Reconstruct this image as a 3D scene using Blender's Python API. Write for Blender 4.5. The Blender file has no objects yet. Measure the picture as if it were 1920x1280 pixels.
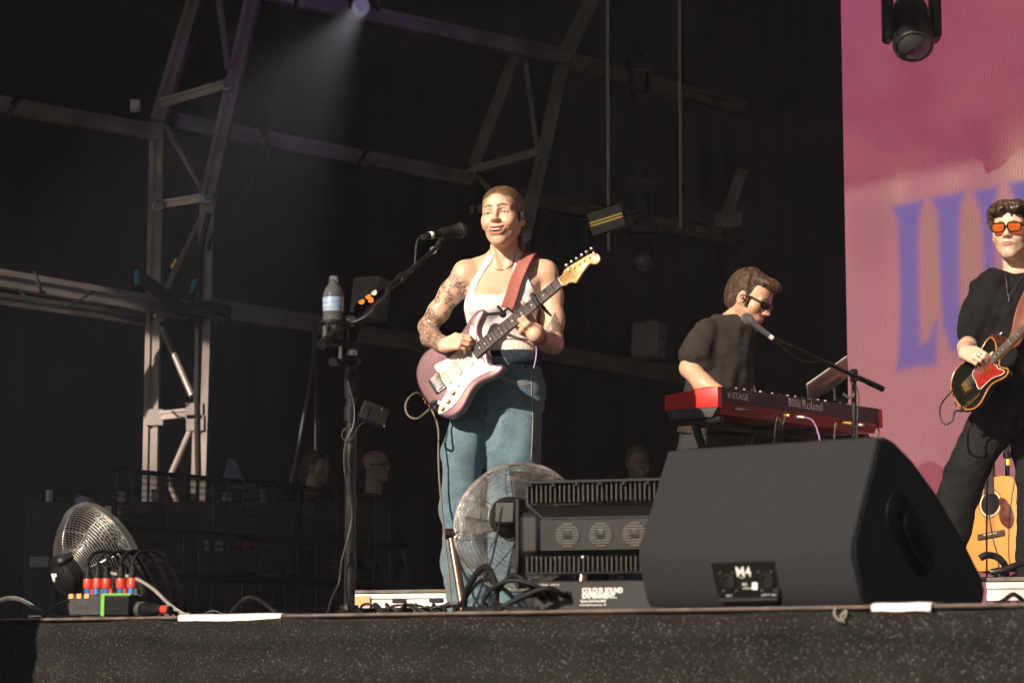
import bpy, math, random
import numpy as np
from mathutils import Vector, Matrix
random.seed(7); np.random.seed(7)
R = math.radians
SC = bpy.context.scene
COL = SC.collection
# ------------------------------------------------------------------ camera
F_PX, W_PX, H_PX, HORIZON = 4400.0, 1920.0, 1280.0, 1215.0
CAM_Z = -0.085                              # the lens is just below the stage floor (z = 0)
TILT = math.atan((HORIZON - H_PX / 2) / F_PX)
cam = bpy.data.cameras.new('camera'); camo = bpy.data.objects.new('camera', cam); COL.objects.link(camo)
camo.location = (0, 0, CAM_Z); camo.rotation_euler = (math.pi / 2 + TILT, 0, 0)
cam.sensor_width = 36; cam.lens = F_PX / W_PX * 36; cam.clip_start = 0.1; cam.clip_end = 2000
cam.dof.use_dof = True; cam.dof.focus_distance = 9.15; cam.dof.aperture_fstop = 6.3
SC.camera = camo
# ------------------------------------------------------------------ sky, sun, exposure
SUN_AZ, SUN_EL = 40.0, 27.0                 # sun behind the camera, to its left
SUN_H = Vector((math.sin(R(SUN_AZ)), math.cos(R(SUN_AZ)), 0))   # horizontal direction the light travels
world = bpy.data.worlds.new('World'); SC.world = world; world.use_nodes = True
wn = world.node_tree; bg = wn.nodes['Background']
sky = wn.nodes.new('ShaderNodeTexSky'); sky.sky_type = 'NISHITA'; sky.sun_disc = False
sky.sun_elevation = R(SUN_EL); sky.sun_rotation = R(180 + SUN_AZ)
wn.links.new(sky.outputs[0], bg.inputs[0]); bg.inputs[1].default_value = 0.05 * 0.72
sl = bpy.data.lights.new('sun', 'SUN'); sl.energy = 5.0; sl.angle = R(0.5); sl.color = (1.0, 0.84, 0.68)
so = bpy.data.objects.new('sun', sl); COL.objects.link(so)
so.rotation_euler = Vector((SUN_H.x * math.cos(R(SUN_EL)), SUN_H.y * math.cos(R(SUN_EL)), -math.sin(R(SUN_EL)))).to_track_quat('-Z', 'Y').to_euler()
SC.view_settings.view_transform = 'Standard'; SC.view_settings.look = 'None'
SC.view_settings.exposure = 0.62; SC.view_settings.gamma = 1.0; SC.view_settings.use_curve_mapping = False
SC.render.engine = 'CYCLES'
SC.cycles.use_denoising = True; SC.cycles.use_light_tree = False
SC.cycles.max_bounces = 5; SC.cycles.diffuse_bounces = 2; SC.cycles.glossy_bounces = 2; SC.cycles.transmission_bounces = 5; SC.cycles.transparent_max_bounces = 12; SC.cycles.volume_bounces = 0
SC.cycles.sample_clamp_indirect = 4.0
SC.cycles.caustics_reflective = False; SC.cycles.caustics_refractive = False

def at(px, py, Y):
    """world point on the ray of photo pixel (px, py) at the distance Y in front of the camera"""
    u = (px - W_PX / 2) / F_PX; v = (H_PX / 2 - py) / F_PX
    c, s = math.cos(TILT), math.sin(TILT)
    d = Vector((u, c - v * s, s + v * c))
    return Vector((0, 0, CAM_Z)) + d * (Y / d.y)
EDGE_C = 5.45                               # the stage front is the line x + y = EDGE_C
def edgeY(px): return EDGE_C / (1 + (px - 960) / F_PX)
ALONG = Vector((1, -1, 0)).normalized()     # along the stage front, to the right
UPST = Vector((1, 1, 0)).normalized()       # into the stage

# ------------------------------------------------------------------ tags, things
def tag(o, label=None, cat=None, group=None, kind=None):
    if label: o['label'] = label
    if cat: o['category'] = cat
    if group: o['group'] = group
    if kind: o['kind'] = kind
    return o
def thing(name, loc, label, cat, group=None, M=None):
    o = bpy.data.objects.new(name, None); COL.objects.link(o)
    o.empty_display_size = 0.1
    o.matrix_world = M if M is not None else Matrix.Translation(loc)
    return tag(o, label, cat, group)
def frame(o, x, y, z):
    return Matrix(((x.x, y.x, z.x, o.x), (x.y, y.y, z.y, o.y), (x.z, y.z, z.z, o.z), (0, 0, 0, 1)))
def basis(zdir, xhint=Vector((1, 0, 0))):
    z = Vector(zdir).normalized(); x = Vector(xhint) - z * z.dot(Vector(xhint))
    if x.length < 1e-4: x = Vector((0, 1, 0)) - z * z.y
    x.normalize(); return x, z.cross(x), z

# ------------------------------------------------------------------ materials
MATS = {}
def mat(name, col, rough=0.6, metal=0.0, var=0.0, vscale=20.0, bump=0.0, bscale=80.0, coat=0.0, spec=0.5, stretch=None, attr=None, sss=0.0, emit=None, estr=0.0, rvar=0.0, sheen=0.0, col2=None):
    if name in MATS: return MATS[name]
    m = bpy.data.materials.new(name); m.use_nodes = True; MATS[name] = m
    nt = m.node_tree; b = nt.nodes['Principled BSDF']; N = nt.nodes.new; L = nt.links.new
    b.inputs['Base Color'].default_value = (*col, 1); b.inputs['Roughness'].default_value = rough
    b.inputs['Metallic'].default_value = metal; b.inputs['Specular IOR Level'].default_value = spec
    b.inputs['Coat Weight'].default_value = coat; b.inputs['Coat Roughness'].default_value = 0.12
    if sss: b.inputs['Subsurface Weight'].default_value = sss; b.inputs['Subsurface Radius'].default_value = (0.012, 0.005, 0.003); b.inputs['Subsurface Scale'].default_value = 0.6
    if sheen: b.inputs['Sheen Weight'].default_value = sheen
    if emit: b.inputs['Emission Color'].default_value = (*emit, 1); b.inputs['Emission Strength'].default_value = estr
    src = None
    if attr:
        a = N('ShaderNodeAttribute'); a.attribute_name = attr; src = a.outputs['Color']; L(src, b.inputs['Base Color'])
    if var or bump or rvar or col2:
        tc = N('ShaderNodeTexCoord'); mp = N('ShaderNodeMapping'); L(tc.outputs['Object'], mp.inputs[0])
        if stretch: mp.inputs['Scale'].default_value = stretch
    if var or col2:
        n = N('ShaderNodeTexNoise'); n.inputs['Scale'].default_value = vscale; n.inputs['Detail'].default_value = 5; L(mp.outputs[0], n.inputs[0])
        mr = N('ShaderNodeMapRange'); mr.inputs[1].default_value = 0.3; mr.inputs[2].default_value = 0.7
        L(n.outputs['Fac'], mr.inputs[0])
        mx = N('ShaderNodeMix'); mx.data_type = 'RGBA'
        if col2:
            L(mr.outputs[0], mx.inputs[0]); mx.inputs[6].default_value = (*col, 1); mx.inputs[7].default_value = (*col2, 1)
        else:
            mr.inputs[3].default_value = 1 - var; mr.inputs[4].default_value = 1 + var
            mx.blend_type = 'MULTIPLY'; mx.inputs[0].default_value = 1
            mx.inputs[6].default_value = (*col, 1)
            if src: L(src, mx.inputs[6])
            L(mr.outputs[0], mx.inputs[7])
        L(mx.outputs[2], b.inputs['Base Color'])
    if rvar:
        n3 = N('ShaderNodeTexNoise'); n3.inputs['Scale'].default_value = vscale * 0.7; n3.inputs['Detail'].default_value = 6; L(mp.outputs[0], n3.inputs[0])
        mr3 = N('ShaderNodeMapRange'); mr3.inputs[1].default_value = 0.3; mr3.inputs[2].default_value = 0.7
        mr3.inputs[3].default_value = max(0.03, rough - rvar); mr3.inputs[4].default_value = min(1, rough + rvar); L(n3.outputs['Fac'], mr3.inputs[0]); L(mr3.outputs[0], b.inputs['Roughness'])
    if bump:
        n2 = N('ShaderNodeTexNoise'); n2.inputs['Scale'].default_value = bscale; n2.inputs['Detail'].default_value = 3; L(mp.outputs[0], n2.inputs[0])
        bp = N('ShaderNodeBump'); bp.inputs['Strength'].default_value = bump; bp.inputs['Distance'].default_value = 0.01
        L(n2.outputs['Fac'], bp.inputs['Height']); L(bp.outputs[0], b.inputs['Normal'])
    return m
mat('black_metal', (0.011, 0.011, 0.012), 0.48, 0.0, spec=0.25, var=0.3, vscale=9, rvar=0.12, bump=0.02, bscale=300)
mat('black_plastic', (0.010, 0.010, 0.011), 0.52, 0.0, spec=0.2, var=0.25, vscale=12, rvar=0.12)
mat('black_rubber', (0.009, 0.009, 0.0095), 0.6, 0.0, spec=0.2, var=0.25, vscale=30, rvar=0.1)
mat('grey_rubber', (0.075, 0.07, 0.065), 0.6, var=0.3, vscale=30, rvar=0.1)
mat('chrome', (0.72, 0.71, 0.70), 0.18, 1.0, var=0.12, vscale=25, rvar=0.08)
mat('wire_steel', (0.20, 0.19, 0.18), 0.24, 1.0, var=0.2, vscale=25, rvar=0.1)
mat('steel', (0.36, 0.36, 0.36), 0.35, 1.0, var=0.25, vscale=14, rvar=0.12)
mat('aluminium', (0.50, 0.485, 0.47), 0.5, 0.75, var=0.28, vscale=5, rvar=0.15, bump=0.04, bscale=40)
mat('truss_paint', (0.30, 0.255, 0.245), 0.5, 0.35, var=0.35, vscale=3, rvar=0.15, bump=0.05, bscale=30)
mat('wire_steel_lit', (0.50, 0.48, 0.46), 0.34, 0.9, var=0.15, vscale=25, rvar=0.1)  # lighter copy of wire_steel, the left fan's brighter light in its colour
mat('gold', (0.75, 0.50, 0.16), 0.25, 1.0, var=0.1)
mat('white_paint', (0.78, 0.77, 0.74), 0.6, var=0.06, vscale=30)
mat('white_tape', (0.82, 0.80, 0.76), 0.7, var=0.06, vscale=14, bump=0.1, bscale=50)
mat('orange_tape', (0.75, 0.24, 0.06), 0.6, var=0.1)
mat('red_plastic', (0.62, 0.055, 0.03), 0.4, var=0.1, vscale=40)
mat('blue_plastic', (0.03, 0.11, 0.34), 0.4, var=0.1, vscale=40)
mat('green_tape', (0.12, 0.42, 0.03), 0.5, var=0.12, vscale=40)
mat('yellow_tape', (0.72, 0.55, 0.05), 0.5, var=0.1)
mat('cyan_tape', (0.02, 0.30, 0.38), 0.5, var=0.1)
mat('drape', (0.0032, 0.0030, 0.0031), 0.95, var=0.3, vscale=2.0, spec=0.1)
mat('stage_floor', (0.03, 0.028, 0.026), 0.55, var=0.35, vscale=4, rvar=0.15, bump=0.1, bscale=60)
mat('print_white', (0.75, 0.75, 0.75), 0.6)

# ------------------------------------------------------------------ mesh builder
def V3(p): return Vector(p)
class MB:
    def __init__(s): s.v = []; s.f = []
    def add(s, vs, fs):
        o = len(s.v); s.v += [tuple(p) for p in vs]; s.f += [tuple(i + o for i in f) for f in fs]; return s
    def box(s, c, size, X=None, bev=0.0):
        c = V3(c); hx, hy, hz = size[0] / 2, size[1] / 2, size[2] / 2
        ax = X if X else (Vector((1, 0, 0)), Vector((0, 1, 0)), Vector((0, 0, 1)))
        if bev <= 0:
            vs = [c + ax[0] * (hx * i) + ax[1] * (hy * j) + ax[2] * (hz * k) for k in (-1, 1) for j in (-1, 1) for i in (-1, 1)]
            return s.add(vs, [(0, 2, 3, 1), (4, 5, 7, 6), (0, 1, 5, 4), (2, 6, 7, 3), (0, 4, 6, 2), (1, 3, 7, 5)])
        b = min(bev, hx * .99, hy * .99, hz * .99); o = []
        idx = {}
        vs = []; fs = []
        for i in (-1, 1):
            for j in (-1, 1):
                for k in (-1, 1):
                    for a in range(3):
                        q = [i * hx, j * hy, k * hz]
                        for t in range(3):
                            if t != a: q[t] -= (i, j, k)[t] * b
                        idx[(i, j, k, a)] = len(vs); vs.append(c + ax[0] * q[0] + ax[1] * q[1] + ax[2] * q[2])
        def quad(*ks): fs.append(tuple(idx[k] for k in ks))
        for sg in (-1, 1):
            l = [(sg, -1, -1, 0), (sg, 1, -1, 0), (sg, 1, 1, 0), (sg, -1, 1, 0)]; quad(*(l if sg > 0 else l[::-1]))
            l = [(-1, sg, -1, 1), (-1, sg, 1, 1), (1, sg, 1, 1), (1, sg, -1, 1)]; quad(*(l if sg > 0 else l[::-1]))
            l = [(-1, -1, sg, 2), (1, -1, sg, 2), (1, 1, sg, 2), (-1, 1, sg, 2)]; quad(*(l if sg > 0 else l[::-1]))
        for i in (-1, 1):
            for j in (-1, 1):
                l = [(i, j, -1, 0), (i, j, -1, 1), (i, j, 1, 1), (i, j, 1, 0)]; quad(*(l if i * j > 0 else l[::-1]))
                l = [(i, -1, j, 0), (i, 1, j, 0), (i, 1, j, 2), (i, -1, j, 2)]; quad(*(l if i * j > 0 else l[::-1]))
                l = [(-1, i, j, 1), (-1, i, j, 2), (1, i, j, 2), (1, i, j, 1)]; quad(*(l if i * j > 0 else l[::-1]))
                for k in (-1, 1):
                    l = [(i, j, k, 0), (i, j, k, 1), (i, j, k, 2)]; quad(*(l if i * j * k > 0 else l[::-1]))
        return s.add(vs, fs)
    def tube(s, pts, r, n=8, caps=True, flat=1.0, side=None):
        pts = [V3(p) for p in pts]; rr = r if isinstance(r, (list, tuple)) else [r] * len(pts)
        t0 = (pts[1] - pts[0]).normalized()
        x, y, _ = basis(t0, side if side else (Vector((0, 0, 1)) if abs(t0.z) < .9 else Vector((1, 0, 0))))
        vs = []; fs = []
        for i, p in enumerate(pts):
            t = (pts[min(i + 1, len(pts) - 1)] - pts[max(i - 1, 0)]).normalized()
            x = x - t * x.dot(t)
            if x.length < 1e-6: x = basis(t)[0]
            x.normalize(); y = t.cross(x)
            for k in range(n):
                a = 2 * math.pi * k / n
                vs.append(p + x * (math.cos(a) * rr[i]) + y * (math.sin(a) * rr[i] * flat))
        for i in range(len(pts) - 1):
            for k in range(n):
                a, b = i * n + k, i * n + (k + 1) % n; fs.append((a, b, b + n, a + n))
        if caps:
            fs.append(tuple(range(n))[::-1]); m = (len(pts) - 1) * n; fs.append(tuple(range(m, m + n)))
        return s.add(vs, fs)
    def cyl(s, p0, p1, r0, r1=None, n=16, caps=True): return s.tube([p0, p1], [r0, r0 if r1 is None else r1], n, caps)
    def lathe(s, o, axis, prof, n=24, xh=(1, 0, 0), cap=False):
        x, y, z = basis(axis, xh); o = V3(o); vs = []; fs = []; m = len(prof)
        for k in range(n):
            a = 2 * math.pi * k / n; d = x * math.cos(a) + y * math.sin(a)
            for (r, h) in prof: vs.append(o + d * r + z * h)
        for k in range(n):
            for j in range(m - 1):
                a = k * m + j; b = ((k + 1) % n) * m + j; fs.append((a, b, b + 1, a + 1))
        if cap:
            fs.append(tuple(k * m for k in range(n))[::-1]); fs.append(tuple(k * m + m - 1 for k in range(n)))
        return s.add(vs, fs)
    def prism(s, poly, h0, h1, M=None, bev=0.0, steps=2):
        """2-D outline (counter-clockwise) swept from h0 to h1 along local z, with rounded rims"""
        n = len(poly); P = [Vector((p[0], p[1])) for p in poly]
        ar = sum(P[i].x * P[(i + 1) % n].y - P[(i + 1) % n].x * P[i].y for i in range(n))
        if ar < 0: P = P[::-1]
        nor = []
        for i in range(n):
            t = (P[(i + 1) % n] - P[i - 1]); t = Vector((t.y, -t.x)); t = t.normalized() if t.length > 0 else t; nor.append(t)
        rings = []
        if bev > 0:
            for k in range(steps + 1):
                a = k / steps * math.pi / 2; rings.append((bev * (1 - math.sin(a)), h0 + bev * (1 - math.cos(a))))
            for k in range(steps + 1):
                a = k / steps * math.pi / 2; rings.append((bev * (1 - math.cos(a)), h1 - bev * (1 - math.sin(a))))
        else: rings = [(0, h0), (0, h1)]
        vs = []; fs = []
        for ins, h in rings:
            for i in range(n): q = P[i] - nor[i] * ins; vs.append(Vector((q.x, q.y, h)))
        for r in range(len(rings) - 1):
            for i in range(n):
                a = r * n + i; b = r * n + (i + 1) % n; fs.append((a, b, b + n, a + n))
        fs.append(tuple(range(n))[::-1]); m = (len(rings) - 1) * n; fs.append(tuple(range(m, m + n)))
        if M is not None: vs = [M @ v for v in vs]
        return s.add(vs, fs)
    def ball(s, c, r, n=12, m=8, X=None):
        c = V3(c); r = r if isinstance(r, (list, tuple)) else (r, r, r)
        ax = X if X else (Vector((1, 0, 0)), Vector((0, 1, 0)), Vector((0, 0, 1)))
        vs = [c - ax[2] * r[2]]
        for j in range(1, m):
            b = -math.pi / 2 + math.pi * j / m
            for k in range(n):
                a = 2 * math.pi * k / n
                vs.append(c + ax[0] * (r[0] * math.cos(b) * math.cos(a)) + ax[1] * (r[1] * math.cos(b) * math.sin(a)) + ax[2] * (r[2] * math.sin(b)))
        vs.append(c + ax[2] * r[2]); fs = []
        for k in range(n): fs.append((0, 1 + (k + 1) % n, 1 + k))
        for j in range(m - 2):
            for k in range(n):
                a = 1 + j * n + k; b = 1 + j * n + (k + 1) % n; fs.append((a, b, b + n, a + n))
        e = len(vs) - 1; q = 1 + (m - 2) * n
        for k in range(n): fs.append((e, q + k, q + (k + 1) % n))
        return s.add(vs, fs)
    def build(s, name, m, parent=None, smooth=40, local=False):
        me = bpy.data.meshes.new(name); me.from_pydata(s.v, [], s.f); me.update()
        return put(name, me, m, parent, smooth, local)
def put(name, me, m, parent=None, smooth=40, local=False, recenter=True):
    if m is not None: me.materials.append(MATS[m] if isinstance(m, str) else m)
    if smooth:
        me.polygons.foreach_set('use_smooth', [True] * len(me.polygons))
        if smooth < 180: me.set_sharp_from_angle(angle=R(smooth))
    o = bpy.data.objects.new(name, me); COL.objects.link(o)
    if parent is not None:
        o.parent = parent
        if not local:
            bpy_world = parent_world(parent); o.matrix_parent_inverse = bpy_world.inverted()
    elif recenter and len(me.vertices):
        n = len(me.vertices); co = np.empty(n * 3, np.float32); me.vertices.foreach_get('co', co); co = co.reshape(-1, 3)
        lo, hi = co.min(0), co.max(0); c = np.array([(lo[0] + hi[0]) / 2, (lo[1] + hi[1]) / 2, lo[2]], np.float32)
        me.vertices.foreach_set('co', (co - c).ravel()); o.location = [float(q) for q in c]; me.update()
    return o
def parent_world(o):
    M = Matrix.Identity(4); ch = []
    while o is not None: ch.append(o); o = o.parent
    for q in reversed(ch):
        M = M @ q.matrix_parent_inverse @ q.matrix_basis
    return M
def catmull(pts, n=6, closed=False):
    P = [Vector(p) for p in pts]; out = []; N = len(P)
    rng = range(N if closed else N - 1)
    for i in rng:
        if closed: a, b, c, d = P[i - 1], P[i], P[(i + 1) % N], P[(i + 2) % N]
        else: a, b, c, d = P[max(i - 1, 0)], P[i], P[i + 1], P[min(i + 2, N - 1)]
        for k in range(n):
            t = k / n
            out.append(0.5 * ((2 * b) + (c - a) * t + (2 * a - 5 * b + 4 * c - d) * t * t + (3 * b - a - 3 * c + d) * t ** 3))
    if not closed: out.append(P[-1])
    return out
def text_part(name, body, size, M, m, parent, depth=0.0006, align='LEFT', sx=1.0, bold=0.0):
    cu = bpy.data.curves.new(name, 'FONT'); cu.body = body; cu.size = size; cu.align_x = align; cu.extrude = depth; cu.resolution_u = 3; cu.offset = bold
    to = bpy.data.objects.new(name + '_t', cu); COL.objects.link(to)
    me = bpy.data.meshes.new_from_object(to.evaluated_get(bpy.context.evaluated_depsgraph_get()))
    bpy.data.objects.remove(to); bpy.data.curves.remove(cu)
    me.transform(M @ Matrix.Diagonal((sx, 1, 1, 1))); me.name = name
    return put(name, me, m, parent, smooth=0)
def cable(name, pts, r, m, label, cat='cable', n=6, group=None, sub=6):
    P = catmull(pts, sub) if sub else pts
    return tag(MB().tube(P, r, n).build(name, m, smooth=180), label, cat, group)
# ------------------------------------------------------------------ signed-distance modelling for figures
class SDF:
    def __init__(s): s.ops = []
    def _push(s, mode, fn, lo, hi, k): s.ops.append((mode, fn, np.array(lo, np.float32), np.array(hi, np.float32), k))
    def cone(s, a, b, ra, rb=None, k=0.02, mode='add', sq=None):
        """round cone from a to b; sq = (axis, factor) flattens it along a world direction"""
        a = np.array(a, np.float32); b = np.array(b, np.float32); rb = ra if rb is None else rb
        ab = b - a; l2 = float(ab @ ab) + 1e-9
        def fn(x, y, z):
            px, py, pz = x - a[0], y - a[1], z - a[2]
            t = np.clip((px * ab[0] + py * ab[1] + pz * ab[2]) / l2, 0, 1)
            qx, qy, qz = px - t * ab[0], py - t * ab[1], pz - t * ab[2]
            if sq is not None:
                n, f = sq; dn = qx * n[0] + qy * n[1] + qz * n[2]; e = (1 / f - 1)
                qx = qx + n[0] * dn * e; qy = qy + n[1] * dn * e; qz = qz + n[2] * dn * e
            return np.sqrt(qx * qx + qy * qy + qz * qz) - (ra + (rb - ra) * t)
        r = max(ra, rb); s._push(mode, fn, np.minimum(a, b) - r, np.maximum(a, b) + r, k); return s
    def chain(s, pts, rad, k=0.01, mode='add', sq=None):
        for i in range(len(pts) - 1): s.cone(pts[i], pts[i + 1], rad[i], rad[i + 1], k, mode, sq)
        return s
    def ell(s, c, r, M=None, k=0.02, mode='add'):
        """ellipsoid; M = 3x3 columns of its axes"""
        c = np.array(c, np.float32); r = np.array(r, np.float32); A = np.eye(3, dtype=np.float32) if M is None else np.array(M, np.float32)
        def fn(x, y, z):
            px, py, pz = x - c[0], y - c[1], z - c[2]
            q = [(px * A[0, i] + py * A[1, i] + pz * A[2, i]) for i in range(3)]
            k0 = np.sqrt((q[0] / r[0]) ** 2 + (q[1] / r[1]) ** 2 + (q[2] / r[2]) ** 2)
            k1 = np.sqrt((q[0] / r[0] ** 2) ** 2 + (q[1] / r[1] ** 2) ** 2 + (q[2] / r[2] ** 2) ** 2) + 1e-6
            return k0 * (k0 - 1) / k1
        e = np.abs(A) @ r; s._push(mode, fn, c - e, c + e, k); return s
    def loft(s, rows, k=0.03, mode='add', pw=2.3):
        """vertical loft: rows of (z, cx, cy, rx, ry)"""
        rows = sorted(rows); Z = np.array([q[0] for q in rows], np.float32); C = np.array([q[1:] for q in rows], np.float32)
        zz = np.linspace(Z[0], Z[-1], 200)
        cs = [np.interp(zz, Z, C[:, i]) for i in range(4)]
        ker = np.hanning(25); ker /= ker.sum()
        cs = [np.convolve(np.pad(c, 12, mode='edge'), ker, 'valid') for c in cs]
        def fn(x, y, z):
            zc = np.clip(z, Z[0], Z[-1]); cx, cy, rx, ry = [np.interp(zc, zz, c).astype(np.float32) for c in cs]
            q = (np.abs((x - cx) / rx) ** pw + np.abs((y - cy) / ry) ** pw) ** (1 / pw)
            d = (q - 1) * np.minimum(rx, ry); e = np.abs(z - zc)
            return np.where(e > 0, np.sqrt(np.maximum(d, 0) ** 2 + e * e) + np.minimum(d, 0) * 0, d)
        lo = [(C[:, 0] - C[:, 2]).min(), (C[:, 1] - C[:, 3]).min(), Z[0]]; hi = [(C[:, 0] + C[:, 2]).max(), (C[:, 1] + C[:, 3]).max(), Z[-1]]
        s._push(mode, fn, lo, hi, k); return s
    def poly_xz(s, poly, mode='inter', k=0.004):
        """2-D outline in world x, z swept through all y"""
        P = np.array(poly, np.float32)
        def fn(x, y, z):
            xx, zz = np.broadcast_arrays(x[:, 0, :], z[:, 0, :]) if x.ndim == 3 else (x, z)
            d = np.full(xx.shape, 1e9, np.float32); ins = np.zeros(xx.shape, bool); n = len(P)
            for i in range(n):
                a, b = P[i], P[(i + 1) % n]; e = b - a
                wx, wz = xx - a[0], zz - a[1]; t = np.clip((wx * e[0] + wz * e[1]) / (e @ e + 1e-12), 0, 1)
                d = np.minimum(d, (wx - e[0] * t) ** 2 + (wz - e[1] * t) ** 2)
                c = ((a[1] > zz) != (b[1] > zz)) & (xx < e[0] * (zz - a[1]) / (e[1] + 1e-12) + a[0]); ins ^= c
            d = np.sqrt(d); d = np.where(ins, -d, d); return d[:, None, :]
        lo = [P[:, 0].min(), -1e3, P[:, 1].min()]; hi = [P[:, 0].max(), 1e3, P[:, 1].max()]
        s._push(mode, fn, lo, hi, k); return s
    def half(s, p, n, mode='inter', k=0.004):
        """keep the side opposite to n"""
        p = np.array(p, np.float32); n = np.array(n, np.float32); n /= np.linalg.norm(n)
        s._push(mode, lambda x, y, z: (x - p[0]) * n[0] + (y - p[1]) * n[1] + (z - p[2]) * n[2], [-1e3] * 3, [1e3] * 3, k); return s
    def offset(s, d): s._push('off', None, [-1e3] * 3, [1e3] * 3, d); return s
    def warp(s, fn): s._push('warp', fn, [-1e3] * 3, [1e3] * 3, 0); return s
    def grid(s, lo, hi, h):
        lo = np.array(lo, np.float32); n = np.ceil((np.array(hi) - lo) / h).astype(int) + 1
        ax = [(lo[i] + h * np.arange(n[i])).astype(np.float32) for i in range(3)]
        D = np.full(n, 0.5, np.float32)
        for mode, fn, bl, bh, k in s.ops:
            if mode == 'off': D -= k; continue
            m = k + 0.015 if mode in ('add', 'sub') else 0.02
            sl = []
            for i in range(3):
                a = int(np.searchsorted(ax[i], bl[i] - m)); b = int(np.searchsorted(ax[i], bh[i] + m)); sl.append(slice(a, b))
            if mode in ('inter', 'warp'): sl = [slice(None)] * 3
            if any(q.stop is not None and q.stop <= q.start for q in sl): continue
            x = ax[0][sl[0]][:, None, None]; y = ax[1][sl[1]][None, :, None]; z = ax[2][sl[2]][None, None, :]
            sl = tuple(sl); A = D[sl]
            if mode == 'warp': D += np.where(np.abs(D) < 0.06, fn(x, y, z), 0); continue
            d = fn(x, y, z)
            if mode == 'add':
                hh = np.maximum(k - np.abs(A - d), 0) / max(k, 1e-6); D[sl] = np.minimum(A, d) - hh * hh * k * 0.25
            elif mode == 'sub':
                hh = np.maximum(k - np.abs(A + d), 0) / max(k, 1e-6); D[sl] = np.maximum(A, -d) + hh * hh * k * 0.25
            else:
                hh = np.maximum(k - np.abs(A - d), 0) / max(k, 1e-6); D[sl] = np.maximum(A, d) + hh * hh * k * 0.25
        return D, lo
    def mesh(s, lo, hi, h):
        D, o = s.grid(lo, hi, h); return nets(D, o, h)
    def bounds(s, pad=0.02):
        lo = np.min([q[2] for q in s.ops if q[0] == 'add'], 0) - pad; hi = np.max([q[3] for q in s.ops if q[0] == 'add'], 0) + pad; return lo, hi
def nets(D, o, h):
    I = D < 0; n = np.array(D.shape) - 1
    cor = [(i, j, k) for i in (0, 1) for j in (0, 1) for k in (0, 1)]
    cs = [I[i:i + n[0], j:j + n[1], k:k + n[2]] for i, j, k in cor]
    cnt = sum(c.astype(np.int8) for c in cs); act = np.argwhere((cnt > 0) & (cnt < 8))
    ids = np.full(n, -1, np.int32); ids[tuple(act.T)] = np.arange(len(act))
    val = [D[act[:, 0] + i, act[:, 1] + j, act[:, 2] + k] for i, j, k in cor]
    P = np.zeros((len(act), 3)); c = np.zeros(len(act))
    for a in range(8):
        for b in range(a + 1, 8):
            df = np.array(cor[b]) - np.array(cor[a])
            if np.abs(df).sum() != 1: continue
            va, vb = val[a], val[b]; x = (va < 0) != (vb < 0); t = np.where(x, va / np.where(x, va - vb, 1), 0)
            P += x[:, None] * (np.array(cor[a]) + t[:, None] * df); c += x
    P = (act + P / c[:, None]) * h + o
    F = []
    for ax in range(3):
        u, w = (ax + 1) % 3, (ax + 2) % 3
        a = [slice(None)] * 3; b = [slice(None)] * 3; a[ax] = slice(0, -1); b[ax] = slice(1, None)
        x = I[tuple(a)] != I[tuple(b)]; e = np.argwhere(x)
        e = e[(e[:, u] > 0) & (e[:, w] > 0) & (e[:, u] < n[u]) & (e[:, w] < n[w])]
        if not len(e): continue
        fl = I[tuple(a)][tuple(e.T)]
        def g(du, dw):
            q = e.copy(); q[:, u] -= du; q[:, w] -= dw; return ids[tuple(q.T)]
        q = np.stack([g(1, 1), g(0, 1), g(0, 0), g(1, 0)], 1); q[~fl] = q[~fl][:, ::-1]; F.append(q)
    return P, np.concatenate(F) if F else np.zeros((0, 4), int)
def join_np(parts):
    V, Fc, o = [], [], 0
    for v, f in parts: V.append(v); Fc.append(f + o); o += len(v)
    return np.concatenate(V), np.concatenate(Fc)
def relax(v, f, it=1, lam=0.5):
    e = np.concatenate([f[:, [0, 1]], f[:, [1, 2]], f[:, [2, 3]], f[:, [3, 0]]]); e = np.concatenate([e, e[:, ::-1]])
    for _ in range(it):
        acc = np.zeros_like(v)
        for i in range(3): acc[:, i] = np.bincount(e[:, 0], v[e[:, 1], i], len(v))
        c = np.bincount(e[:, 0], minlength=len(v)).clip(1); v = v + lam * (acc / c[:, None] - v)
    return v
def np_mesh(name, v, f, m, parent=None, col=None, masks=None, local=False):
    me = bpy.data.meshes.new(name); me.vertices.add(len(v)); me.vertices.foreach_set('co', np.asarray(v, np.float32).ravel())
    k = f.shape[1]; me.loops.add(f.size); me.loops.foreach_set('vertex_index', f.astype(np.int32).ravel())
    me.polygons.add(len(f)); me.polygons.foreach_set('loop_start', np.arange(len(f), dtype=np.int32) * k)
    me.update(calc_edges=True); me.validate()
    if col is not None:
        a = me.attributes.new('col', 'FLOAT_COLOR', 'POINT'); c = np.ones((len(v), 4), np.float32); c[:, :3] = col; a.data.foreach_set('color', c.ravel())
    for nm, q in (masks or {}).items():
        a = me.attributes.new(nm, 'FLOAT', 'POINT'); a.data.foreach_set('value', np.asarray(q, np.float32))
    return put(name, me, m, parent, smooth=180, local=local, recenter=False)
def seg_dist(v, a, b):
    a = np.array(a); b = np.array(b); ab = b - a; t = np.clip(((v - a) @ ab) / (ab @ ab + 1e-12), 0, 1)
    return np.linalg.norm(v - a - t[:, None] * ab, axis=1), t
def poly_dist(v, pts): return np.min([seg_dist(v, pts[i], pts[i + 1])[0] for i in range(len(pts) - 1)], 0)

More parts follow.
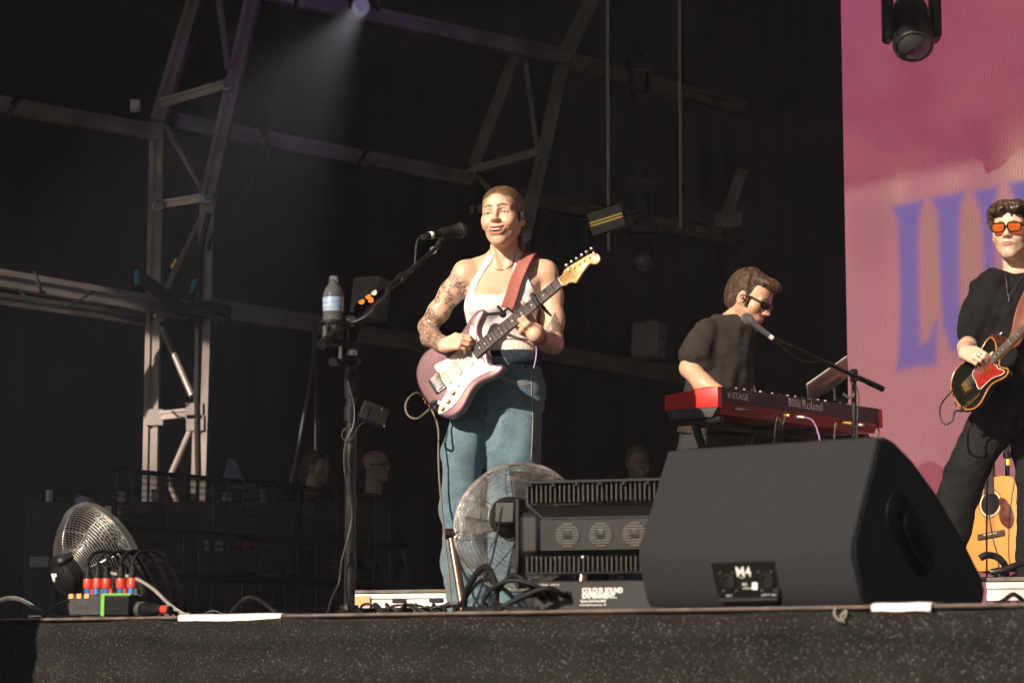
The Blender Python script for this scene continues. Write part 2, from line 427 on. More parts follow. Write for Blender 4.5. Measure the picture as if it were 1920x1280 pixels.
class Frame:
    """local frame of a head or hand: world = o + x*ax + y*ay + z*az"""
    def __init__(s, o, fwd, up, scale=1.0):
        f = np.array(fwd, float); f /= np.linalg.norm(f); u = np.array(up, float); u -= f * (u @ f); u /= np.linalg.norm(u)
        s.o = np.array(o, float); s.y = -f; s.z = u; s.x = np.cross(s.y, s.z); s.k = scale; s.A = np.stack([s.x, s.y, s.z], 1)
    def __call__(s, x, y, z): return s.o + s.k * (s.x * x + s.y * y + s.z * z)
    def inv(s, v): return ((v - s.o) @ s.A) / s.k
    def mat4(s):
        A = s.A * s.k; return Matrix(((*A[0], s.o[0]), (*A[1], s.o[1]), (*A[2], s.o[2]), (0, 0, 0, 1)))
def head_ops(S, H, smile=0.0, male=False, slit=0.0035):
    """face looks along local -y; head about 0.235 tall. Mouth and eyelids are cut, lips and nose raised"""
    k = H.k; E = lambda c, r, kk=0.02, mode='add': S.ell(H(*c), np.array(r) * k, H.A, kk * k, mode)
    C = lambda a, b, ra, rb, kk=0.015, mode='add': S.cone(H(*a), H(*b), ra * k, rb * k, kk * k, mode)
    E((0, .022, .036), (.073, .091, .080), .03); E((0, -.022, -.028), (.060, .062, .080), .03)
    E((0, -.036, .046), (.058, .045, .048), .03)
    jw = .052 if male else .0435
    C((0, -.03, -.07), (0, -.058, -.096), .040, .019, .03)
    for sg in (-1, 1):
        C((sg * jw, .008, -.05), (sg * .013, -.064, -.101), .020, .013 if not male else .017, .03)
        E((sg * .043, -.050, -.020), (.024, .022, .022), .03)
        if smile: E((sg * .038, -.066, -.036), (.018, .014, .016), .02)
        C((sg * .010, -.082, .020), (sg * .046, -.066, .020), .008, .008, .018)
        E((sg * .0315, -.094, .001), (.017, .016, .011), .014, 'sub')
        E((sg * .0315, -.066, .0005), (.0165, .0155, .0135), .006)
        E((sg * .0315, -.086, -.0005 + .001 * smile), (.0135, .014, slit), .002, 'sub')
        E((sg * .076, .014, -.006), (.009, .021, .031), .006); E((sg * .082, .008, -.006), (.006, .011, .018), .004, 'sub')
        C((sg * .074, .012, -.03), (sg * .066, .0, -.035), .010, .010, .01)
        E((sg * .0115, -.091, -.030), (.0085, .010, .0075), .008)
    C((0, -.080, .014), (0, -.102, -.024), .0065, .0090, .014); E((0, -.1045, -.026), (.0095, .009, .0085), .008)
    for sg in (-1, 1): E((sg * .0065, -.100, -.0365), (.0038, .006, .004), .003, 'sub')
    w = .0255 + .0090 * smile; zc = -.060 - .003 * smile; lift = .0130 * smile; yc = -.0765 + .006 * smile; op = .0110 * smile
    up = [(-w, yc, zc + lift), (-w * .5, -.0875, zc + .002 + op * .55), (0, -.0905, zc + .0012 + op * .55), (w * .5, -.0875, zc + .002 + op * .55), (w, yc, zc + lift)]
    lo = [(-w, yc, zc + lift), (-w * .55, -.0865, zc - .004 - op), (0, -.0895, zc - .006 - op), (w * .55, -.0865, zc - .004 - op), (w, yc, zc + lift)]
    E((0, -.070, zc), (.030, .018, .026), .02)
    for ch, r in ((up, .0034), (lo, .0046)):
        P = [tuple(q) for q in catmull(ch, 3)]
        rt = [r * (.4 + .6 * abs(math.sin(math.pi * i / (len(P) - 1))) ** .7) for i in range(len(P))] if smile else [r] * len(P)
        for i in range(len(P) - 1): C(P[i], P[i + 1], min(rt[i], r), min(rt[i + 1], r), .006)
    if smile:
        P = [(-w * .82, -.082, zc + lift * .6), (-w * .4, -.089, zc - op * .25), (0, -.091, zc - op * .35), (w * .4, -.089, zc - op * .25), (w * .82, -.082, zc + lift * .6)]
        rr = [.0028, .0080, .0094, .0080, .0028]
        for i in range(4): C(P[i], P[i + 1], rr[i], rr[i + 1], .002, 'sub')
        E((0, -.080, zc - op * .3), (w * .74, .014, .0090), .002, 'sub')
    else:
        P = [(-w * .9, -.080, zc + .0005), (0, -.095, zc - .0005), (w * .9, -.080, zc + .0005)]
        for i in range(2): C(P[i], P[i + 1], .0013, .0013, .004, 'sub')
    if smile:
        for sg in (-1, 1):
            C((sg * .020, -.088, -.034), (sg * (w + .009), -.072, -.062), .0010, .0010, .009, 'sub')
    cm = lambda ch: [tuple(q) for q in catmull(ch, 3)]
    return dict(up=cm(up), lo=cm(lo), w=w, zc=zc, line=None if smile else [(-w * .95, -.080, zc + .0005), (0, -.095, zc - .0005), (w * .95, -.080, zc + .0005)])
def head_cols(v, H, L, col, lip, brow, browz=.026, stubble=None):
    """skin tints that belong to the face: lips, brows, lash line, rosy cheeks"""
    q = H.inv(v)
    sy = np.array([1, .45, 1]); d = np.minimum(poly_dist(q * sy, np.array(L['up']) * sy) + .0008, poly_dist(q * sy, np.array(L['lo']) * sy)); m = np.clip((.0066 - .0036 * np.clip(np.abs(q[:, 0]) / L['w'], 0, 1.3) ** 3 - d) / .0022, 0, 1)[:, None] * (q[:, 1] < -.06)[:, None]
    col = col * (1 - m) + np.array(lip) * m
    c = np.exp(-((np.abs(q[:, 0]) - .042) ** 2 / .018 ** 2 + (q[:, 2] + .022) ** 2 / .018 ** 2))[:, None] * (q[:, 1] < -.02)[:, None] * .25
    col = col * (1 - c) + col * np.array([1.05, .72, .66]) * c
    for sg in (-1, 1):
        br = [(sg * .011, -.09, browz - .002), (sg * .030, -.083, browz + .005), (sg * .048, -.065, browz - .002)]
        dd = np.hypot(np.where(True, 0, 0), poly_dist(q * [1, .35, 1], np.array(br) * [1, .35, 1])); t = np.clip((.0052 - dd) / .002, 0, 1)[:, None] * (q[:, 1] < -.03)[:, None]
        col = col * (1 - t * .85) + np.array(brow) * t * .85
        ls = [(sg * .0170, -.085, -.001), (sg * .024, -.085, .0030), (sg * .033, -.085, .0036), (sg * .048, -.072, -.002)]
        dd = poly_dist(q * [1, .2, 1], np.array(ls) * [1, .2, 1]); t = np.clip((.0033 - dd) / .0014, 0, 1)[:, None] * (q[:, 1] < -.05)[:, None]
        col = col * (1 - t * .8) + np.array((.02, .012, .01)) * t * .8
    if L['line']:  # dark crease between closed lips painted into the skin colour
        dd = poly_dist(q * [1, .08, 1], np.array(L['line']) * [1, .08, 1]); t = np.clip((.0026 - dd) / .0012, 0, 1)[:, None] * (q[:, 1] < -.06)[:, None]; col = col * (1 - t * .8) + np.array((.10, .03, .025)) * t * .8
    ear = np.clip((np.abs(q[:, 0]) - .074) / .006, 0, 1)[:, None] * (np.abs(q[:, 2]) < .05)[:, None]
    col = col * (1 - ear * .35) + col * np.array([1.0, .62, .55]) * ear * .35
    if stubble is not None:
        t = (np.clip((-.040 - q[:, 2]) / .02, 0, 1) * (q[:, 1] < .02) * np.clip((q[:, 2] + .13) / .02, 0, 1) * (1 - m[:, 0]))[:, None] * stubble
        col = col * (1 - t) + col * np.array([.55, .5, .5]) * t
    return col
def eyes(H, parent, iris=(0.05, 0.07, 0.08)):
    nm = 'eye_%02d' % int(iris[0] * 1000)
    for sg in (-1, 1):
        c = Vector(H(sg * .0315, -.0655, .0003)); M = H.A
        b = MB().ball(c, .0136 * H.k, 16, 10, (Vector(M[:, 0]), Vector(M[:, 2]), Vector(-M[:, 1])))
        o = b.build('eye', 'eye_white', parent)
        ib = MB(); a = -Vector(M[:, 1]); cc = c + a * (.0125 * H.k)
        ib.lathe(cc, a, [(0.0001, .0016 * H.k), (.0026 * H.k, .0014 * H.k), (.0052 * H.k, .0004 * H.k), (.0054 * H.k, -.001 * H.k)], 14); ib.build('iris', nm if nm in MATS else mat(nm, iris, 0.2), o)
def hand_ops(S, o, d, n, curl, thumb, k=1.0, spread=0.0, rk=.004):
    """o wrist, d towards the knuckles, n out of the back of the hand; thumb side is d x n * side"""
    d = Vector(d).normalized(); n = Vector(n); n = (n - d * n.dot(d)).normalized(); side = thumb['side']; s = d.cross(n) * side; o = Vector(o)
    W = lambda a, b, c: np.array(o + (d * a + s * b + n * c) * k)
    kn = [(.086, .030, .002), (.090, .010, .005), (.086, -.011, .004), (.078, -.030, 0)]
    for a, b, c in kn: S.cone(W(.0, b * .55, 0), W(a, b, c), .017 * k, .0115 * k, .014 * k)
    S.cone(W(.02, .02, -.004), W(.05, .005, -.008), .016 * k, .015 * k, .015 * k)
    ln = [.074, .082, .076, .060]; pr = (.46, .30, .24); out = {}
    for i, (a, b, c) in enumerate(kn):
        p = o + (d * a + s * b + n * c) * k; ang = 0; cu = curl[i]; pts = [p]
        for j in range(3):
            ang += R(cu[j]); q = d * math.cos(ang) - n * math.sin(ang) + s * (spread * (1.5 - i) * .12 * (1 - j * .3)); q.normalize()
            p = p + q * (ln[i] * pr[j] * k); pts.append(p)
        r = [.0098, .0090, .0080, .0068] if i < 3 else [.0086, .0078, .007, .006]
        S.chain([np.array(t) for t in pts], [t * k for t in r], rk * k); out[i] = pts
    tp = thumb['world'] if 'world' in thumb else [o + (d * a + s * b + n * c) * k for a, b, c in thumb['pts']]
    S.chain([np.array(t) for t in tp], [.015 * k, .0125 * k, .0108 * k, .0085 * k][:len(tp)], .008 * k); out['t'] = tp
    return out
def fold_noise(seed, sc, amp, stretch=(1, 1, 1), octs=3):
    rng = np.random.RandomState(seed); W = []
    for o in range(octs):
        for _ in range(5): W.append((rng.normal(size=3) * sc * 1.7 ** o * np.array(stretch), rng.rand() * 6.28, amp / 1.6 ** o / 2.2))
    def fn(x, y, z):
        t = 0
        for w, p, a in W: t = t + a * np.sin(x * w[0] + y * w[1] + z * w[2] + p)
        return t.astype(np.float32) if hasattr(t, 'astype') else t
    return fn
# ================================================================== SETTING
def SP(a, u, z): return Vector((0, EDGE_C, 0)) + ALONG * a + UPST * u + Vector((0, 0, z))
g = MB(); g.add([(-40, -12, -1.6), (40, -12, -1.6), (40, 60, -1.6), (-40, 60, -1.6)], [(0, 1, 2, 3)])
mat('ground', (0.07, 0.075, 0.035), 0.9, var=0.5, vscale=0.8, bump=0.3, bscale=8, col2=(0.10, 0.085, 0.055))
tag(g.build('ground', 'ground', smooth=0), kind='structure')
d = MB(); q = [SP(-14, 0, 0), SP(14, 0, 0), SP(14, 24, 0), SP(-14, 24, 0)]; q2 = [p + Vector((0, 0, -0.12)) for p in q]
d.add(q + q2, [(0, 1, 2, 3), (7, 6, 5, 4), (0, 4, 5, 1), (1, 5, 6, 2), (2, 6, 7, 3), (3, 7, 4, 0)])
stage = tag(d.build('stage', 'stage_floor', smooth=0), kind='structure')
# thin worn timber lip along the front edge of the deck
mat('edge_wood', (0.13, 0.10, 0.085), 0.6, var=0.45, vscale=6, bump=0.15, bscale=50, stretch=(3, 3, 1))
for i, (a0, a1) in enumerate([(-5, -2.44), (-2.437, 0.0), (0.003, 2.44), (2.443, 5)]):
    e = MB(); e.box(SP((a0 + a1) / 2, -0.008, -0.003), (a1 - a0, 0.016, 0.008), (ALONG, UPST, Vector((0, 0, 1))), 0.003); e.build('edge_board', 'edge_wood', stage)

# black mesh skirt hung along the stage front
def skirt():
    m = bpy.data.materials.new('skirt_cloth'); m.use_nodes = True; MATS['skirt_cloth'] = m
    nt = m.node_tree; N = nt.nodes.new; L = nt.links.new; b = nt.nodes['Principled BSDF']
    uv = N('ShaderNodeAttribute'); uv.attribute_name = 'suv'
    vor = N('ShaderNodeTexVoronoi'); vor.inputs['Scale'].default_value = 380; L(uv.outputs['Vector'], vor.inputs[0])
    sp = N('ShaderNodeMapRange'); sp.inputs[1].default_value = 0.16; sp.inputs[2].default_value = 0.30; sp.inputs[3].default_value = 1; sp.inputs[4].default_value = 0; L(vor.outputs['Distance'], sp.inputs[0])
    sep = N('ShaderNodeSeparateColor'); L(vor.outputs['Color'], sep.inputs[0])
    gt = N('ShaderNodeMath'); gt.operation = 'POWER'; gt.inputs[1].default_value = 8.0; L(sep.outputs[0], gt.inputs[0])
    ml = N('ShaderNodeMath'); ml.operation = 'MULTIPLY'; L(sp.outputs[0], ml.inputs[0]); L(gt.outputs[0], ml.inputs[1])
    no = N('ShaderNodeTexNoise'); no.inputs['Scale'].default_value = 700; no.inputs['Detail'].default_value = 2; L(uv.outputs['Vector'], no.inputs[0])
    nb = N('ShaderNodeTexNoise'); nb.inputs['Scale'].default_value = 6; nb.inputs['Detail'].default_value = 5; L(uv.outputs['Vector'], nb.inputs[0])
    wv = N('ShaderNodeTexWave'); wv.bands_direction = 'Y'; wv.inputs['Scale'].default_value = 70; L(uv.outputs['Vector'], wv.inputs[0])
    def mr(src, a, b_, c, d_):
        q = N('ShaderNodeMapRange'); q.inputs[1].default_value = a; q.inputs[2].default_value = b_; q.inputs[3].default_value = c; q.inputs[4].default_value = d_; L(src, q.inputs[0]); return q.outputs[0]
    def mul(a, c):
        q = N('ShaderNodeMath'); q.operation = 'MULTIPLY'; L(a, q.inputs[0]); L(c, q.inputs[1]); return q.outputs[0]
    f = mul(mul(mr(no.outputs['Fac'], .35, .65, .35, 1.7), mr(nb.outputs['Fac'], .3, .7, .75, 1.25)), mr(wv.outputs['Fac'], 0, 1, .7, 1.25))
    base = N('ShaderNodeMix'); base.data_type = 'RGBA'; base.blend_type = 'MULTIPLY'; base.inputs[0].default_value = 1; base.inputs[6].default_value = (0.0135, 0.0124, 0.0115, 1); L(f, base.inputs[7])
    mx = N('ShaderNodeMix'); mx.data_type = 'RGBA'; L(ml.outputs[0], mx.inputs[0]); L(base.outputs[2], mx.inputs[6]); mx.inputs[7].default_value = (0.95, 0.90, 0.80, 1)  # pale flecks: the cloth's glints painted into the base colour
    L(mx.outputs[2], b.inputs['Base Color']); b.inputs['Roughness'].default_value = 0.85; b.inputs['Specular IOR Level'].default_value = 0.08
    bp = N('ShaderNodeBump'); bp.inputs['Strength'].default_value = 0.4; bp.inputs['Distance'].default_value = 0.002; L(no.outputs['Fac'], bp.inputs['Height']); L(bp.outputs[0], b.inputs['Normal'])
    na, nz = 420, 44; A = np.linspace(-4.2, 4.2, na); T = np.concatenate([np.linspace(0, .24, 30), np.linspace(.25, 1.55, 14)])
    a, t = np.meshgrid(A, T, indexing='ij')
    sag = 0.004 * np.abs(np.sin(a * 4.3)) + 0.003 * np.sin(a * 11 + 1)
    wob = 0.012 * np.sin(a * 7 + 0.6 * np.sin(a * 2.3)) * np.clip(t / .3, .1, 1) + 0.006 * np.sin(a * 19 + t * 5) * np.clip(t / .2, 0, 1) + 0.012 * np.exp(-((t - .15 - .012 * np.sin(a * 3.1)) / .028) ** 2) + .008 * np.exp(-((t - .045 - .01 * np.sin(a * 5)) / .02) ** 2)
    P = np.array(SP(0, 0, 0))[None, None] + a[..., None] * np.array(ALONG) - (0.024 + 0.02 * np.clip(t, 0, .3) + wob)[..., None] * np.array(UPST)
    P[..., 2] = -0.010 - sag - t
    idx = np.arange(na * nz).reshape(na, nz)
    f = np.stack([idx[:-1, :-1], idx[:-1, 1:], idx[1:, 1:], idx[1:, :-1]], -1).reshape(-1, 4)
    me = bpy.data.meshes.new('stage_skirt'); me.vertices.add(na * nz); me.vertices.foreach_set('co', P.astype(np.float32).ravel())
    me.loops.add(f.size); me.loops.foreach_set('vertex_index', f.astype(np.int32).ravel()); me.polygons.add(len(f)); me.polygons.foreach_set('loop_start', np.arange(len(f), dtype=np.int32) * 4); me.update(calc_edges=True)
    at_ = me.attributes.new('suv', 'FLOAT_VECTOR', 'POINT'); at_.data.foreach_set('vector', np.stack([a, -t, 0 * a], -1).astype(np.float32).ravel())
    o = put('stage_skirt', me, 'skirt_cloth', smooth=180)
    sm = o.modifiers.new('cloth', 'SOLIDIFY'); sm.thickness = 0.002
    tag(o, 'black mesh cloth skirt with pale flecks for glints hung along the stage front', 'stage skirt')
skirt()

# roof over the stage: its front eave throws the shade on everything high at the back
EAVE_C, EAVE_H = 2.75, 6.36
def RP(a, c, z): return Vector((c / 2, c / 2, z)) + ALONG * a
r = MB()
q = [RP(-16, EAVE_C, EAVE_H), RP(16, EAVE_C, EAVE_H), RP(16, 42, EAVE_H + 6.2), RP(-16, 42, EAVE_H + 6.2)]
r.add(q + [p + Vector((0, 0, .5)) for p in q], [(3, 2, 1, 0), (4, 5, 6, 7), (0, 1, 5, 4), (1, 2, 6, 5), (2, 3, 7, 6), (3, 0, 4, 7)])
tag(r.build('stage_roof', 'drape', smooth=0), kind='structure')

def drape(name, p0, p1, z1, label, wav=0.35):
    L_ = (Vector(p1) - Vector(p0)); n = int(L_.length / 0.08); d_ = L_.normalized(); nn = d_.cross(Vector((0, 0, 1))); b = MB(); vs = []; fs = []
    for i in range(n + 1):
        s = L_.length * i / n; w = 0.012 * math.sin(s * 2 * math.pi / wav + 0.9 * math.sin(s * 1.3)) + 0.03 * math.sin(s * 2.1)
        for z in (0.0, z1 * .5, z1): vs.append(Vector(p0) + d_ * s + nn * (w * (1 - .3 * z / z1)) + Vector((0, 0, z)))
    for i in range(n):
        for j in range(2): a = i * 3 + j; fs.append((a, a + 3, a + 4, a + 1))
    b.add(vs, fs); o = b.build(name, 'drape', smooth=180); o.modifiers.new('cloth', 'SOLIDIFY').thickness = 0.004
    return tag(o, label, 'drape')
drape('side_drape', (-11, 12.2, 0.01), (4.9, 26.25, 0.01), 7.9, 'black pleated drape closing the stage behind the aluminium frames')
drape('back_drape', (3.8, 25.0, 0.01), (18, 11, 0.01), 7.9, 'black pleated drape at the back behind the video wall')

# ---- out of the picture to the left: boxes added to shade the skirt end, a wall added to shade the crew
sb = thing('skirt_shade_boxes', (-3.3, 3.9, -1.6), 'black unseen boxes added left of the skirt to shade its end', 'speaker')
xs, ys = Vector((.766, -.643, 0)), Vector((.643, .766, 0)); cpos = at(55, 1200, 6.72) - SUN_H * 2.2
for k in range(4):
    b = MB(); b.box(cpos - xs * .62 + Vector((0, 0, -1.6 - cpos.z + .345 + .69 * k)), (1.2, .8, .685), (xs, ys, Vector((0, 0, 1))), .02); b.build('cabinet', 'black_plastic', sb)  # each cabinet here is one of the added unseen shade boxes
def sunp(perp, w, z): return xs * perp + ys * w + Vector((0, 0, z))
pw = thing('crew_shade_wall', sunp(-9.9, 2.4, -1.59), 'tall black unseen wall added left of the stage to shade the crew', 'added shade wall')
for k in range(4):
    b = MB(); b.box(sunp(-9.85, 2.4, -.4 + 2.4 * k), (4.7, .5, 2.36), (xs, ys, Vector((0, 0, 1))), .02); b.build('shade_panel', 'drape', pw)

# ================================================================== VIDEO WALL
LED_D = Vector((math.cos(R(48)), -math.sin(R(48)), 0)); LED_O = at(1596, 900, 12.2); LED_O.z = 0.12
LED_N = Vector((-LED_D.y * -1, 0, 0)); LED_N = Vector((LED_D.y, -LED_D.x, 0))   # towards the audience
if LED_N.y > 0: LED_N = -LED_N
def on_led(px, py):
    a = at(px, py, 1.0); o = Vector((0, 0, CAM_Z)); dd = a - o; t = (LED_O - o).dot(LED_N) / dd.dot(LED_N); p = o + dd * t
    return ((p - LED_O).dot(LED_D), p.z - LED_O.z)
def led_wall():
    th = thing('video_wall', LED_O, 'tall pink and purple video wall at the right back of the stage', 'video wall')
    Wd, Ht = 4.6, 5.2; nu, nv = 560, 640; U, V = np.meshgrid(np.linspace(0, Wd, nu) ** 1.0, np.linspace(0, Ht, nv), indexing='ij')
    U = U / Wd; U = (U ** 1.7) * Wd
    def lin(c): c = np.array(c) / 255.0; return np.where(c < .04045, c / 12.92, ((c + .055) / 1.055) ** 2.4)
    nz1 = fold_noise(3, 2.2, 1.0, (1, 1, 0)); nz2 = fold_noise(9, 6.0, 1.0, (1, 1, 0))
    n1 = np.broadcast_to(nz1(U, V, 0 * U), U.shape); n2 = np.broadcast_to(nz2(U, V, 0 * U), U.shape)
    base = lin((180, 88, 110)); warm = lin((190, 100, 110)); deep = lin((172, 78, 100))
    C = base + (warm - base) * np.clip(.4 + .3 * n1 + .1 * n2, 0, 1)[..., None]; t = np.clip(-.2 + .5 * n2 - .3 * n1, 0, 1)[..., None]; C = C * (1 - t) + deep * t
    def blob(px, py, sx, sy, col, w):
        nonlocal C
        u0, v0 = on_led(px, py); e = (w * np.exp(-(((U - u0) / sx) ** 2 + ((V - v0) / sy) ** 2)))[..., None]; C = C * (1 - e) + lin(col) * e
    blob(1640, 440, .13, .26, (140, 40, 70), .5); blob(1605, 440, .1, .25, (150, 48, 76), .3); blob(1690, 350, .06, .08, (205, 140, 120), .55); blob(1790, 340, .09, .06, (205, 130, 120), .5)  # the dark red blobs paint a shadow on the screen into its colours
    blob(1915, 320, .10, .18, (215, 150, 130), .75); blob(1600, 30, .2, .4, (170, 80, 120), .5); blob(1620, 800, .3, .5, (178, 92, 98), .5); blob(1840, 700, .35, .5, (180, 100, 96), .5)
    def sdpoly(poly):
        P = [on_led(*p) for p in poly]; dd = np.full(U.shape, 9.0); ins = np.zeros(U.shape, bool); n = len(P)
        for i in range(n):
            a, b_ = np.array(P[i]), np.array(P[(i + 1) % n]); e = b_ - a; wx, wz = U - a[0], V - a[1]; t_ = np.clip((wx * e[0] + wz * e[1]) / (e @ e + 1e-9), 0, 1)
            dd = np.minimum(dd, np.hypot(wx - e[0] * t_, wz - e[1] * t_)); ins ^= ((a[1] > V) != (b_[1] > V)) & (U < e[0] * (V - a[1]) / (e[1] + 1e-9) + a[0])
        return np.where(ins, -dd, dd)
    def sm(poly, n=4): return [tuple(p) for p in catmull([Vector((p[0], p[1], 0)) for p in poly], n, True)]
    Lp = [(1677, 389), (1733, 376), (1727, 400), (1724, 450), (1726, 560), (1729, 645), (1742, 640), (1756, 605), (1760, 603), (1758, 683), (1722, 688), (1684, 695), (1688, 660), (1691, 560), (1688, 450), (1686, 415)]
    Up = [(1750, 373), (1811, 361), (1803, 385), (1800, 440), (1802, 560), (1806, 610), (1822, 632), (1845, 630), (1849, 560), (1846, 430), (1842, 395), (1828, 360), (1874, 350), (1866, 385), (1866, 450), (1872, 560), (1870, 640), (1850, 672), (1815, 676), (1785, 655), (1770, 610), (1766, 520), (1763, 430), (1760, 395)]
    Kp = [(1895, 345), (1950, 332), (1945, 380), (1948, 660), (1915, 665), (1917, 560), (1912, 400)]
    inner = [(1733, 400), (1760, 400), (1765, 560), (1760, 600), (1735, 630)]
    inn2 = [(1806, 395), (1838, 390), (1843, 560), (1825, 610), (1808, 590)]
    for p in (inner, inn2):
        s_ = sdpoly(p); e = (1 / (1 + np.exp(np.clip(s_ / .02, -40, 40))))[..., None] * .8; C = C * (1 - e) + lin((170, 100, 84)) * e
    for p in (Lp, Up, Kp):
        s_ = sdpoly(p); e = (1 / (1 + np.exp(np.clip(s_ / .009, -40, 40))))[..., None]
        up_ = np.clip((V - on_led(1760, 520)[1]) / .5, 0, 1)[..., None]; C = C * (1 - e) + (lin((98, 56, 158)) * (1 - up_) + lin((84, 52, 165)) * up_) * e
    P = np.array(LED_O)[None, None] + U[..., None] * np.array(LED_D) + np.array(LED_N) * 0.012; P[..., 2] += V
    idx = np.arange(nu * nv).reshape(nu, nv); f = np.stack([idx[:-1, :-1], idx[1:, :-1], idx[1:, 1:], idx[:-1, 1:]], -1).reshape(-1, 4)
    m = bpy.data.materials.new('led_picture'); m.cycles.emission_sampling = 'NONE'; m.use_nodes = True; MATS['led_picture'] = m; nt = m.node_tree; N = nt.nodes.new; L = nt.links.new; b = nt.nodes['Principled BSDF']
    a = N('ShaderNodeAttribute'); a.attribute_name = 'col'; uv = N('ShaderNodeAttribute'); uv.attribute_name = 'suv'; sx = N('ShaderNodeSeparateXYZ'); L(uv.outputs['Vector'], sx.inputs[0])
    def cell(src, pitch):
        q = N('ShaderNodeMath'); q.operation = 'MULTIPLY'; q.inputs[1].default_value = 1 / pitch; L(src, q.inputs[0])
        fr = N('ShaderNodeMath'); fr.operation = 'PINGPONG'; fr.inputs[1].default_value = .5; L(q.outputs[0], fr.inputs[0])
        mr = N('ShaderNodeMapRange'); mr.inputs[1].default_value = .06; mr.inputs[2].default_value = .30; L(fr.outputs[0], mr.inputs[0]); return mr.outputs[0]
    cu, cv = cell(sx.outputs[0], .0086), cell(sx.outputs[1], .0078)
    mm = N('ShaderNodeMath'); mm.operation = 'MULTIPLY'; L(cu, mm.inputs[0]); L(cv, mm.inputs[1])
    ad = N('ShaderNodeMapRange'); ad.inputs[3].default_value = .18; ad.inputs[4].default_value = 1.62; L(mm.outputs[0], ad.inputs[0])
    mx = N('ShaderNodeMix'); mx.data_type = 'RGBA'; mx.blend_type = 'MULTIPLY'; mx.inputs[0].default_value = 1; L(a.outputs['Color'], mx.inputs[6]); L(ad.outputs[0], mx.inputs[7])
    L(mx.outputs[2], b.inputs['Emission Color']); b.inputs['Emission Strength'].default_value = 0.60
    b.inputs['Base Color'].default_value = (.028, .028, .030, 1); b.inputs['Roughness'].default_value = .7
    o = np_mesh('screen', P.reshape(-1, 3), f, 'led_picture', th, col=C.reshape(-1, 3))
    at_ = o.data.attributes.new('suv', 'FLOAT_VECTOR', 'POINT'); at_.data.foreach_set('vector', np.stack([U, V, 0 * U], -1).astype(np.float32).ravel())
    back = MB(); back.box(LED_O + LED_D * (Wd / 2) - LED_N * .06 + Vector((0, 0, Ht / 2)), (Wd, .12, Ht), (LED_D, -LED_N, Vector((0, 0, 1)))); back.build('cabinet', 'black_plastic', th)
    ft = MB(); ft.box(LED_O + LED_D * (Wd / 2) - LED_N * .06 + Vector((0, 0, -.0605)), (Wd, .3, .119), (LED_D, -LED_N, Vector((0, 0, 1)))); ft.build('base_rail', 'black_metal', th)
led_wall()

# ================================================================== ALUMINIUM ROOF FRAMES
def beam(b, p0, p1, w, h, side=(1, 0, 0), slot=True):
    """grooved rectangular extrusion from p0 to p1"""
    p0, p1 = V3(p0), V3(p1); x, y, z = basis(p1 - p0, side); w2, h2 = w / 2, h / 2; g_ = w * .16; dp = h * .14
    prof = [(-w2, -h2), (-g_, -h2), (-g_, -h2 + dp), (g_, -h2 + dp), (g_, -h2), (w2, -h2), (w2, h2), (g_, h2), (g_, h2 - dp), (-g_, h2 - dp), (-g_, h2), (-w2, h2)] if slot else [(-w2, -h2), (w2, -h2), (w2, h2), (-w2, h2)]
    n = len(prof); vs = [p + x * a + y * c for p in (p0, p1) for a, c in prof]
    b.add(vs, [(i, (i + 1) % n, n + (i + 1) % n, n + i) for i in range(n)] + [tuple(range(n))[::-1], tuple(range(n, 2 * n))]); return b
def bm(name, p0, p1, w, h, par, m='truss_paint', side=(1, 0, 0)):
    return beam(MB(), p0, p1, w, h, side).build(name, m, par, smooth=0)
YA, YB = 17.05, 16.85
f1 = thing('roof_frame', at(322, 1190, 17), 'aluminium ladder frame column with an orange tape patch at left', 'truss', 'aluminium frames of the stage wall')
bm('leg', at(276, 1215, YA), at(296, 232, YA), .105, .12, f1); bm('rafter', at(297, 228, YA), at(402, -120, YA + .2), .105, .12, f1)
bm('leg', at(364, 1215, YB), at(390, 372, YB), .105, .12, f1); bm('rafter', at(390.5, 368, YB), at(500, -120, YB + .2), .105, .12, f1)
for (a, b_, w) in (((284, 781), (368, 772), .065), ((294, 386), (388, 371), .065), ((300, 196), (432, 158), .075)): bm('rung', at(*a, YA - .01), at(*b_, YB + .02), w, .06, f1, side=(0, 0, 1))
for (a, b_) in (((303, 612), (360, 742)), ((364, 790), (316, 900)), ((312, 238), (382, 362)), ((386, 392), (305, 555)), ((408, -20), (427, 128)), ((316, 905), (362, 1010)), ((364, 1030), (312, 1150))):
    MB().cyl(at(*a, YA - .03), at(*b_, YB), .024, n=10).build('brace', 'truss_paint', f1)
MB().cyl(at(335, 489, YA - .03), at(326, 505, YA - .03), .045, n=14).build('collar', 'gold', f1)
for (px, py, Y) in ((364, 770, YB - .07), (366, 792, YB - .07), (290, 782, YA - .07)): MB().box(at(px, py, Y), (.13, .015, .12), None, .004).build('gusset', 'truss_paint', f1)
o = MB().box(at(317, 776, YA - .055), (.055, .012, .06), (Vector((1, .1, .1)).normalized(), Vector((0, 1, 0)), Vector((0.25, 0, 1)).normalized())); o.build('tape_patch', 'orange_tape', f1)['label'] = 'orange tape patch'
bx_ = MB().box(at(254, 199, YA - .1), (.07, .05, .09), None, .006).build('junction_box', 'white_paint', f1)
for (px, py) in ((249, 205), (257, 205)): MB().cyl(at(px, py, YA - .13), at(px, py, YA - .123), .008, n=8).build('gland', 'black_plastic', bx_)
f2 = thing('roof_frame', at(925, 1180, 19.2), 'dim aluminium frame with a leaning rafter behind the singer', 'truss', 'aluminium frames of the stage wall')
Y2 = 19.2
bm('leg', at(872, 1200, Y2), at(885, 322, Y2), .105, .12, f2, 'drape'); bm('rafter', at(887, 316, Y2), at(972, 90, Y2 + .15), .09, .11, f2)  # leg in the black drape colour, standing in for shade
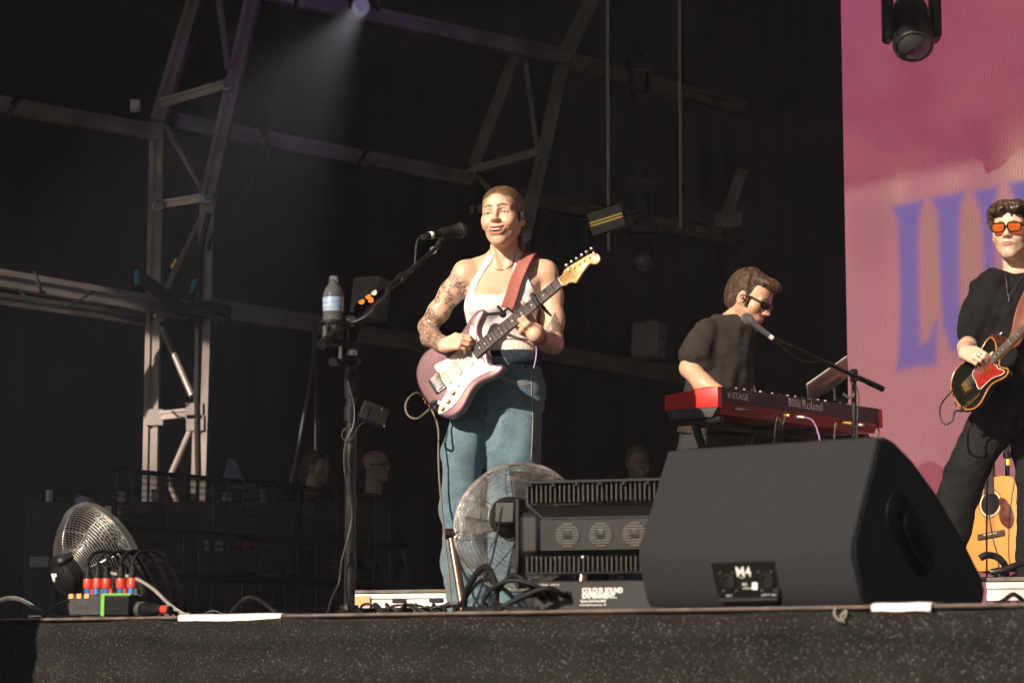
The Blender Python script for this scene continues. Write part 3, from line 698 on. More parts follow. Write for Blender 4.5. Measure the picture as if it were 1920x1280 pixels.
bm('leg', at(962, 1200, Y2 - .1), at(984, 446, Y2 - .1), .105, .12, f2, 'drape'); bm('rafter', at(985, 440, Y2 - .1), at(1058, 108, Y2 + .1), .105, .12, f2); bm('rafter', at(1059, 104, Y2 + .1), at(1142, -60, Y2 + .3), .11, .12, f2)  # this leg too carries its shade as black colour
for (a, b_) in (((886, 318), (1008, 286)), ((882, 395), (990, 380))): bm('rung', at(*a, Y2 - .02), at(*b_, Y2 - .1), .06, .06, f2, side=(0, 0, 1))
for (a, b_) in (((985, 112), (1008, 285)), ((895, 330), (980, 430))): MB().cyl(at(*a, Y2), at(*b_, Y2 - .05), .022, n=8).build('brace', 'truss_paint', f2)
f3 = thing('roof_frame', at(1350, 1170, 21.6), 'dim frame post with a raking strut behind the keyboard player', 'truss', 'aluminium frames of the stage wall')
Y3 = 21.6
bm('leg', at(1348, 1200, Y3), at(1353, 432, Y3), .11, .12, f3, 'drape'); bm('rafter', at(1354, 428, Y3), at(1392, 320, Y3), .10, .11, f3)  # post blackened with the drape colour in place of shade
MB().cyl(at(1356, 432, Y3), at(1394, 474, Y3 - .2), .025, n=8).build('brace', 'truss_paint', f3)
bm('cap_plate', at(1340, 412, Y3 - .1), at(1390, 412, Y3 - .1), .14, .05, f3, side=(0, 0, 1))
def rail(pts, w, h, label):
    p = [at(*q) for q in pts]; t = MB()
    for i in range(len(p) - 1): beam(t, p[i], p[i + 1], h, w, (0, 0, 1))
    return tag(t.build('wall_rail', 'truss_paint', smooth=0), label, 'rail', 'rails along the stage wall')
rail([(-60, 186, 15.85), (288, 248, 16.97)], .07, .115, 'upper aluminium rail leading from the left picture edge to the ladder frame')
rail([(330, 228, 17.2), (882, 336, 19.05)], .07, .115, 'upper aluminium rail between the ladder frame and the singer')
rail([(-60, 512, 15.8), (352, 582, 16.95)], .09, .12, 'broad lower aluminium rail left of the ladder frame, cables along it')
rail([(-60, 552, 16.0), (300, 603, 17.2)], .06, .085, 'thin lower rail just under the broad cable rail at left')
rail([(392, 577, 17.05), (620, 612, 17.8)], .09, .13, 'lower aluminium rail from the ladder frame to behind the bottle')
rail([(622, 618, 17.85), (878, 655, 19.0)], .08, .12, 'dim lower rail behind the boom stand')
rail([(500, -14, 17.3), (1052, 106, 19.15)], .08, .12, 'top purlin running under the lit spotlight')
rail([(1062, 112, 19.25), (1395, 205, 21.6)], .08, .12, 'dim top purlin fading right above the strobe panel')
rail([(980, 372, 19.3), (1348, 442, 21.5)], .07, .11, 'dim middle purlin behind the strobe panel')
rail([(972, 655, 19.3), (1345, 712, 21.4)], .09, .14, 'dim lower rail behind the fretboard end and keyboard player')

# couplers and bolts where rails and rungs meet the frames
def coupler(par, px, py, Y, r=.06):
    c = at(px, py, Y); MB().lathe(c, (0, -1, .1), [(.0001, .03), (r * .5, .03), (r * .62, .02), (r, .016), (r, -.02), (r * .7, -.03)], 14).build('coupler', 'steel', par)
    for k in range(4): a_ = k * math.pi / 2 + .6; MB().cyl(c + Vector((r * .75 * math.cos(a_), -.012, r * .75 * math.sin(a_))), c + Vector((r * .75 * math.cos(a_), -.030, r * .75 * math.sin(a_))), .011, n=6).build('bolt', 'steel', par)
for px, py, Y in ((292, 250, YA - .08), (300, 592, YA - .09), (378, 580, YB - .09), (296, 386, YA - .08), (388, 372, YB - .08), (425, 160, YB - .06)): coupler(f1, px, py, Y, .045)
for px, py, Y in ((884, 326, Y2 - .08), (985, 443, Y2 - .18), (1057, 108, Y2)): coupler(f2, px, py, Y, .05)
def sling(pts, r, lab): return cable('rigging_sling', [at(*p) for p in pts], r, 'black_rubber', lab, 'sling', group='slings and leads on the rails')
sling([(62, 512, 15.98), (66, 512, 15.86), (72, 530, 15.84), (78, 548, 15.86), (84, 548, 16.0)], .012, 'black sling wrapped round the broad rail near the left picture edge')
sling([(20, 195, 15.9), (45, 175, 15.9), (12, 225, 15.9), (55, 230, 15.95)], .014, 'black sling crossing the upper rail at the left picture edge')
sling([(478, 225, 17.3), (500, 262, 17.3), (498, 290, 17.35), (480, 268, 17.35)], .02, 'black strap round the upper rail right of the ladder frame')
sling([(690, 282, 18.2), (676, 300, 18.2), (668, 318, 18.25), (712, 300, 18.2)], .016, 'black strap round the upper rail left of the singer')
sling([(36, 545, 15.85), (64, 566, 15.85), (120, 576, 15.9), (160, 556, 16.0), (175, 548, 16.1)], .008, 'thin lead drooping under the broad left rail')
sling([(1105, 130, 19.2), (1104, 260, 19.2), (1102, 420, 19.3), (1098, 620, 19.4)], .008, 'thin dark lead hanging left of the strobe panel')
sling([(425, 582, 16.9), (430, 600, 16.9), (418, 622, 16.95), (412, 606, 17.0)], .012, 'short black tie hanging on the rail right of the ladder frame')
# grey cabinets sitting on the rails
def cabinet(px0, px1, py0, py1, Y, lean, label):
    c = at((px0 + px1) / 2, py1, Y); w = (px1 - px0) / F_PX * Y; h = (py1 - py0) / F_PX * Y
    x = Vector((.94, -.34, 0)); y = Vector((.34, .94, 0)); z = Vector((lean, 0, 1)).normalized()
    t = thing('speaker_cabinet', c, label, 'speaker', 'grey cabinets on the wall rails')
    MB().box(c + z * (h / 2 + .004), (w, .26, h), (x, y, z), .012).build('case', 'cabinet_grey', t)
    MB().box(c + z * (h / 2 + .004) - y * .136, (w * .84, .012, h * .9), (x, y, z), .004).build('grille', 'cabinet_grille', t)
    MB().tube([c + z * (h * .6) + x * (w / 2) + y * s_ for s_ in (-.05, .05)], .01, 6).build('handle', 'black_plastic', t)
mat('cabinet_grey', (0.45, 0.42, 0.40), .6, var=.15, vscale=6); mat('cabinet_grille', (0.30, 0.28, 0.27), .7, var=.15, vscale=8)
cabinet(664, 716, 522, 602, 17.6, .1, 'grey upright cabinet on the rail behind the boom stand')
cabinet(1188, 1240, 606, 672, 20.2, .08, 'grey upright cabinet on the rail left of the keyboard player')

# cables and cloth hanging on the left frame
cable('hanging_cable', [at(392, 400, 16.6), at(377, 470, 16.6), at(372, 600, 16.62), at(370, 760, 16.65), at(372, 900, 16.65)], .022, 'black_rubber', 'thick black cable bundle taped down the right leg of the ladder frame')
cable('hanging_cable', [at(560, -20, 16.6), at(520, 180, 16.6), at(470, 340, 16.6), at(400, 440, 16.6), at(392, 470, 16.6)], .016, 'black_rubber', 'black cable sweeping down from the roof to the ladder frame')
cable('hanging_cable', [at(262, 520, 16.7), at(300, 548, 16.65), at(340, 580, 16.6), at(385, 575, 16.6), at(430, 585, 16.7)], .05, 'drape', 'black sleeve of cables draped over the rail crossing at left')
cable('hanging_rope', [at(590, 610, 17.4), at(583, 700, 17.4), at(560, 830, 17.4), at(545, 905, 17.4)], .012, 'grey_rubber', 'dark slack rope hanging left of the water bottle')
cable('hanging_rope', [at(592, 612, 17.45), at(591, 900, 17.45)], .006, 'grey_rubber', 'thin straight cord hanging left of the water bottle')
for px, py, tw in ((256, 520, .1), (362, 536, .3)):
    tag(MB().box(at(px, py, 16.6), (.035, .012, .11), (Vector((1, 0, .2)).normalized(), Vector((0, 1, 0)), Vector((tw * -1 if px < 300 else tw, 0, 1)).normalized()), .003).build('cable_tie', 'cyan_tape'), 'turquoise cable tie %s' % ('on the broad left rail' if px < 300 else 'beside the right leg of the ladder frame'), 'cable tie', 'turquoise ties')
tg = MB().box(at(298, 308, 16.9), (.04, .012, .14), None, .004).build('hanging_tag', 'tag_yellow' if 'tag_yellow' in MATS else mat('tag_yellow', (.5, .42, .22), .7, var=.3, vscale=60)); tag(tg, 'small yellowish tag hanging on the left leg of the frame', 'tag')

# drop pipes
for px, y0, y1, Y, lab in ((1140, 90, 470, 17.6, 'thin drop pipe passing behind the strobe panel'), (1275, 60, 428, 18.5, 'thin drop pipe hanging right of the strobe panel')):
    tag(MB().cyl(at(px - 1, y0 - 140, Y), at(px + 1, y1, Y), .012, n=8).build('drop_pipe', 'aluminium'), lab, 'pipe', 'drop pipes')

# ---- dark mesh screen in front of the crew area
def mesh_screen():
    m = bpy.data.materials.new('scrim'); m.use_nodes = True; MATS['scrim'] = m; nt = m.node_tree; N = nt.nodes.new; L = nt.links.new; b = nt.nodes['Principled BSDF']
    b.inputs['Base Color'].default_value = (.014, .0125, .011, 1); b.inputs['Roughness'].default_value = .8
    tr = N('ShaderNodeBsdfTransparent'); mx = N('ShaderNodeMixShader'); tc = N('ShaderNodeTexCoord'); wv = N('ShaderNodeTexWave'); wv.bands_direction = 'Z'; wv.inputs['Scale'].default_value = 9; L(tc.outputs['Object'], wv.inputs[0])
    mr = N('ShaderNodeMapRange'); mr.inputs[3].default_value = .62; mr.inputs[4].default_value = .88; L(wv.outputs['Fac'], mr.inputs[0]); L(mr.outputs[0], mx.inputs[0]); L(tr.outputs[0], mx.inputs[1]); L(b.outputs[0], mx.inputs[2]); L(mx.outputs[0], nt.nodes['Material Output'].inputs[0])
    pts = [(216, 879, 12.4), (400, 896, 12.9), (560, 912, 13.4), (760, 934, 14.1)]
    th = thing('mesh_barrier', Vector((at(500, 1180, 13).x, 13, 0.01)), 'long dark see-through mesh barrier in front of the crew at left', 'barrier')
    for i in range(3):
        a, c = at(*pts[i]), at(*pts[i + 1]); a0, c0 = Vector((a.x, a.y, .03)), Vector((c.x, c.y, .03))
        b_ = MB(); n = (c0 - a0).normalized().cross(Vector((0, 0, 1))) * .004
        b_.add([a0, c0, c, a], [(0, 1, 2, 3)]); b_.build('mesh_panel', 'scrim', th, smooth=0)
        MB().tube([a - Vector((0, 0, .004)), c - Vector((0, 0, .004))], .014, 6).build('top_rail', 'drape', th)
        MB().tube([Vector((a0.x, a0.y, .01)), a - Vector((0, 0, .02))], .016, 6).build('post', 'black_metal', th)
        for k in range(1, 6):
            p = a0.lerp(c0, k / 6 + .02 * math.sin(k * 5)); tp = a.lerp(c, k / 6 + .02 * math.sin(k * 5)); MB().tube([p + n * 3, tp + n * 3], .006, 4).build('bar', 'barrier_bar' if 'barrier_bar' in MATS else mat('barrier_bar', (.03, .026, .022), .6), th)
        for zf in (.33, .62):
            p, q_ = a0.lerp(a, zf), c0.lerp(c, zf); MB().tube([p + n * 5, q_ + n * 5], .02, 4).build('mid_rail', 'black_metal', th)
mesh_screen()
# ================================================================== PEOPLE: materials
mat('eye_white', (0.75, 0.72, 0.68), 0.2)
mat('teeth', (0.80, 0.76, 0.68), 0.25, sss=0.1)
mat('mouth_dark', (0.10, 0.02, 0.018), 0.5)
def skin_mat(name, tattoo=False):
    m = mat(name, (.5, .3, .2), 0.42, attr='col', var=0.10, vscale=110, bump=0.12, bscale=700, sss=0.10, spec=0.5, rvar=0.12)
    if tattoo:
        nt = m.node_tree; N = nt.nodes.new; L = nt.links.new; b = nt.nodes['Principled BSDF']; old = b.inputs['Base Color'].links[0].from_socket
        tc = N('ShaderNodeTexCoord')
        nz = N('ShaderNodeTexNoise'); nz.inputs['Scale'].default_value = 30; nz.inputs['Detail'].default_value = 2; L(tc.outputs['Object'], nz.inputs[0])
        ad = N('ShaderNodeMix'); ad.data_type = 'RGBA'; ad.blend_type = 'ADD'; ad.inputs[0].default_value = .045; L(tc.outputs['Object'], ad.inputs[6]); L(nz.outputs['Color'], ad.inputs[7])
        def lines(scale, wd, seed):
            mp = N('ShaderNodeMapping'); mp.inputs['Location'].default_value = (seed, seed * 2, 0); L(ad.outputs[2], mp.inputs[0])
            v = N('ShaderNodeTexVoronoi'); v.feature = 'DISTANCE_TO_EDGE'; v.inputs['Scale'].default_value = scale; L(mp.outputs[0], v.inputs[0])
            r = N('ShaderNodeMapRange'); r.inputs[1].default_value = wd * .4; r.inputs[2].default_value = wd; r.inputs[3].default_value = 1; r.inputs[4].default_value = 0; L(v.outputs['Distance'], r.inputs[0]); return r.outputs[0]
        def mx_(a, c, op):
            q = N('ShaderNodeMath'); q.operation = op; q.use_clamp = True
            for i, s_ in enumerate((a, c)):
                if isinstance(s_, float): q.inputs[i].default_value = s_
                else: L(s_, q.inputs[i])
            return q.outputs[0]
        n2 = N('ShaderNodeTexNoise'); n2.inputs['Scale'].default_value = 34; n2.inputs['Detail'].default_value = 1; L(tc.outputs['Object'], n2.inputs[0])
        r2 = N('ShaderNodeMapRange'); r2.inputs[1].default_value = .44; r2.inputs[2].default_value = .50; L(n2.outputs['Fac'], r2.inputs[0])
        n3 = N('ShaderNodeTexNoise'); n3.inputs['Scale'].default_value = 75; n3.inputs['Detail'].default_value = 3; L(tc.outputs['Object'], n3.inputs[0])
        r3 = N('ShaderNodeMapRange'); r3.inputs[1].default_value = .60; r3.inputs[2].default_value = .64; L(n3.outputs['Fac'], r3.inputs[0])
        ink = mx_(mx_(lines(80, .17, 1.3), mx_(lines(200, .13, 4.1), .6, 'MULTIPLY'), 'MAXIMUM'), mx_(r3.outputs[0], .85, 'MULTIPLY'), 'MAXIMUM')
        at1 = N('ShaderNodeAttribute'); at1.attribute_name = 'tattoo'; at2 = N('ShaderNodeAttribute'); at2.attribute_name = 'tattoo_patch'
        m1 = mx_(at1.outputs['Fac'], mx_(r2.outputs[0], at2.outputs['Fac'], 'MAXIMUM'), 'MULTIPLY')
        fac = mx_(mx_(ink, m1, 'MULTIPLY'), .90, 'MULTIPLY')
        mm = N('ShaderNodeMix'); mm.data_type = 'RGBA'; L(fac, mm.inputs[0]); L(old, mm.inputs[6]); mm.inputs[7].default_value = (.035, .036, .042, 1); L(mm.outputs[2], b.inputs['Base Color'])
    return m
def hair_mat(name, c1, c2, stretch, rough=.40):
    """strands: colour and relief run along the combing direction stored in the attribute hv"""
    m = bpy.data.materials.new(name); m.use_nodes = True; MATS[name] = m; nt = m.node_tree; N = nt.nodes.new; L = nt.links.new; b = nt.nodes['Principled BSDF']
    a = N('ShaderNodeAttribute'); a.attribute_name = 'hv'
    n1 = N('ShaderNodeTexNoise'); n1.inputs['Scale'].default_value = 1.0; n1.inputs['Detail'].default_value = 4; L(a.outputs['Vector'], n1.inputs[0])
    n2 = N('ShaderNodeTexNoise'); n2.inputs['Scale'].default_value = 3.3; n2.inputs['Detail'].default_value = 2; L(a.outputs['Vector'], n2.inputs[0])
    ad = N('ShaderNodeMath'); ad.operation = 'ADD'; L(n1.outputs['Fac'], ad.inputs[0]); L(n2.outputs['Fac'], ad.inputs[1])
    r = N('ShaderNodeMapRange'); r.inputs[1].default_value = .75; r.inputs[2].default_value = 1.25; L(ad.outputs[0], r.inputs[0])
    mx = N('ShaderNodeMix'); mx.data_type = 'RGBA'; L(r.outputs[0], mx.inputs[0]); mx.inputs[6].default_value = (*c1, 1); mx.inputs[7].default_value = (*c2, 1); L(mx.outputs[2], b.inputs['Base Color'])
    bp = N('ShaderNodeBump'); bp.inputs['Strength'].default_value = .8; bp.inputs['Distance'].default_value = .004; L(ad.outputs[0], bp.inputs['Height']); L(bp.outputs[0], b.inputs['Normal'])
    b.inputs['Roughness'].default_value = rough; b.inputs['Specular IOR Level'].default_value = .4; return m
def comb(o, H, K=26.0, swirl=0.0):
    me = o.data; n = len(me.vertices); co = np.empty(n * 3, np.float32); me.vertices.foreach_get('co', co); q = H.inv(co.reshape(-1, 3).astype(float))
    an = np.arctan2(q[:, 0], q[:, 2] + .03); rr = np.hypot(q[:, 0], q[:, 2] + .03)
    if swirl: an = an + swirl * np.sin(q[:, 1] * 38 + q[:, 0] * 25) * .12
    a = me.attributes.new('hv', 'FLOAT_VECTOR', 'POINT'); a.data.foreach_set('vector', np.stack([an * K, q[:, 1] * 22, rr * 40], -1).astype(np.float32).ravel())
def A(px, py, Y): return np.array(at(px, py, Y))

# ================================================================== SINGER
def orient(bridge, u, v):
    u = Vector(u).normalized(); v = Vector(v); v = (v - u * v.dot(u)).normalized(); n = u.cross(v)
    if n.y > 0: n = -n
    return frame(bridge, u, v, n)
MG = orient(at(824, 717, 9.125), (.755, -.29, .585), (-.42, .34, .80)) @ Matrix.Scale(.965, 4)
MG3 = MG.to_3x3()
def gp(u, v, n): return MG @ Vector((u, v, n))
def on_guitar(px, py, h):
    o = Vector((0, 0, CAM_Z)); dd = at(px, py, 9) - o; n = MG3 @ Vector((0, 0, 1)); t = (MG.translation - o).dot(n) / dd.dot(n); return o + dd * t + n * h
def singer():
    base = A(925, 1180, 9.27); base[2] = 0.0
    T = thing('person', base, 'smiling woman in white halter top and blue jeans playing a mauve guitar', 'person', 'performers on stage')
    SKIN = np.array((.70, .435, .30))
    H = Frame(A(942, 407, 9.22), (-.30, -.95, .03), (-.04, .05, 1), 1.055)
    B = SDF()
    # torso, neck, shoulders
    def row(py, px, rx, ry, Y): p = A(px, py, Y); return (p[2], p[0], p[1], rx, ry)
    torso = [row(496, 946, .070, .055, 9.29), row(508, 946, .135, .062, 9.29), row(522, 946, .158, .076, 9.28), row(545, 942, .148, .090, 9.27), row(575, 940, .142, .098, 9.27), row(605, 942, .134, .092, 9.27), row(635, 946, .122, .084, 9.28), row(662, 950, .120, .086, 9.29), row(700, 955, .116, .082, 9.30), row(740, 955, .112, .08, 9.30)]
    B.loft(torso, .03)
    B.cone(A(948, 438, 9.265), A(944, 500, 9.285), .048, .054, .02)
    for a, b in (((905, 498), (872, 508)), ((988, 498), (1022, 508))):
        B.cone(A(945, 484, 9.31), A(*b, 9.29), .034, .040, .05)
    B.ell(A(912, 572, 9.205), (.060, .052, .058), None, .03); B.ell(A(971, 572, 9.205), (.060, .052, .058), None, .03)
    B.cone(A(908, 501, 9.245), A(934, 506, 9.236), .008, .006, .03); B.cone(A(980, 501, 9.25), A(952, 507, 9.238), .008, .006, .03)   # collar bones
    for px in (932, 952): B.cone(A(px + (14 if px > 940 else -9), 462, 9.24), A(px, 503, 9.232), .008, .006, .022)
    # right arm (left in the picture)
    sR, eR, wR = A(872, 514, 9.27), A(802, 613, 9.315), np.array(on_guitar(843, 653, .046))
    B.ell(A(873, 515, 9.27), (.043, .048, .050), None, .03)
    B.chain([sR, A(846, 548, 9.275), A(822, 585, 9.29), eR], [.046, .0440, .0405, .037], .025)
    B.chain([eR, A(808, 632, 9.25), A(828, 645, 9.15), wR], [.036, .0395, .032, .0245], .02)
    # left arm
    sL, eL, wL = A(1024, 514, 9.30), A(1038, 645, 9.23), A(1003, 628, 9.005)
    B.ell(A(1019, 514, 9.30), (.044, .048, .050), None, .03)
    B.chain([sL, A(1033, 555, 9.29), A(1037, 600, 9.26), eL], [.046, .047, .043, .037], .025)
    B.chain([eL, A(1030, 642, 9.17), wL], [.037, .038, .026], .02)
    L = head_ops(B, H, smile=1.0, slit=.0036)
    # strumming hand: seen from its back, fingers curled towards the strings
    gn = MG3 @ Vector((0, 0, 1)); gu = MG3 @ Vector((1, 0, 0)); gv = MG3 @ Vector((0, 1, 0))
    kR = on_guitar(872, 647, .052)
    hr = hand_ops(B, wR, kR - Vector(wR), gn * .85 + Vector((-.35, 0, .45)), [(30, 62, 45), (34, 64, 45), (40, 66, 45), (46, 66, 45)], dict(side=-1, world=[Vector(wR).lerp(kR, .25) + gv * .020, on_guitar(864, 634, .044), on_guitar(880, 640, .034), on_guitar(888, 650, .022)]), .90)
    # fretting hand: comes from below and behind, fingers over the fretboard, thumb over the top
    dl = gn * .80 + gv * .28 - gu * .20; dl.normalize(); kL = gp(.418, -.046, -.006)
    wL2 = kL - dl * .078; B.cone(wL, wL2, .027, .024, .02)
    hl = hand_ops(B, wL2, dl, -gv - gu * .05, [(52, 62, 40), (56, 64, 40), (60, 64, 42), (62, 62, 45)], dict(side=1, world=[wL2 + dl * .02 + gu * .02, gp(.455, -.010, -.040), gp(.468, .022, -.030), gp(.470, .046, -.004)]), .90)
    # regions: head and hands fine, the rest coarser
    nk = A(945, 486, 9.25)[2]
    hb = (H.o - [.13, .14, .20], H.o + [.13, .15, .14]); hb[0][2] = nk - .004
    allv = []
    allv.append(B.mesh(hb[0], hb[1], .0021))
    lo, hi = B.bounds(.02); hi[2] = nk + .004
    v, f = B.mesh(lo, hi, .0034); v = relax(v, f, 1, .3); allv.append((v, f))
    v, f = join_np(allv)
    col = np.tile(SKIN, (len(v), 1)); col = head_cols(v, H, L, col, (.52, .155, .125), (.050, .025, .015))
    q = H.inv(v); e = np.sqrt((q[:, 0] / .0625) ** 2 + ((q[:, 1] + .10) / .112) ** 2 + ((q[:, 2] + .034) / .1085) ** 2); nzz = fold_noise(7, 900, .03, (1, 1, .3), 2)(q[:, 0], q[:, 1], q[:, 2])
    t = (np.clip((e + nzz * .6 - .985) / .03, 0, 1) * (q[:, 2] > -.02))[:, None] * .5; col = col * (1 - t) + np.array((.13, .078, .040)) * t      # baby hair at the hairline
    # warmer knuckles and elbows
    for p in [hr[i][1] for i in range(4)] + [hl[i][1] for i in range(4)] + [Vector(eL), Vector(eR)]:
        e = np.exp(-(np.linalg.norm(v - np.array(p), axis=1) / .013) ** 2)[:, None] * .3; col = col * (1 - e) + col * np.array([1, .75, .68]) * e
    # tattoo masks
    d1, t1 = seg_dist(v, sR, eR); d2, t2 = seg_dist(v, eR, wR)
    tm = np.clip((t1 - .02) / .1, 0, 1) * (d1 < .075) * (v[:, 0] < A(893, 540, 9.27)[0]); fm = (d2 < .06) * np.clip((.97 - t2) / .05, 0, 1) * (v[:, 0] < wR[0] + .005)
    pc = np.array([A(1041, 584, 9.2), A(1021, 622, 9.2), A(1059, 624, 9.2)])
    def tri(p):
        r = np.ones(len(p), bool)
        for i in range(3):
            a, b = pc[i], pc[(i + 1) % 3]; r &= ((b[0] - a[0]) * (p[:, 2] - a[2]) - (b[2] - a[2]) * (p[:, 0] - a[0])) > 0
        return r
    tl = tri(v) | tri(v * 1.0) ; tl = tl & (v[:, 1] < 9.27) & (v[:, 0] > A(1015, 600, 9.2)[0])
    col[tl] = col[tl] * np.array([.62, .66, .70])
    skin_mat('skin_singer', True)
    np_mesh('body', v, f, 'skin_singer', T, col=col, masks={'tattoo': np.maximum(np.maximum(tm, fm), tl * .9), 'tattoo_patch': np.maximum(fm, tl)})
    eyes(H, T, (.010, .008, .006))
    tt = MB(); tt.tube([Vector(H(x, -.0845 + 12 * x * x, -.0622 + 9 * x * x)) for x in np.linspace(-.026, .026, 15)], [.003] + [.0054] * 13 + [.003], 8, side=Vector(H.z), flat=.6); te = tt.build('teeth', 'teeth', T)
    md = MB(); md.ball(Vector(H(0, -.066, -.068)), (.022, .012, .010), 14, 8, tuple(Vector(c) for c in H.A.T)); md.build('tongue', 'mouth_dark', T)
    # hair: combed back tight, parted, low ponytail
    hair_mat('hair_blond', (.026, .014, .007), (.25, .15, .075), (1, .35, 1))
    S = SDF(); E = lambda c, r, k=.02, mode='add': S.ell(H(*c), np.array(r) * H.k, H.A, k, mode)
    E((0, .024, .039), (.0780, .0955, .0860), .02); E((0, -.029, .058), (.0575, .0485, .0425), .03); E((0, .06, -.01), (.070, .062, .075), .03)
    S.cone(H(-.058, .0, .02), H(-.062, .03, -.03), .020, .022, .02); S.cone(H(.058, .0, .02), H(.062, .03, -.03), .020, .022, .02)
    S.ell(H(0, -.10, -.034), np.array((.0640, .116, .1135)) * H.k, H.A, .006, 'sub')
    for sg in (-1, 1): S.ell(H(sg * .084, .012, -.012), (.024, .026, .036), H.A, .004, 'sub')
    S.half(H(0, 0, -.072), -H.z + H.y * -.0, 'inter', .02)
    S.cone(H(.004, -.066, .108), H(.002, .06, .128), .0045, .0045, .006, 'sub')
    S.cone(H(.0, .112, -.028), H(.008, .13, -.045), .019, .026, .014); S.chain([H(.008, .13, -.045), H(.016, .140, -.085), H(.022, .118, -.135), H(.018, .10, -.17)], [.026, .027, .022, .006], .014)
    def strands(x, y, z):
        qx = (x - H.o[0]) * H.x[0] + (y - H.o[1]) * H.x[1] + (z - H.o[2]) * H.x[2]; qz = (x - H.o[0]) * H.z[0] + (y - H.o[1]) * H.z[1] + (z - H.o[2]) * H.z[2]
        an = np.arctan2(qx, qz + .03); return .00022 * np.sin(an * 90) + .0002 * np.sin(an * 173 + 1)
    S.warp(strands); lo, hi = S.bounds(.01); v, f = S.mesh(lo, hi, .0022); comb(np_mesh('hair', v, f, 'hair_blond', T), H)
    iem = MB(); iem.ball(Vector(H(.084, .004, -.008)), (.007, .010, .011), 10, 8, tuple(Vector(c) for c in H.A.T)); iem.tube(catmull([Vector(H(.086, .004, .0)), Vector(H(.086, .022, .024)), Vector(H(.078, .045, .0)), Vector(H(.06, .07, -.06))], 5), .0016, 5); iem.build('earpiece', 'black_plastic', T)
    # white halter top
    X = lambda px, py: (A(px, py, 9.2)[0], A(px, py, 9.2)[2])
    S = SDF(); S.ops = [o for o in B.ops[:0]]
    S.loft(torso, .03); S.cone(A(951, 438, 9.265), A(945, 500, 9.29), .051, .056, .02)
    for b in ((872, 508), (1022, 508)): S.cone(A(945, 484, 9.31), A(*b, 9.29), .034, .040, .05)
    S.ell(A(912, 572, 9.205), (.060, .052, .058), None, .03); S.ell(A(971, 572, 9.205), (.060, .052, .058), None, .03)
    S.cone(A(908, 501, 9.245), A(934, 506, 9.236), .008, .006, .03); S.cone(A(980, 501, 9.25), A(952, 507, 9.238), .008, .006, .03)
    for px in (932, 952): S.cone(A(px + (14 if px > 940 else -9), 462, 9.24), A(px, 503, 9.232), .008, .006, .022)
    S.cone(A(895, 574, 9.172), A(985, 574, 9.172), .018, .018, .03)
    S.warp(fold_noise(5, 38, .0016, (1, 1, .6))); S.offset(.0052)
    S.poly_xz([X(*p) for p in ((862, 610), (866, 585), (871, 560), (880, 536), (893, 512), (909, 484), (914, 474), (927, 474), (921, 488), (908, 508), (897, 528), (890, 546), (889, 552), (893, 554), (942, 555), (948, 550), (956, 528), (963, 500), (968, 472), (982, 472), (982, 500), (990, 520), (1000, 540), (1008, 562), (1016, 600), (1014, 630), (985, 635), (940, 635), (880, 636), (866, 636))], 'inter', .003)
    lo, hi = S.bounds(.035); lo[2] = A(945, 650, 9.2)[2]; v, f = S.mesh(lo, hi, .0030)
    mat('white_knit', (.80, .78, .80), .85, var=.03, vscale=40, bump=.25, bscale=900, sheen=.2); np_mesh('halter_top', v, f, 'white_knit', T)
    # ribbed white waistband of the undershorts
    def sup(a): c, s_ = math.cos(a), math.sin(a); return (math.copysign(abs(c) ** (2 / 2.3), c), math.copysign(abs(s_) ** (2 / 2.3), s_))
    wb = MB(); n = 120; vs = []; fs = []
    for j, (py, ex) in enumerate(((643, .003), (645, .0065), (664, .0065), (672, .003))):
        for k in range(n):
            a = 2 * math.pi * k / n; c = A(948, py, 9.285); rb = ex + .0012 * math.sin(k * math.pi * 2 / 3 + 1) ; q_ = sup(a); vs.append((c[0] + (.1215 + rb) * q_[0], c[1] + (.087 + rb) * q_[1], c[2] + .0008 * math.sin(k * 2.1)))
    for j in range(3):
        for k in range(n): fs.append((j * n + k, j * n + (k + 1) % n, (j + 1) * n + (k + 1) % n, (j + 1) * n + k))
    wb.add(vs, [q[::-1] for q in fs]); mat('cotton', (.74, .68, .62), .85, var=.05); wb.build('waistband', 'cotton', T, smooth=180)
    # jeans
    J = SDF()
    J.loft([row(662, 951, .1275, .094, 9.29), row(690, 953, .134, .102, 9.295), row(725, 955, .146, .116, 9.30), row(770, 950, .135, .11, 9.30)], .04)
    J.chain([A(904, 738, 9.285), A(868, 850, 9.23), A(862, 950, 9.22), A(868, 1050, 9.24), A(878, 1130, 9.25), A(884, 1172, 9.25)], [.090, .083, .079, .080, .082, .088], .03)
    J.chain([A(972, 745, 9.30), A(960, 850, 9.26), A(955, 950, 9.28), A(945, 1060, 9.32), A(940, 1172, 9.33)], [.104, .106, .100, .096, .098], .03)
    J.cone(A(905, 762, 9.20), A(908, 880, 9.19), .008, .010, .03, 'sub')
    J.warp(fold_noise(11, 15, .0062, (1, 1, .5))); J.warp(fold_noise(12, 34, .0016, (.6, .6, 1.2)))
    def hem(x, y, z):   # stacked folds above the shoes and at the hip crease
        w = np.clip((.22 - z) / .22, 0, 1); c = np.exp(-((z - A(930, 765, 9.2)[2]) / .05) ** 2)
        return (.006 * w + .0030 * c) * np.sin(z * 130 + 3 * np.sin(x * 22) + 2 * np.sin(y * 18))
    J.warp(hem); J.half(A(950, 674, 9.29), (0, 0, 1), 'inter', .004); J.half((0, 0, .012), (0, 0, -1), 'inter', .01)
    lo, hi = J.bounds(.02); lo[2] = 0.0; v, f = J.mesh(lo, hi, .0048); v = relax(v, f, 1, .3)
    m = mat('denim', (.075, .135, .178), .85, col2=(.130, .215, .265), vscale=14, bump=.35, bscale=700, sheen=.15)
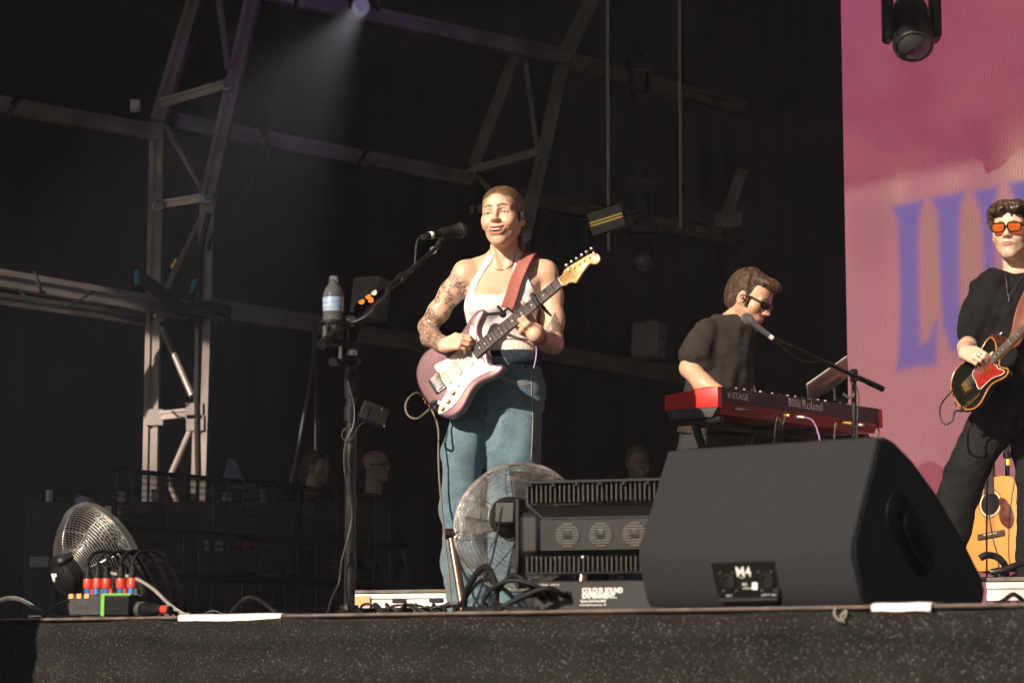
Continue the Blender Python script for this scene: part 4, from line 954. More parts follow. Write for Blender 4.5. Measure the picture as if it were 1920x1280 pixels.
    nt = m.node_tree; N = nt.nodes.new; Lk = nt.links.new; b = nt.nodes['Principled BSDF']; old = b.inputs['Base Color'].links[0].from_socket
    tc = N('ShaderNodeTexCoord'); mp = N('ShaderNodeMapping'); mp.inputs['Scale'].default_value = (1, 1, .18); Lk(tc.outputs['Object'], mp.inputs[0])
    nz = N('ShaderNodeTexNoise'); nz.inputs['Scale'].default_value = 640; nz.inputs['Detail'].default_value = 2; Lk(mp.outputs[0], nz.inputs[0])
    mr = N('ShaderNodeMapRange'); mr.inputs[1].default_value = .35; mr.inputs[2].default_value = .65; mr.inputs[3].default_value = .62; mr.inputs[4].default_value = 1.38; Lk(nz.outputs['Fac'], mr.inputs[0])
    mx = N('ShaderNodeMix'); mx.data_type = 'RGBA'; mx.blend_type = 'MULTIPLY'; mx.inputs[0].default_value = 1; Lk(old, mx.inputs[6]); Lk(mr.outputs[0], mx.inputs[7]); Lk(mx.outputs[2], b.inputs['Base Color'])
    je = np_mesh('jeans', v, f, 'denim', T)
    # dark rolled belt line, stitching, pocket
    bl = MB(); n = 64; vs = []; fs = []
    for j, (py, ex) in enumerate(((660, .003), (662, .0075), (686, .0115), (688, .004))):
        for k in range(n):
            a = 2 * math.pi * k / n; c = A(952, py, 9.292); q_ = sup(a); vs.append((c[0] + (.1275 + ex) * q_[0], c[1] + (.0955 + ex) * q_[1], c[2]))
    for j in range(3):
        for k in range(n): fs.append((j * n + k, (j + 1) * n + k, (j + 1) * n + (k + 1) % n, j * n + (k + 1) % n))
    mat('denim_dark', (.026, .038, .052), .95, spec=.1, var=.3, vscale=50, bump=.3, bscale=600); bl.add(vs, fs); bl.build('waist_seam', 'denim_dark', je, smooth=180)
    mat('stitch', (.42, .38, .30), .8)
    from mathutils.bvhtree import BVHTree
    bvh = BVHTree.FromPolygons([tuple(p) for p in v], [tuple(int(i) for i in q) for q in f])
    def onto(px, py):
        o = Vector((0, 0, CAM_Z)); dd = (at(px, py, 9) - o).normalized(); h = bvh.ray_cast(o, dd, 20)[0]; return h - dd * .0012 if h else at(px, py, 9.2)
    for pl in ([(937, 693), (940, 702), (952, 711), (972, 716), (994, 718)], [(934, 692), (937, 704), (951, 714), (972, 719.5), (994, 721)], [(996, 696), (997, 740), (999, 790), (996, 860)]):
        q = catmull([Vector((*p, 0)) for p in pl], 8); MB().tube([onto(p.x, p.y) for p in q], .0013, 5).build('stitching', 'stitch', je)
    for px in (929, 985): MB().tube([onto(px, 668), onto(px + .5, 690)], .004, 4, flat=.5).build('belt_loop', 'denim_dark', je)
    # shoes
    for px, Y in ((878, 9.15), (940, 9.22)):
        p = A(px, 1160, Y); sh = SDF(); sh.cone((p[0], Y + .08, .035), (p[0] - .02, Y - .12, .03), .042, .038, .02); sh.half((0, 0, .001), (0, 0, -1)); lo, hi = sh.bounds(.01); vv, ff = sh.mesh(lo, hi, .006); np_mesh('shoe', vv, ff, 'white_paint', T)
    # necklace, ring, wristbands
    bv2 = BVHTree.FromPolygons([tuple(p) for p in allv[1][0]], [tuple(int(i) for i in q) for q in allv[1][1]])
    def skin(px, py):
        o = Vector((0, 0, CAM_Z)); dd = (at(px, py, 9) - o).normalized(); h = bv2.ray_cast(o, dd, 20)[0]; return h - dd * .002 if h else at(px, py, 9.2)
    q = catmull([Vector((*p, 0)) for p in ((913, 487), (917, 496), (926, 503), (938, 506), (950, 503), (960, 497), (966, 488))], 7); MB().tube([skin(p.x, p.y) for p in q], .0016, 5).build('necklace', 'gold', T)
    rp = hl[2]; c = rp[0].lerp(rp[1], .45); dd = (rp[1] - rp[0]).normalized(); MB().lathe(c, dd, [(.0092, -.002), (.0104, -.002), (.0104, .002), (.0092, .002), (.0092, -.002)], 18).build('ring', 'gold', T)
    wl = Vector(wL); fd = (wl - Vector(eL)).normalized()
    for k, mm in enumerate(('orange_tape', 'red_plastic', 'band_lilac' if 'band_lilac' in MATS else mat('band_lilac', (.35, .22, .45), .7))):
        cc = wl - fd * (.018 + .011 * k); mm = ('orange_tape', 'red_plastic', 'band_lilac')[k]; r = .0295 + .0016 * k
        MB().lathe(cc, fd + Vector((.12 * k, 0, -.1 * k)), [(r, -.004), (r + .003, -.003), (r + .003, .003), (r, .004), (r, -.004)], 22).build('wristband', mm, T)
    MB().tube(catmull([at(1005, 645, 9.03), at(1006, 660, 9.03), at(1004, 676, 9.02), at(1001, 690, 9.02)], 5), [.0035] * 16, 5).build('band_tail', 'band_lilac', T)
    return T, hr, hl
SINGER, HR, HL = singer()
# ================================================================== SINGER'S GUITAR
def smooth2(pts, n=5): return [(p.x, p.y) for p in catmull([Vector((a, b, 0)) for a, b in pts], n, True)]
mat('mauve_paint', (0.20, 0.105, 0.118), 0.36, 0.3, var=0.05, vscale=200, coat=0.35)
mat('pickguard_cream', (0.80, 0.78, 0.68), 0.4, var=0.04); mat('knob_cream', (0.66, 0.56, 0.38), 0.45, var=0.06)
mat('maple', (0.62, 0.36, 0.12), 0.35, var=0.12, vscale=30, stretch=(1, 8, 8), coat=0.4); mat('rosewood', (0.055, 0.030, 0.026), 0.5, var=0.3, vscale=60, stretch=(1, 8, 8)); mat('nickel', (.62, .60, .57), .22, 1.0)
def electric_guitar(Mg, label, body_pts, guard_pts, body_m, guard_m, hw, pick_m, head=True, grp=None, thick=.044):
    """local x runs along the neck from the bridge (0) to the nut (.648), y to the bass side, z out of the face"""
    G = thing('electric_guitar', None, label, 'guitar', grp, M=Mg)
    b = MB(); b.prism(body_pts, -thick, 0, None, .011, 4); b.build('body', body_m, G, local=True, smooth=50)
    g_ = MB(); g_.prism(guard_pts, .0005, .0035, None, .0012, 1); pg = g_.build('pickguard', guard_m, G, local=True)
    nk = MB()   # neck: rounded back
    n = 14; sec = []
    for u, w, th in ((.190, .0285, .024), (.30, .0275, .023), (.648, .0215, .020)):
        sec.append([(u, w * math.cos(math.pi * k / (n - 1)), .0065 - th * abs(math.sin(math.pi * k / (n - 1))) ** .8) for k in range(n)])
    vs = [p for s_ in sec for p in s_]; fs = []
    for i in range(len(sec) - 1):
        for k in range(n): a = i * n + k; c = i * n + (k + 1) % n; fs.append((a, c, c + n, a + n))
    fs += [tuple(range(n))[::-1], tuple(range((len(sec) - 1) * n, len(sec) * n))]
    nk.add(vs, fs); nk.build('neck', 'maple', G, local=True)
    fb = MB(); fb.add([(.188, -.0285, .0068), (.648, -.0215, .0068), (.648, .0215, .0068), (.188, .0285, .0068), (.188, -.0275, .0125), (.648, -.0205, .0125), (.648, .0205, .0125), (.188, .0275, .0125)], [(3, 2, 1, 0), (4, 5, 6, 7), (0, 1, 5, 4), (1, 2, 6, 5), (2, 3, 7, 6), (3, 0, 4, 7)])
    fbo = fb.build('fretboard', 'rosewood', G, local=True, smooth=0)
    for i in range(1, 22):
        u = .648 * 2 ** (-i / 12); w = .0205 + (.0275 - .0205) * (.648 - u) / .46
        MB().tube([(u, -w, .0128), (u, w, .0128)], .0014, 4).build('fret', 'nickel', fbo, local=True)
    for i in (3, 5, 7, 9, 12, 15, 17, 19):
        u = .648 * (2 ** (-i / 12) + 2 ** (-(i - 1) / 12)) / 2
        for yy in ((0,) if i != 12 else (-.012, .012)): MB().cyl((u, yy, .0122), (u, yy, .0131), .0032, n=10).build('inlay', 'pickguard_cream', fbo, local=True)
    MB().box((.6500, 0, .0105), (.004, .042, .009)).build('nut', 'pickguard_cream', G, local=True)
    hs = [(.652, -.021), (.675, -.024), (.690, -.034), (.697, -.045), (.712, -.040), (.740, -.030), (.770, -.021), (.792, -.019), (.797, -.027), (.812, -.038), (.830, -.034), (.838, -.018), (.834, .0), (.815, .014), (.780, .022), (.735, .029), (.700, .034), (.685, .032), (.668, .022), (.652, .021)]
    h_ = MB(); h_.prism(smooth2(hs, 3), -.010, .004, None, .002, 2); ho = h_.build('headstock', 'maple' if head else body_m, G, local=True)
    for k in range(6):
        u = .705 + k * .0245; yy = .0215 - k * .0028
        MB().cyl((u, yy - .006, .004), (u, yy - .006, .017), .0032, n=10).build('tuning_post', 'nickel', ho, local=True)
        t = MB(); t.cyl((u, yy + .006, -.004), (u, yy + .022, -.004), .0024, n=8); t.ball((u, yy + .028, -.004), (.009, .008, .0055), 10, 7); t.build('tuner', 'chrome', ho, local=True)
    for k in range(6):
        yb = -.026 + k * .0104; yn = -.0175 + k * .007; r = .0006 + .00011 * k
        MB().tube([(0, yb, .0155), (.650, yn, .0158), (.705 + (5 - k) * .0245 if False else .705 + k * .0 + .0245 * (5 - k) * 0 + .0245 * k * 0 + .02, yn * .9 + .004, .0105)], r, 4).build('string', 'nickel', G, local=True)
    if hw == 'strat':
        br = MB(); br.box((-.006, 0, .005), (.040, .076, .006), None, .0015); bro = br.build('bridge', 'chrome', G, local=True)
        for k in range(6): MB().box((-.002, -.026 + k * .0104, .0115), (.028, .0094, .006), None, .0012).build('saddle', 'nickel', bro, local=True)
        MB().box((-.030, 0, .004), (.012, .07, .012), None, .003).build('tremolo_plate', 'black_metal', bro, local=True)
        for u, ang in ((.038, .14), (.098, 0), (.158, 0)):
            pk = MB(); x = Vector((math.cos(ang), math.sin(ang), 0)); y = Vector((-math.sin(ang), math.cos(ang), 0)); pk.box((u, 0, .0065), (.018, .076, .009), (x, y, Vector((0, 0, 1))), .004); po = pk.build('pickup', pick_m, G, local=True)
            for k in range(6): p = Vector((u, 0, 0)) + y * (-.026 + k * .0104); MB().cyl(p + Vector((0, 0, .0105)), p + Vector((0, 0, .0122)), .0026, n=8).build('pole_piece', 'nickel', po, local=True)
        for u, v in ((.028, -.078), (-.008, -.094), (-.045, -.104)):
            MB().lathe((u, v, .003), (0, 0, 1), [(0.0125, 0), (.012, .004), (.0095, .006), (.009, .012), (.0075, .0135), (.0001, .0135)], 18).build('knob', 'knob_cream', G, local=True)
        MB().tube([(.062, -.066, .003), (.064, -.068, .016)], .0035, 8).build('switch', 'pickguard_cream', G, local=True)
        jp = [(-.078, -.060), (-.066, -.050), (-.045, -.060), (-.030, -.078), (-.028, -.086), (-.040, -.086), (-.062, -.078)]
        MB().prism(smooth2(jp, 3), .0005, .004, Matrix.Translation((-.004, .006, 0)), .001).build('jack_plate', 'chrome', G, local=True)
        for k in range(11):
            a = guard_pts[int(len(guard_pts) * k / 11)]; c = (sum(p[0] for p in guard_pts) / len(guard_pts), sum(p[1] for p in guard_pts) / len(guard_pts))
            MB().cyl((a[0] * .95 + c[0] * .05, a[1] * .95 + c[1] * .05, .003), (a[0] * .95 + c[0] * .05, a[1] * .95 + c[1] * .05, .0042), .0022, n=8).build('screw', 'nickel', pg, local=True)
    else:
        br = MB(); br.box((-.002, 0, .006), (.060, .078, .008), None, .0015); bro = br.build('bridge', 'gold', G, local=True)
        for k in range(3): MB().cyl((-.018, -.021 + k * .021, .013), (.010, -.021 + k * .021, .013), .006, n=10).build('saddle', 'gold', bro, local=True)
        for u, m_ in ((.045, 'black_plastic'), (.15, 'gold')): MB().box((u, 0, .007), (.022, .075, .008), None, .004).build('pickup', m_, G, local=True)
        for u in (-.075, -.035): MB().lathe((u, -.105, .002), (0, 0, 1), [(.010, 0), (.010, .013), (.0085, .0145), (.0001, .0145)], 16).build('knob', 'gold', G, local=True)
        MB().box((-.03, -.105, .002), (.15, .022, .003), None, .001).build('control_plate', 'gold', G, local=True)
    for p, q in (((.30, .128, -.02), (.313, .134, -.02)), ((-.084, .0, -.02), (-.100, .0, -.02))): MB().cyl(p, q, .006, n=10).build('strap_button', 'nickel', G, local=True)
    return G
STRAT = smooth2([(-.088, .0), (-.084, .055), (-.066, .105), (-.030, .140), (.015, .156), (.060, .150), (.100, .130), (.138, .117), (.175, .117), (.215, .128), (.255, .143), (.290, .148), (.316, .138), (.318, .122), (.298, .108), (.272, .094), (.252, .072), (.246, .045), (.245, .030), (.236, -.030), (.226, -.052), (.222, -.070), (.232, -.090), (.252, -.108), (.262, -.124), (.250, -.138), (.222, -.141), (.190, -.133), (.160, -.122), (.128, -.118), (.095, -.126), (.058, -.145), (.015, -.162), (-.030, -.158), (-.064, -.128), (-.083, -.065)], 5)
GUARD = smooth2([(.238, .060), (.246, .100), (.236, .108), (.200, .072), (.150, .060), (.090, .060), (.040, .072), (.018, .072), (.016, .048), (.022, .030), (.014, .0), (.018, -.040), (.008, -.055), (-.030, -.072), (-.064, -.098), (-.070, -.112), (-.058, -.118), (-.020, -.124), (.020, -.122), (.060, -.108), (.100, -.094), (.140, -.092), (.185, -.102), (.225, -.118), (.240, -.120), (.236, -.106), (.216, -.088), (.204, -.070), (.206, -.048), (.196, -.034), (.190, -.030), (.190, .030), (.215, .036)], 4)
if MG.to_3x3().determinant() < 0: print('guitar frame is mirrored')
GUITAR = electric_guitar(MG, 'mauve electric guitar with cream pickguard held by the singer', STRAT, GUARD, 'mauve_paint', 'pickguard_cream', 'strat', 'pickguard_cream')
mat('ink_brown', (.16, .07, .02), .6)
text_part('logo_lettering', 'Fender', .020, MG @ Matrix.Translation((.692, -.022, .0045)) @ Matrix.Rotation(R(-4), 4, 'Z') @ Matrix.Shear('XZ', 4, (0, 0)), 'ink_brown', GUITAR, .0003)
# strap: over her left shoulder to the upper horn
mat('strap_coral', (.37, .120, .090), .75, var=.12, vscale=40, bump=.15, bscale=300)
def ribbon(name, pts, nors, w, th, m, par=None, label=None, cat=None, sub=8, edge=None):
    P = catmull(pts, sub); Nn = catmull(nors, sub); b = MB(); vs = []; fs = []
    for i, p in enumerate(P):
        t = (P[min(i + 1, len(P) - 1)] - P[max(i - 1, 0)]).normalized(); n = (Nn[i] - t * Nn[i].dot(t)).normalized(); s_ = t.cross(n)
        ww = w(i / (len(P) - 1)) if callable(w) else w
        for a, c in ((-.5, 0), (-.42, th), (-.34, th * .7), (.34, th * .7), (.42, th), (.5, 0), (.5, -th * .3), (-.5, -th * .3)): vs.append(p + s_ * (a * ww) + n * c)
    for i in range(len(P) - 1):
        for k in range(8): a = i * 8 + k; c = i * 8 + (k + 1) % 8; fs.append((a, a + 8, c + 8, c))
    fs += [tuple(range(8)), tuple(range((len(P) - 1) * 8, len(P) * 8))[::-1]]
    b.add(vs, fs); o = b.build(name, m, par, smooth=60)
    return tag(o, label, cat) if label else o
hb = gp(.305, .130, -.005)
ST = thing('guitar_strap', hb, 'coral woven guitar strap over the shoulder of the woman in white', 'strap')
ribbon('webbing', [at(951, 577, 9.075), at(957, 560, 9.115), at(968, 525, 9.18), at(981, 495, 9.205), at(991, 478, 9.25), at(996, 476, 9.32), at(1000, 492, 9.40), at(1005, 540, 9.42), at(1000, 600, 9.42), at(940, 700, 9.43), at(880, 740, 9.36), gp(-.09, 0, -.02)],
       [Vector((-.1, -1, .1)), Vector((-.1, -1, .15)), Vector((-.15, -1, .2)), Vector((-.1, -.8, .5)), Vector((0, -.4, 1)), Vector((.1, .4, 1)), Vector((.2, 1, .3)), Vector((.2, 1, 0)), Vector((.2, 1, 0)), Vector((-.2, 1, 0)), Vector((-.7, .7, 0)), Vector((-1, .3, 0))], .052, .004, 'strap_coral', ST)
q = [gp(.302, .126, -.015), at(940, 586, 9.055), at(933, 574, 9.06)]
MB().tube(catmull(q, 5), .0055, 8).build('strap_clip', 'black_plastic', ST)
MB().lathe(at(943, 589, 9.055), (0, -1, .2), [(.0001, .012), (.008, .012), (.0135, .006), (.0135, -.006), (.0001, -.006)], 18).build('strap_lock', 'black_plastic', ST)
MB().tube([at(944, 585, 9.055), at(952, 578, 9.065), at(963, 586, 9.065)], .005, 6).build('buckle', 'black_plastic', ST)
# capo
cu = .648 * 2 ** (-3.6 / 12)
CP = thing('capo', gp(cu, 0, .012), 'black spring capo clamped on the mauve guitar neck', 'capo')
def gbox(u, v, n, s_, rot=0): x = MG3 @ Vector((math.cos(rot), math.sin(rot), 0)); y = MG3 @ Vector((-math.sin(rot), math.cos(rot), 0)); z = MG3 @ Vector((0, 0, 1)); return MB().box(gp(u, v, n), s_, (x, y, z), .003)
gbox(cu, .002, .022, (.017, .066, .009)).build('bar', 'black_plastic', CP); gbox(cu, .036, .004, (.015, .008, .036)).build('yoke', 'black_plastic', CP)
MB().tube([gp(cu - .002, .030, -.020), gp(cu, -.02, -.024), gp(cu + .004, -.050, -.018), gp(cu + .012, -.084, -.008)], [.006, .007, .0065, .004], 8).build('lever', 'black_plastic', CP)
# instrument cable: out of the jack, looped round, then down to the floor
mat('braid', (.045, .035, .028), .7, col2=(.30, .24, .17), vscale=330)
MB_ = thing('instrument_cable', at(823, 1160, 9.15), 'brown flecked guitar cable looping from the mauve guitar to the floor', 'cable')
MB().tube([gp(-.050, -.062, .004), gp(-.062, -.072, .020), gp(-.085, -.085, .036)], [.006, .0065, .0045], 10).build('plug', 'black_plastic', MB_)
MB().tube(catmull([gp(-.085, -.085, .036), at(783, 784, 8.99), at(766, 779, 9.0), at(760, 762, 9.02), at(768, 744, 9.06), at(785, 737, 9.12), at(805, 760, 9.2), at(821, 800, 9.16), at(822, 850, 9.12), at(824, 900, 9.11), at(833, 1000, 9.1), at(842, 1080, 9.05), at(847, 1140, 8.9), Vector((at(850, 1150, 8.8).x, 8.8, .006))], 8), .0042, 7).build('lead', 'braid', MB_, smooth=180)
# ================================================================== SINGER'S MICROPHONE STAND
Zv = Vector((0, 0, 1))
def floorpt(px, Y): p = at(px, 1150, Y); return Vector((p.x, Y, 0.0))
MSY = 7.4
mb0 = floorpt(655, MSY)
MS = thing('microphone_stand', mb0, 'tall black round base boom stand carrying a bottle beside the singer', 'microphone stand')
MB().lathe(mb0, Zv, [(.0001, .001), (.128, .001), (.130, .008), (.128, .014), (.09, .020), (.045, .026), (.03, .036), (.028, .050), (.0001, .050)], 40).build('base', 'black_metal', MS)
pt = at(659, 690, MSY); tp = at(661, 612, MSY)
MB().cyl(mb0 + Zv * .045, pt, .0175, .0165, 20).build('lower_tube', 'worn_tube' if 'worn_tube' in MATS else mat('worn_tube', (.03, .028, .027), .28, .5, var=.5, vscale=18, rvar=.15), MS)
MB().lathe(at(658.5, 735, MSY), pt - mb0, [(.0175, -.02), (.021, -.018), (.0225, .0), (.0225, .055), (.020, .062), (.019, .07)], 20).build('clutch', 'black_rubber', MS)
MB().cyl(pt, tp, .0115, .0115, 14).build('upper_tube', 'black_metal', MS)
sp = MB()
for k in range(5): sp.lathe(at(660, 684 - k * 4.2, MSY), Zv, [(.0115, -.002), (.0158, -.001), (.0158, .001), (.0115, .002)], 16)
sp.build('spring_ring', 'steel', MS); MB().lathe(at(660, 662, MSY), Zv, [(.012, -.010), (.0165, -.009), (.0165, .009), (.012, .010)], 18).build('collar', 'steel', MS)
bj = at(660, 605, MSY - .02)
jt = MB(); jt.tube(catmull([at(661, 640, MSY), at(667, 622, MSY - .01), at(668, 606, MSY - .015), at(660, 600, MSY - .02)], 5), [.010] * 16, 10); jt.box(bj, (.04, .034, .075), (Vector((.78, 0, .62)), Vector((0, 1, 0)), Vector((-.62, 0, .78))), .010); jt.build('boom_joint', 'black_plastic', MS)
MB().cyl(bj - Vector((0, .03, 0)), bj + Vector((0, .03, 0)), .018, n=16).build('joint_knob', 'black_plastic', MS)
b0, b1 = at(603, 646, MSY - .17), at(824, 460, 7.95); bd = (b1 - b0).normalized(); bl = (b1 - b0).length
MB().cyl(b0, b0 + bd * (bl * .30), .0155, .0155, 16).build('counterweight', 'black_rubber', MS); MB().cyl(b0 - bd * .004, b0 + bd * .02, .0175, .0165, 16).build('end_cap', 'black_plastic', MS)
MB().cyl(b0 + bd * (bl * .30), b0 + bd * (bl * .64), .0115, .0115, 14).build('boom_tube', 'black_metal', MS); MB().cyl(b0 + bd * (bl * .63), b0 + bd * (bl * .67), .0165, .0145, 14).build('boom_clutch', 'black_plastic', MS); MB().cyl(b0 + bd * (bl * .66), b1, .0072, .0072, 12).build('boom_rod', 'steel' if False else 'black_metal', MS)
# plectrum strip on the boom
PK = thing('plectrum_holder', b0 + bd * (bl * .42), 'black plectrum holder clipped on the boom with orange plectra', 'plectrum holder')
xh, yh, zh = bd, Vector((0, 1, 0)) - bd * bd.y, None; yh.normalize(); zh = xh.cross(yh)
if zh.z < 0: zh = -zh
MB().box(b0 + bd * (bl * .40) + zh * .017 - yh * .004, (.17, .03, .022), (xh, yh, zh), .004).build('rail', 'black_rubber', PK)
def plectrum(px, py, Y, m, lab, tilt):
    tri = smooth2([(-.009, .006), (.009, .006), (.007, -.004), (0, -.008), (-.007, -.004)], 3); x = Vector((math.cos(tilt), -.15, math.sin(tilt))).normalized(); y = Vector((-math.sin(tilt), 0, math.cos(tilt))); n = x.cross(y)
    o = MB().prism(tri, -.0006, .0006, frame(at(px, py, Y), x, y, n)).build('plectrum', m); tag(o, lab, 'plectrum', 'plectra on the boom')
mat('pick_orange', (.85, .20, .03), .35); mat('pick_pearl', (.6, .56, .5), .3)
plectrum(678.5, 566, MSY, 'pick_orange', 'lower orange plectrum in the holder on the boom', .5); plectrum(691, 557, MSY + .02, 'pick_orange', 'upper orange plectrum in the holder on the boom', .5)
plectrum(702, 549, MSY + .05, 'pick_pearl', 'pale plectrum at the top end of the holder', .6); plectrum(696, 563, MSY + .0, 'pick_orange', 'orange plectrum edge under the boom holder', .75)
# microphone
m0, m1 = at(796, 443.5, 7.93), at(872, 430, 8.02); md_ = (m1 - m0).normalized()
MC = thing('microphone', at(835, 437, 7.97), 'black handheld vocal microphone in the clip left of the singer', 'microphone')
ml = (m1 - m0).length
MB().lathe(m0, md_, [(.0001, 0), (.0095, 0), (.0115, .004), (.0125, ml * .25), (.0155, ml * .5), (.0195, ml * .66), (.021, ml * .70), (.0225, ml * .71), (.0225, ml * .735), (.021, ml * .74)], 24).build('handle', 'mic_black' if 'mic_black' in MATS else mat('mic_black', (.016, .013, .012), .3, .3, var=.2), MC)
def grille_mat():
    m = mat('mic_grille', (.03, .022, .018), .35, .8); nt = m.node_tree; N = nt.nodes.new; L = nt.links.new; tc = N('ShaderNodeTexCoord'); v = N('ShaderNodeTexVoronoi'); v.inputs['Scale'].default_value = 420; L(tc.outputs['Object'], v.inputs[0]); bp = N('ShaderNodeBump'); bp.inputs['Strength'].default_value = 1; bp.inputs['Distance'].default_value = .002; L(v.outputs['Distance'], bp.inputs['Height']); L(bp.outputs[0], nt.nodes['Principled BSDF'].inputs['Normal'])
grille_mat()
MB().lathe(m0, md_, [(.021, ml * .735), (.0255, ml * .79), (.0265, ml * .86), (.0265, ml * .875), (.024, ml * .95), (.016, ml * 1.01), (.0001, ml * 1.03)], 26).build('grille', 'mic_grille', MC)
MB().lathe(m0, md_, [(.0262, ml * .845), (.0278, ml * .85), (.0278, ml * .885), (.0262, ml * .89)], 26).build('grille_band', 'steel', MC)
MB().lathe(m0, md_, [(.0125, ml * .12), (.0135, ml * .13), (.0135, ml * .19), (.0125, ml * .2)], 18).build('tape_band', 'white_paint', MC)
MB().cyl(m0 - md_ * .012, m0 + md_ * .04, .0085, .0105, 14).build('plug', 'steel', MC)
cl = MB(); cl.lathe(m0 + md_ * (ml * .38), md_, [(.0165, 0), (.0195, .002), (.0205, ml * .30), (.0175, ml * .31)], 20); cl.tube(catmull([m0 + md_ * (ml * .5) - Zv * .02, at(826, 452, 7.95), at(818, 466, 7.94), b1], 4), .009, 10); cl.build('clip', 'black_rubber', MS)
MB().cyl(at(812, 468, 7.92), at(812, 468, 7.92) + Vector((0, .03, 0)), .011, n=12).build('clip_screw', 'chrome', MS)
cable('microphone_cable', [m0 - md_ * .01, at(786, 446, 7.9), at(781, 456, 7.88), at(779, 480, 7.86), at(776, 505, 7.84), at(768, 512, 7.78), at(756, 512, 7.74), at(754, 524, 7.66), at(748, 530, 7.70), at(728, 540, 7.60), at(722, 556, 7.5), at(712, 566, 7.42), at(702, 572, 7.36), at(690, 590, 7.33), at(662, 604, 7.34), at(651, 600, 7.34), at(650, 640, 7.36), at(650, 700, 7.37), at(664, 760, 7.37), at(662, 800, 7.36), at(648, 830, 7.36), at(646, 880, 7.36), at(660, 960, 7.37), at(652, 1010, 7.36), at(641, 1050, 7.36), at(636, 1090, 7.36), at(622, 1120, 7.3), floorpt(606, 7.1) + Zv * .006, floorpt(560, 6.9) + Zv * .006], .0032, 'cable_black' if 'cable_black' in MATS else mat('cable_black', (.035, .033, .032), .4, var=.2), 'thin black cable wound down the boom stand from the microphone')
# bottle holder and bottle
BH = thing('bottle_holder', at(632, 690, MSY - .02), 'black clamp on cup holder on the boom stand', 'cup holder')
bc = at(624, 640, MSY - .05)
MB().lathe(bc - Zv * .012, Zv, [(.0001, 0), (.044, 0), (.045, .006), (.045, .012), (.041, .012), (.041, .004), (.0001, .004)], 28).build('cup_base', 'black_plastic', BH); MB().lathe(bc + Zv * .055, Zv, [(.0405, 0), (.045, 0), (.045, .010), (.0405, .010), (.0405, 0)], 28).build('cup_ring', 'black_plastic', BH)
for a in (.5, 2.4, 4.4): dv = Vector((math.cos(a), math.sin(a), 0)) * .0435; MB().tube([bc + dv - Zv * .003, bc + dv + Zv * .056], .005, 6).build('cup_strut', 'black_plastic', BH)
MB().box(at(638, 666, MSY - .07), (.012, .02, .06), None, .003).build('bracket', 'steel', BH); MB().tube([at(637, 672, MSY - .06), at(660, 676, MSY)], .010, 8).build('arm', 'black_metal', BH); MB().box(at(660, 676, MSY), (.05, .05, .03), None, .008).build('clamp', 'black_plastic', BH)
for px in (624, 633): MB().cyl(at(px, 679, MSY - .09), at(px, 679, MSY - .07), .014, n=14).build('knob', 'black_plastic', BH)
def glass_mat(name, col, rough, ior, tint=(1, 1, 1)):
    m = bpy.data.materials.new(name); m.use_nodes = True; MATS[name] = m; b = m.node_tree.nodes['Principled BSDF']; b.inputs['Base Color'].default_value = (*col, 1); b.inputs['Roughness'].default_value = rough; b.inputs['Transmission Weight'].default_value = 1.0; b.inputs['IOR'].default_value = ior; return m
glass_mat('clear_plastic', (.95, .96, .98), .10, 1.25); MATS['clear_plastic'].node_tree.nodes['Principled BSDF'].inputs['Transmission Weight'].default_value = .92
BT = thing('water_bottle', bc, 'clear plastic water bottle with blue label in the cup holder', 'bottle')
prof = [(.0001, .001), (.026, .001), (.0325, .006), (.0325, .03), (.0315, .036), (.0325, .042), (.0325, .075), (.0305, .082), (.0325, .090), (.0325, .142), (.031, .155), (.024, .172), (.0145, .184), (.0135, .186), (.0135, .192), (.0165, .193), (.0165, .1965), (.0135, .198), (.0135, .208), (.0125, .209)]
inn = [(max(r - .0012, .0001), z + (.0012 if i < 2 else 0)) for i, (r, z) in enumerate(prof)][::-1]
MB().lathe(bc, Zv, prof + inn, 32).build('shell', 'clear_plastic', BT, smooth=50)
mat('bottle_label', (.46, .52, .60), .35, col2=(.08, .22, .42), vscale=60, stretch=(.4, .4, 2))
MB().lathe(bc, Zv, [(.0329, .095), (.0331, .096), (.0331, .138), (.0329, .139)], 32).build('label', 'bottle_label', BT)
# bodypack mixer clipped on the stand
PM = thing('personal_mixer', at(700, 778, MSY), 'small black control box clipped halfway up the boom stand', 'control box')
x = Vector((.90, .25, -.32)).normalized(); y = Vector((-.25, .95, .1)); z = x.cross(y); y = z.cross(x)
MB().box(at(701, 776, MSY), (.088, .05, .062), (x, y, z), .006).build('case', 'black_rubber', PM); MB().box(at(684, 772, MSY - .03), (.028, .01, .045), (x, y, z), .003).build('display', 'pack_screen' if 'pack_screen' in MATS else mat('pack_screen', (.012, .015, .02), .6, spec=.2), PM)
for px, py in ((715, 766), (719, 797)): MB().cyl(at(px, py, MSY - .02), at(px + 3, py + 1, MSY - .02), .006, n=8).build('socket', 'gold', PM)
MB().tube([at(659, 776, MSY), at(684, 778, MSY)], .009, 8).build('clamp_arm', 'black_metal', PM); MB().cyl(at(658, 790, MSY), at(658, 762, MSY), .0225, n=14).build('clamp', 'black_plastic', PM)
cable('earphone_cable', [at(684, 790, MSY), at(672, 800, MSY), at(660, 822, MSY - .02), at(648, 825, MSY - .02), at(641, 818, MSY), at(644, 806, MSY), at(652, 800, MSY)], .002, 'cable_black', 'thin looped cable under the control box on the stand')

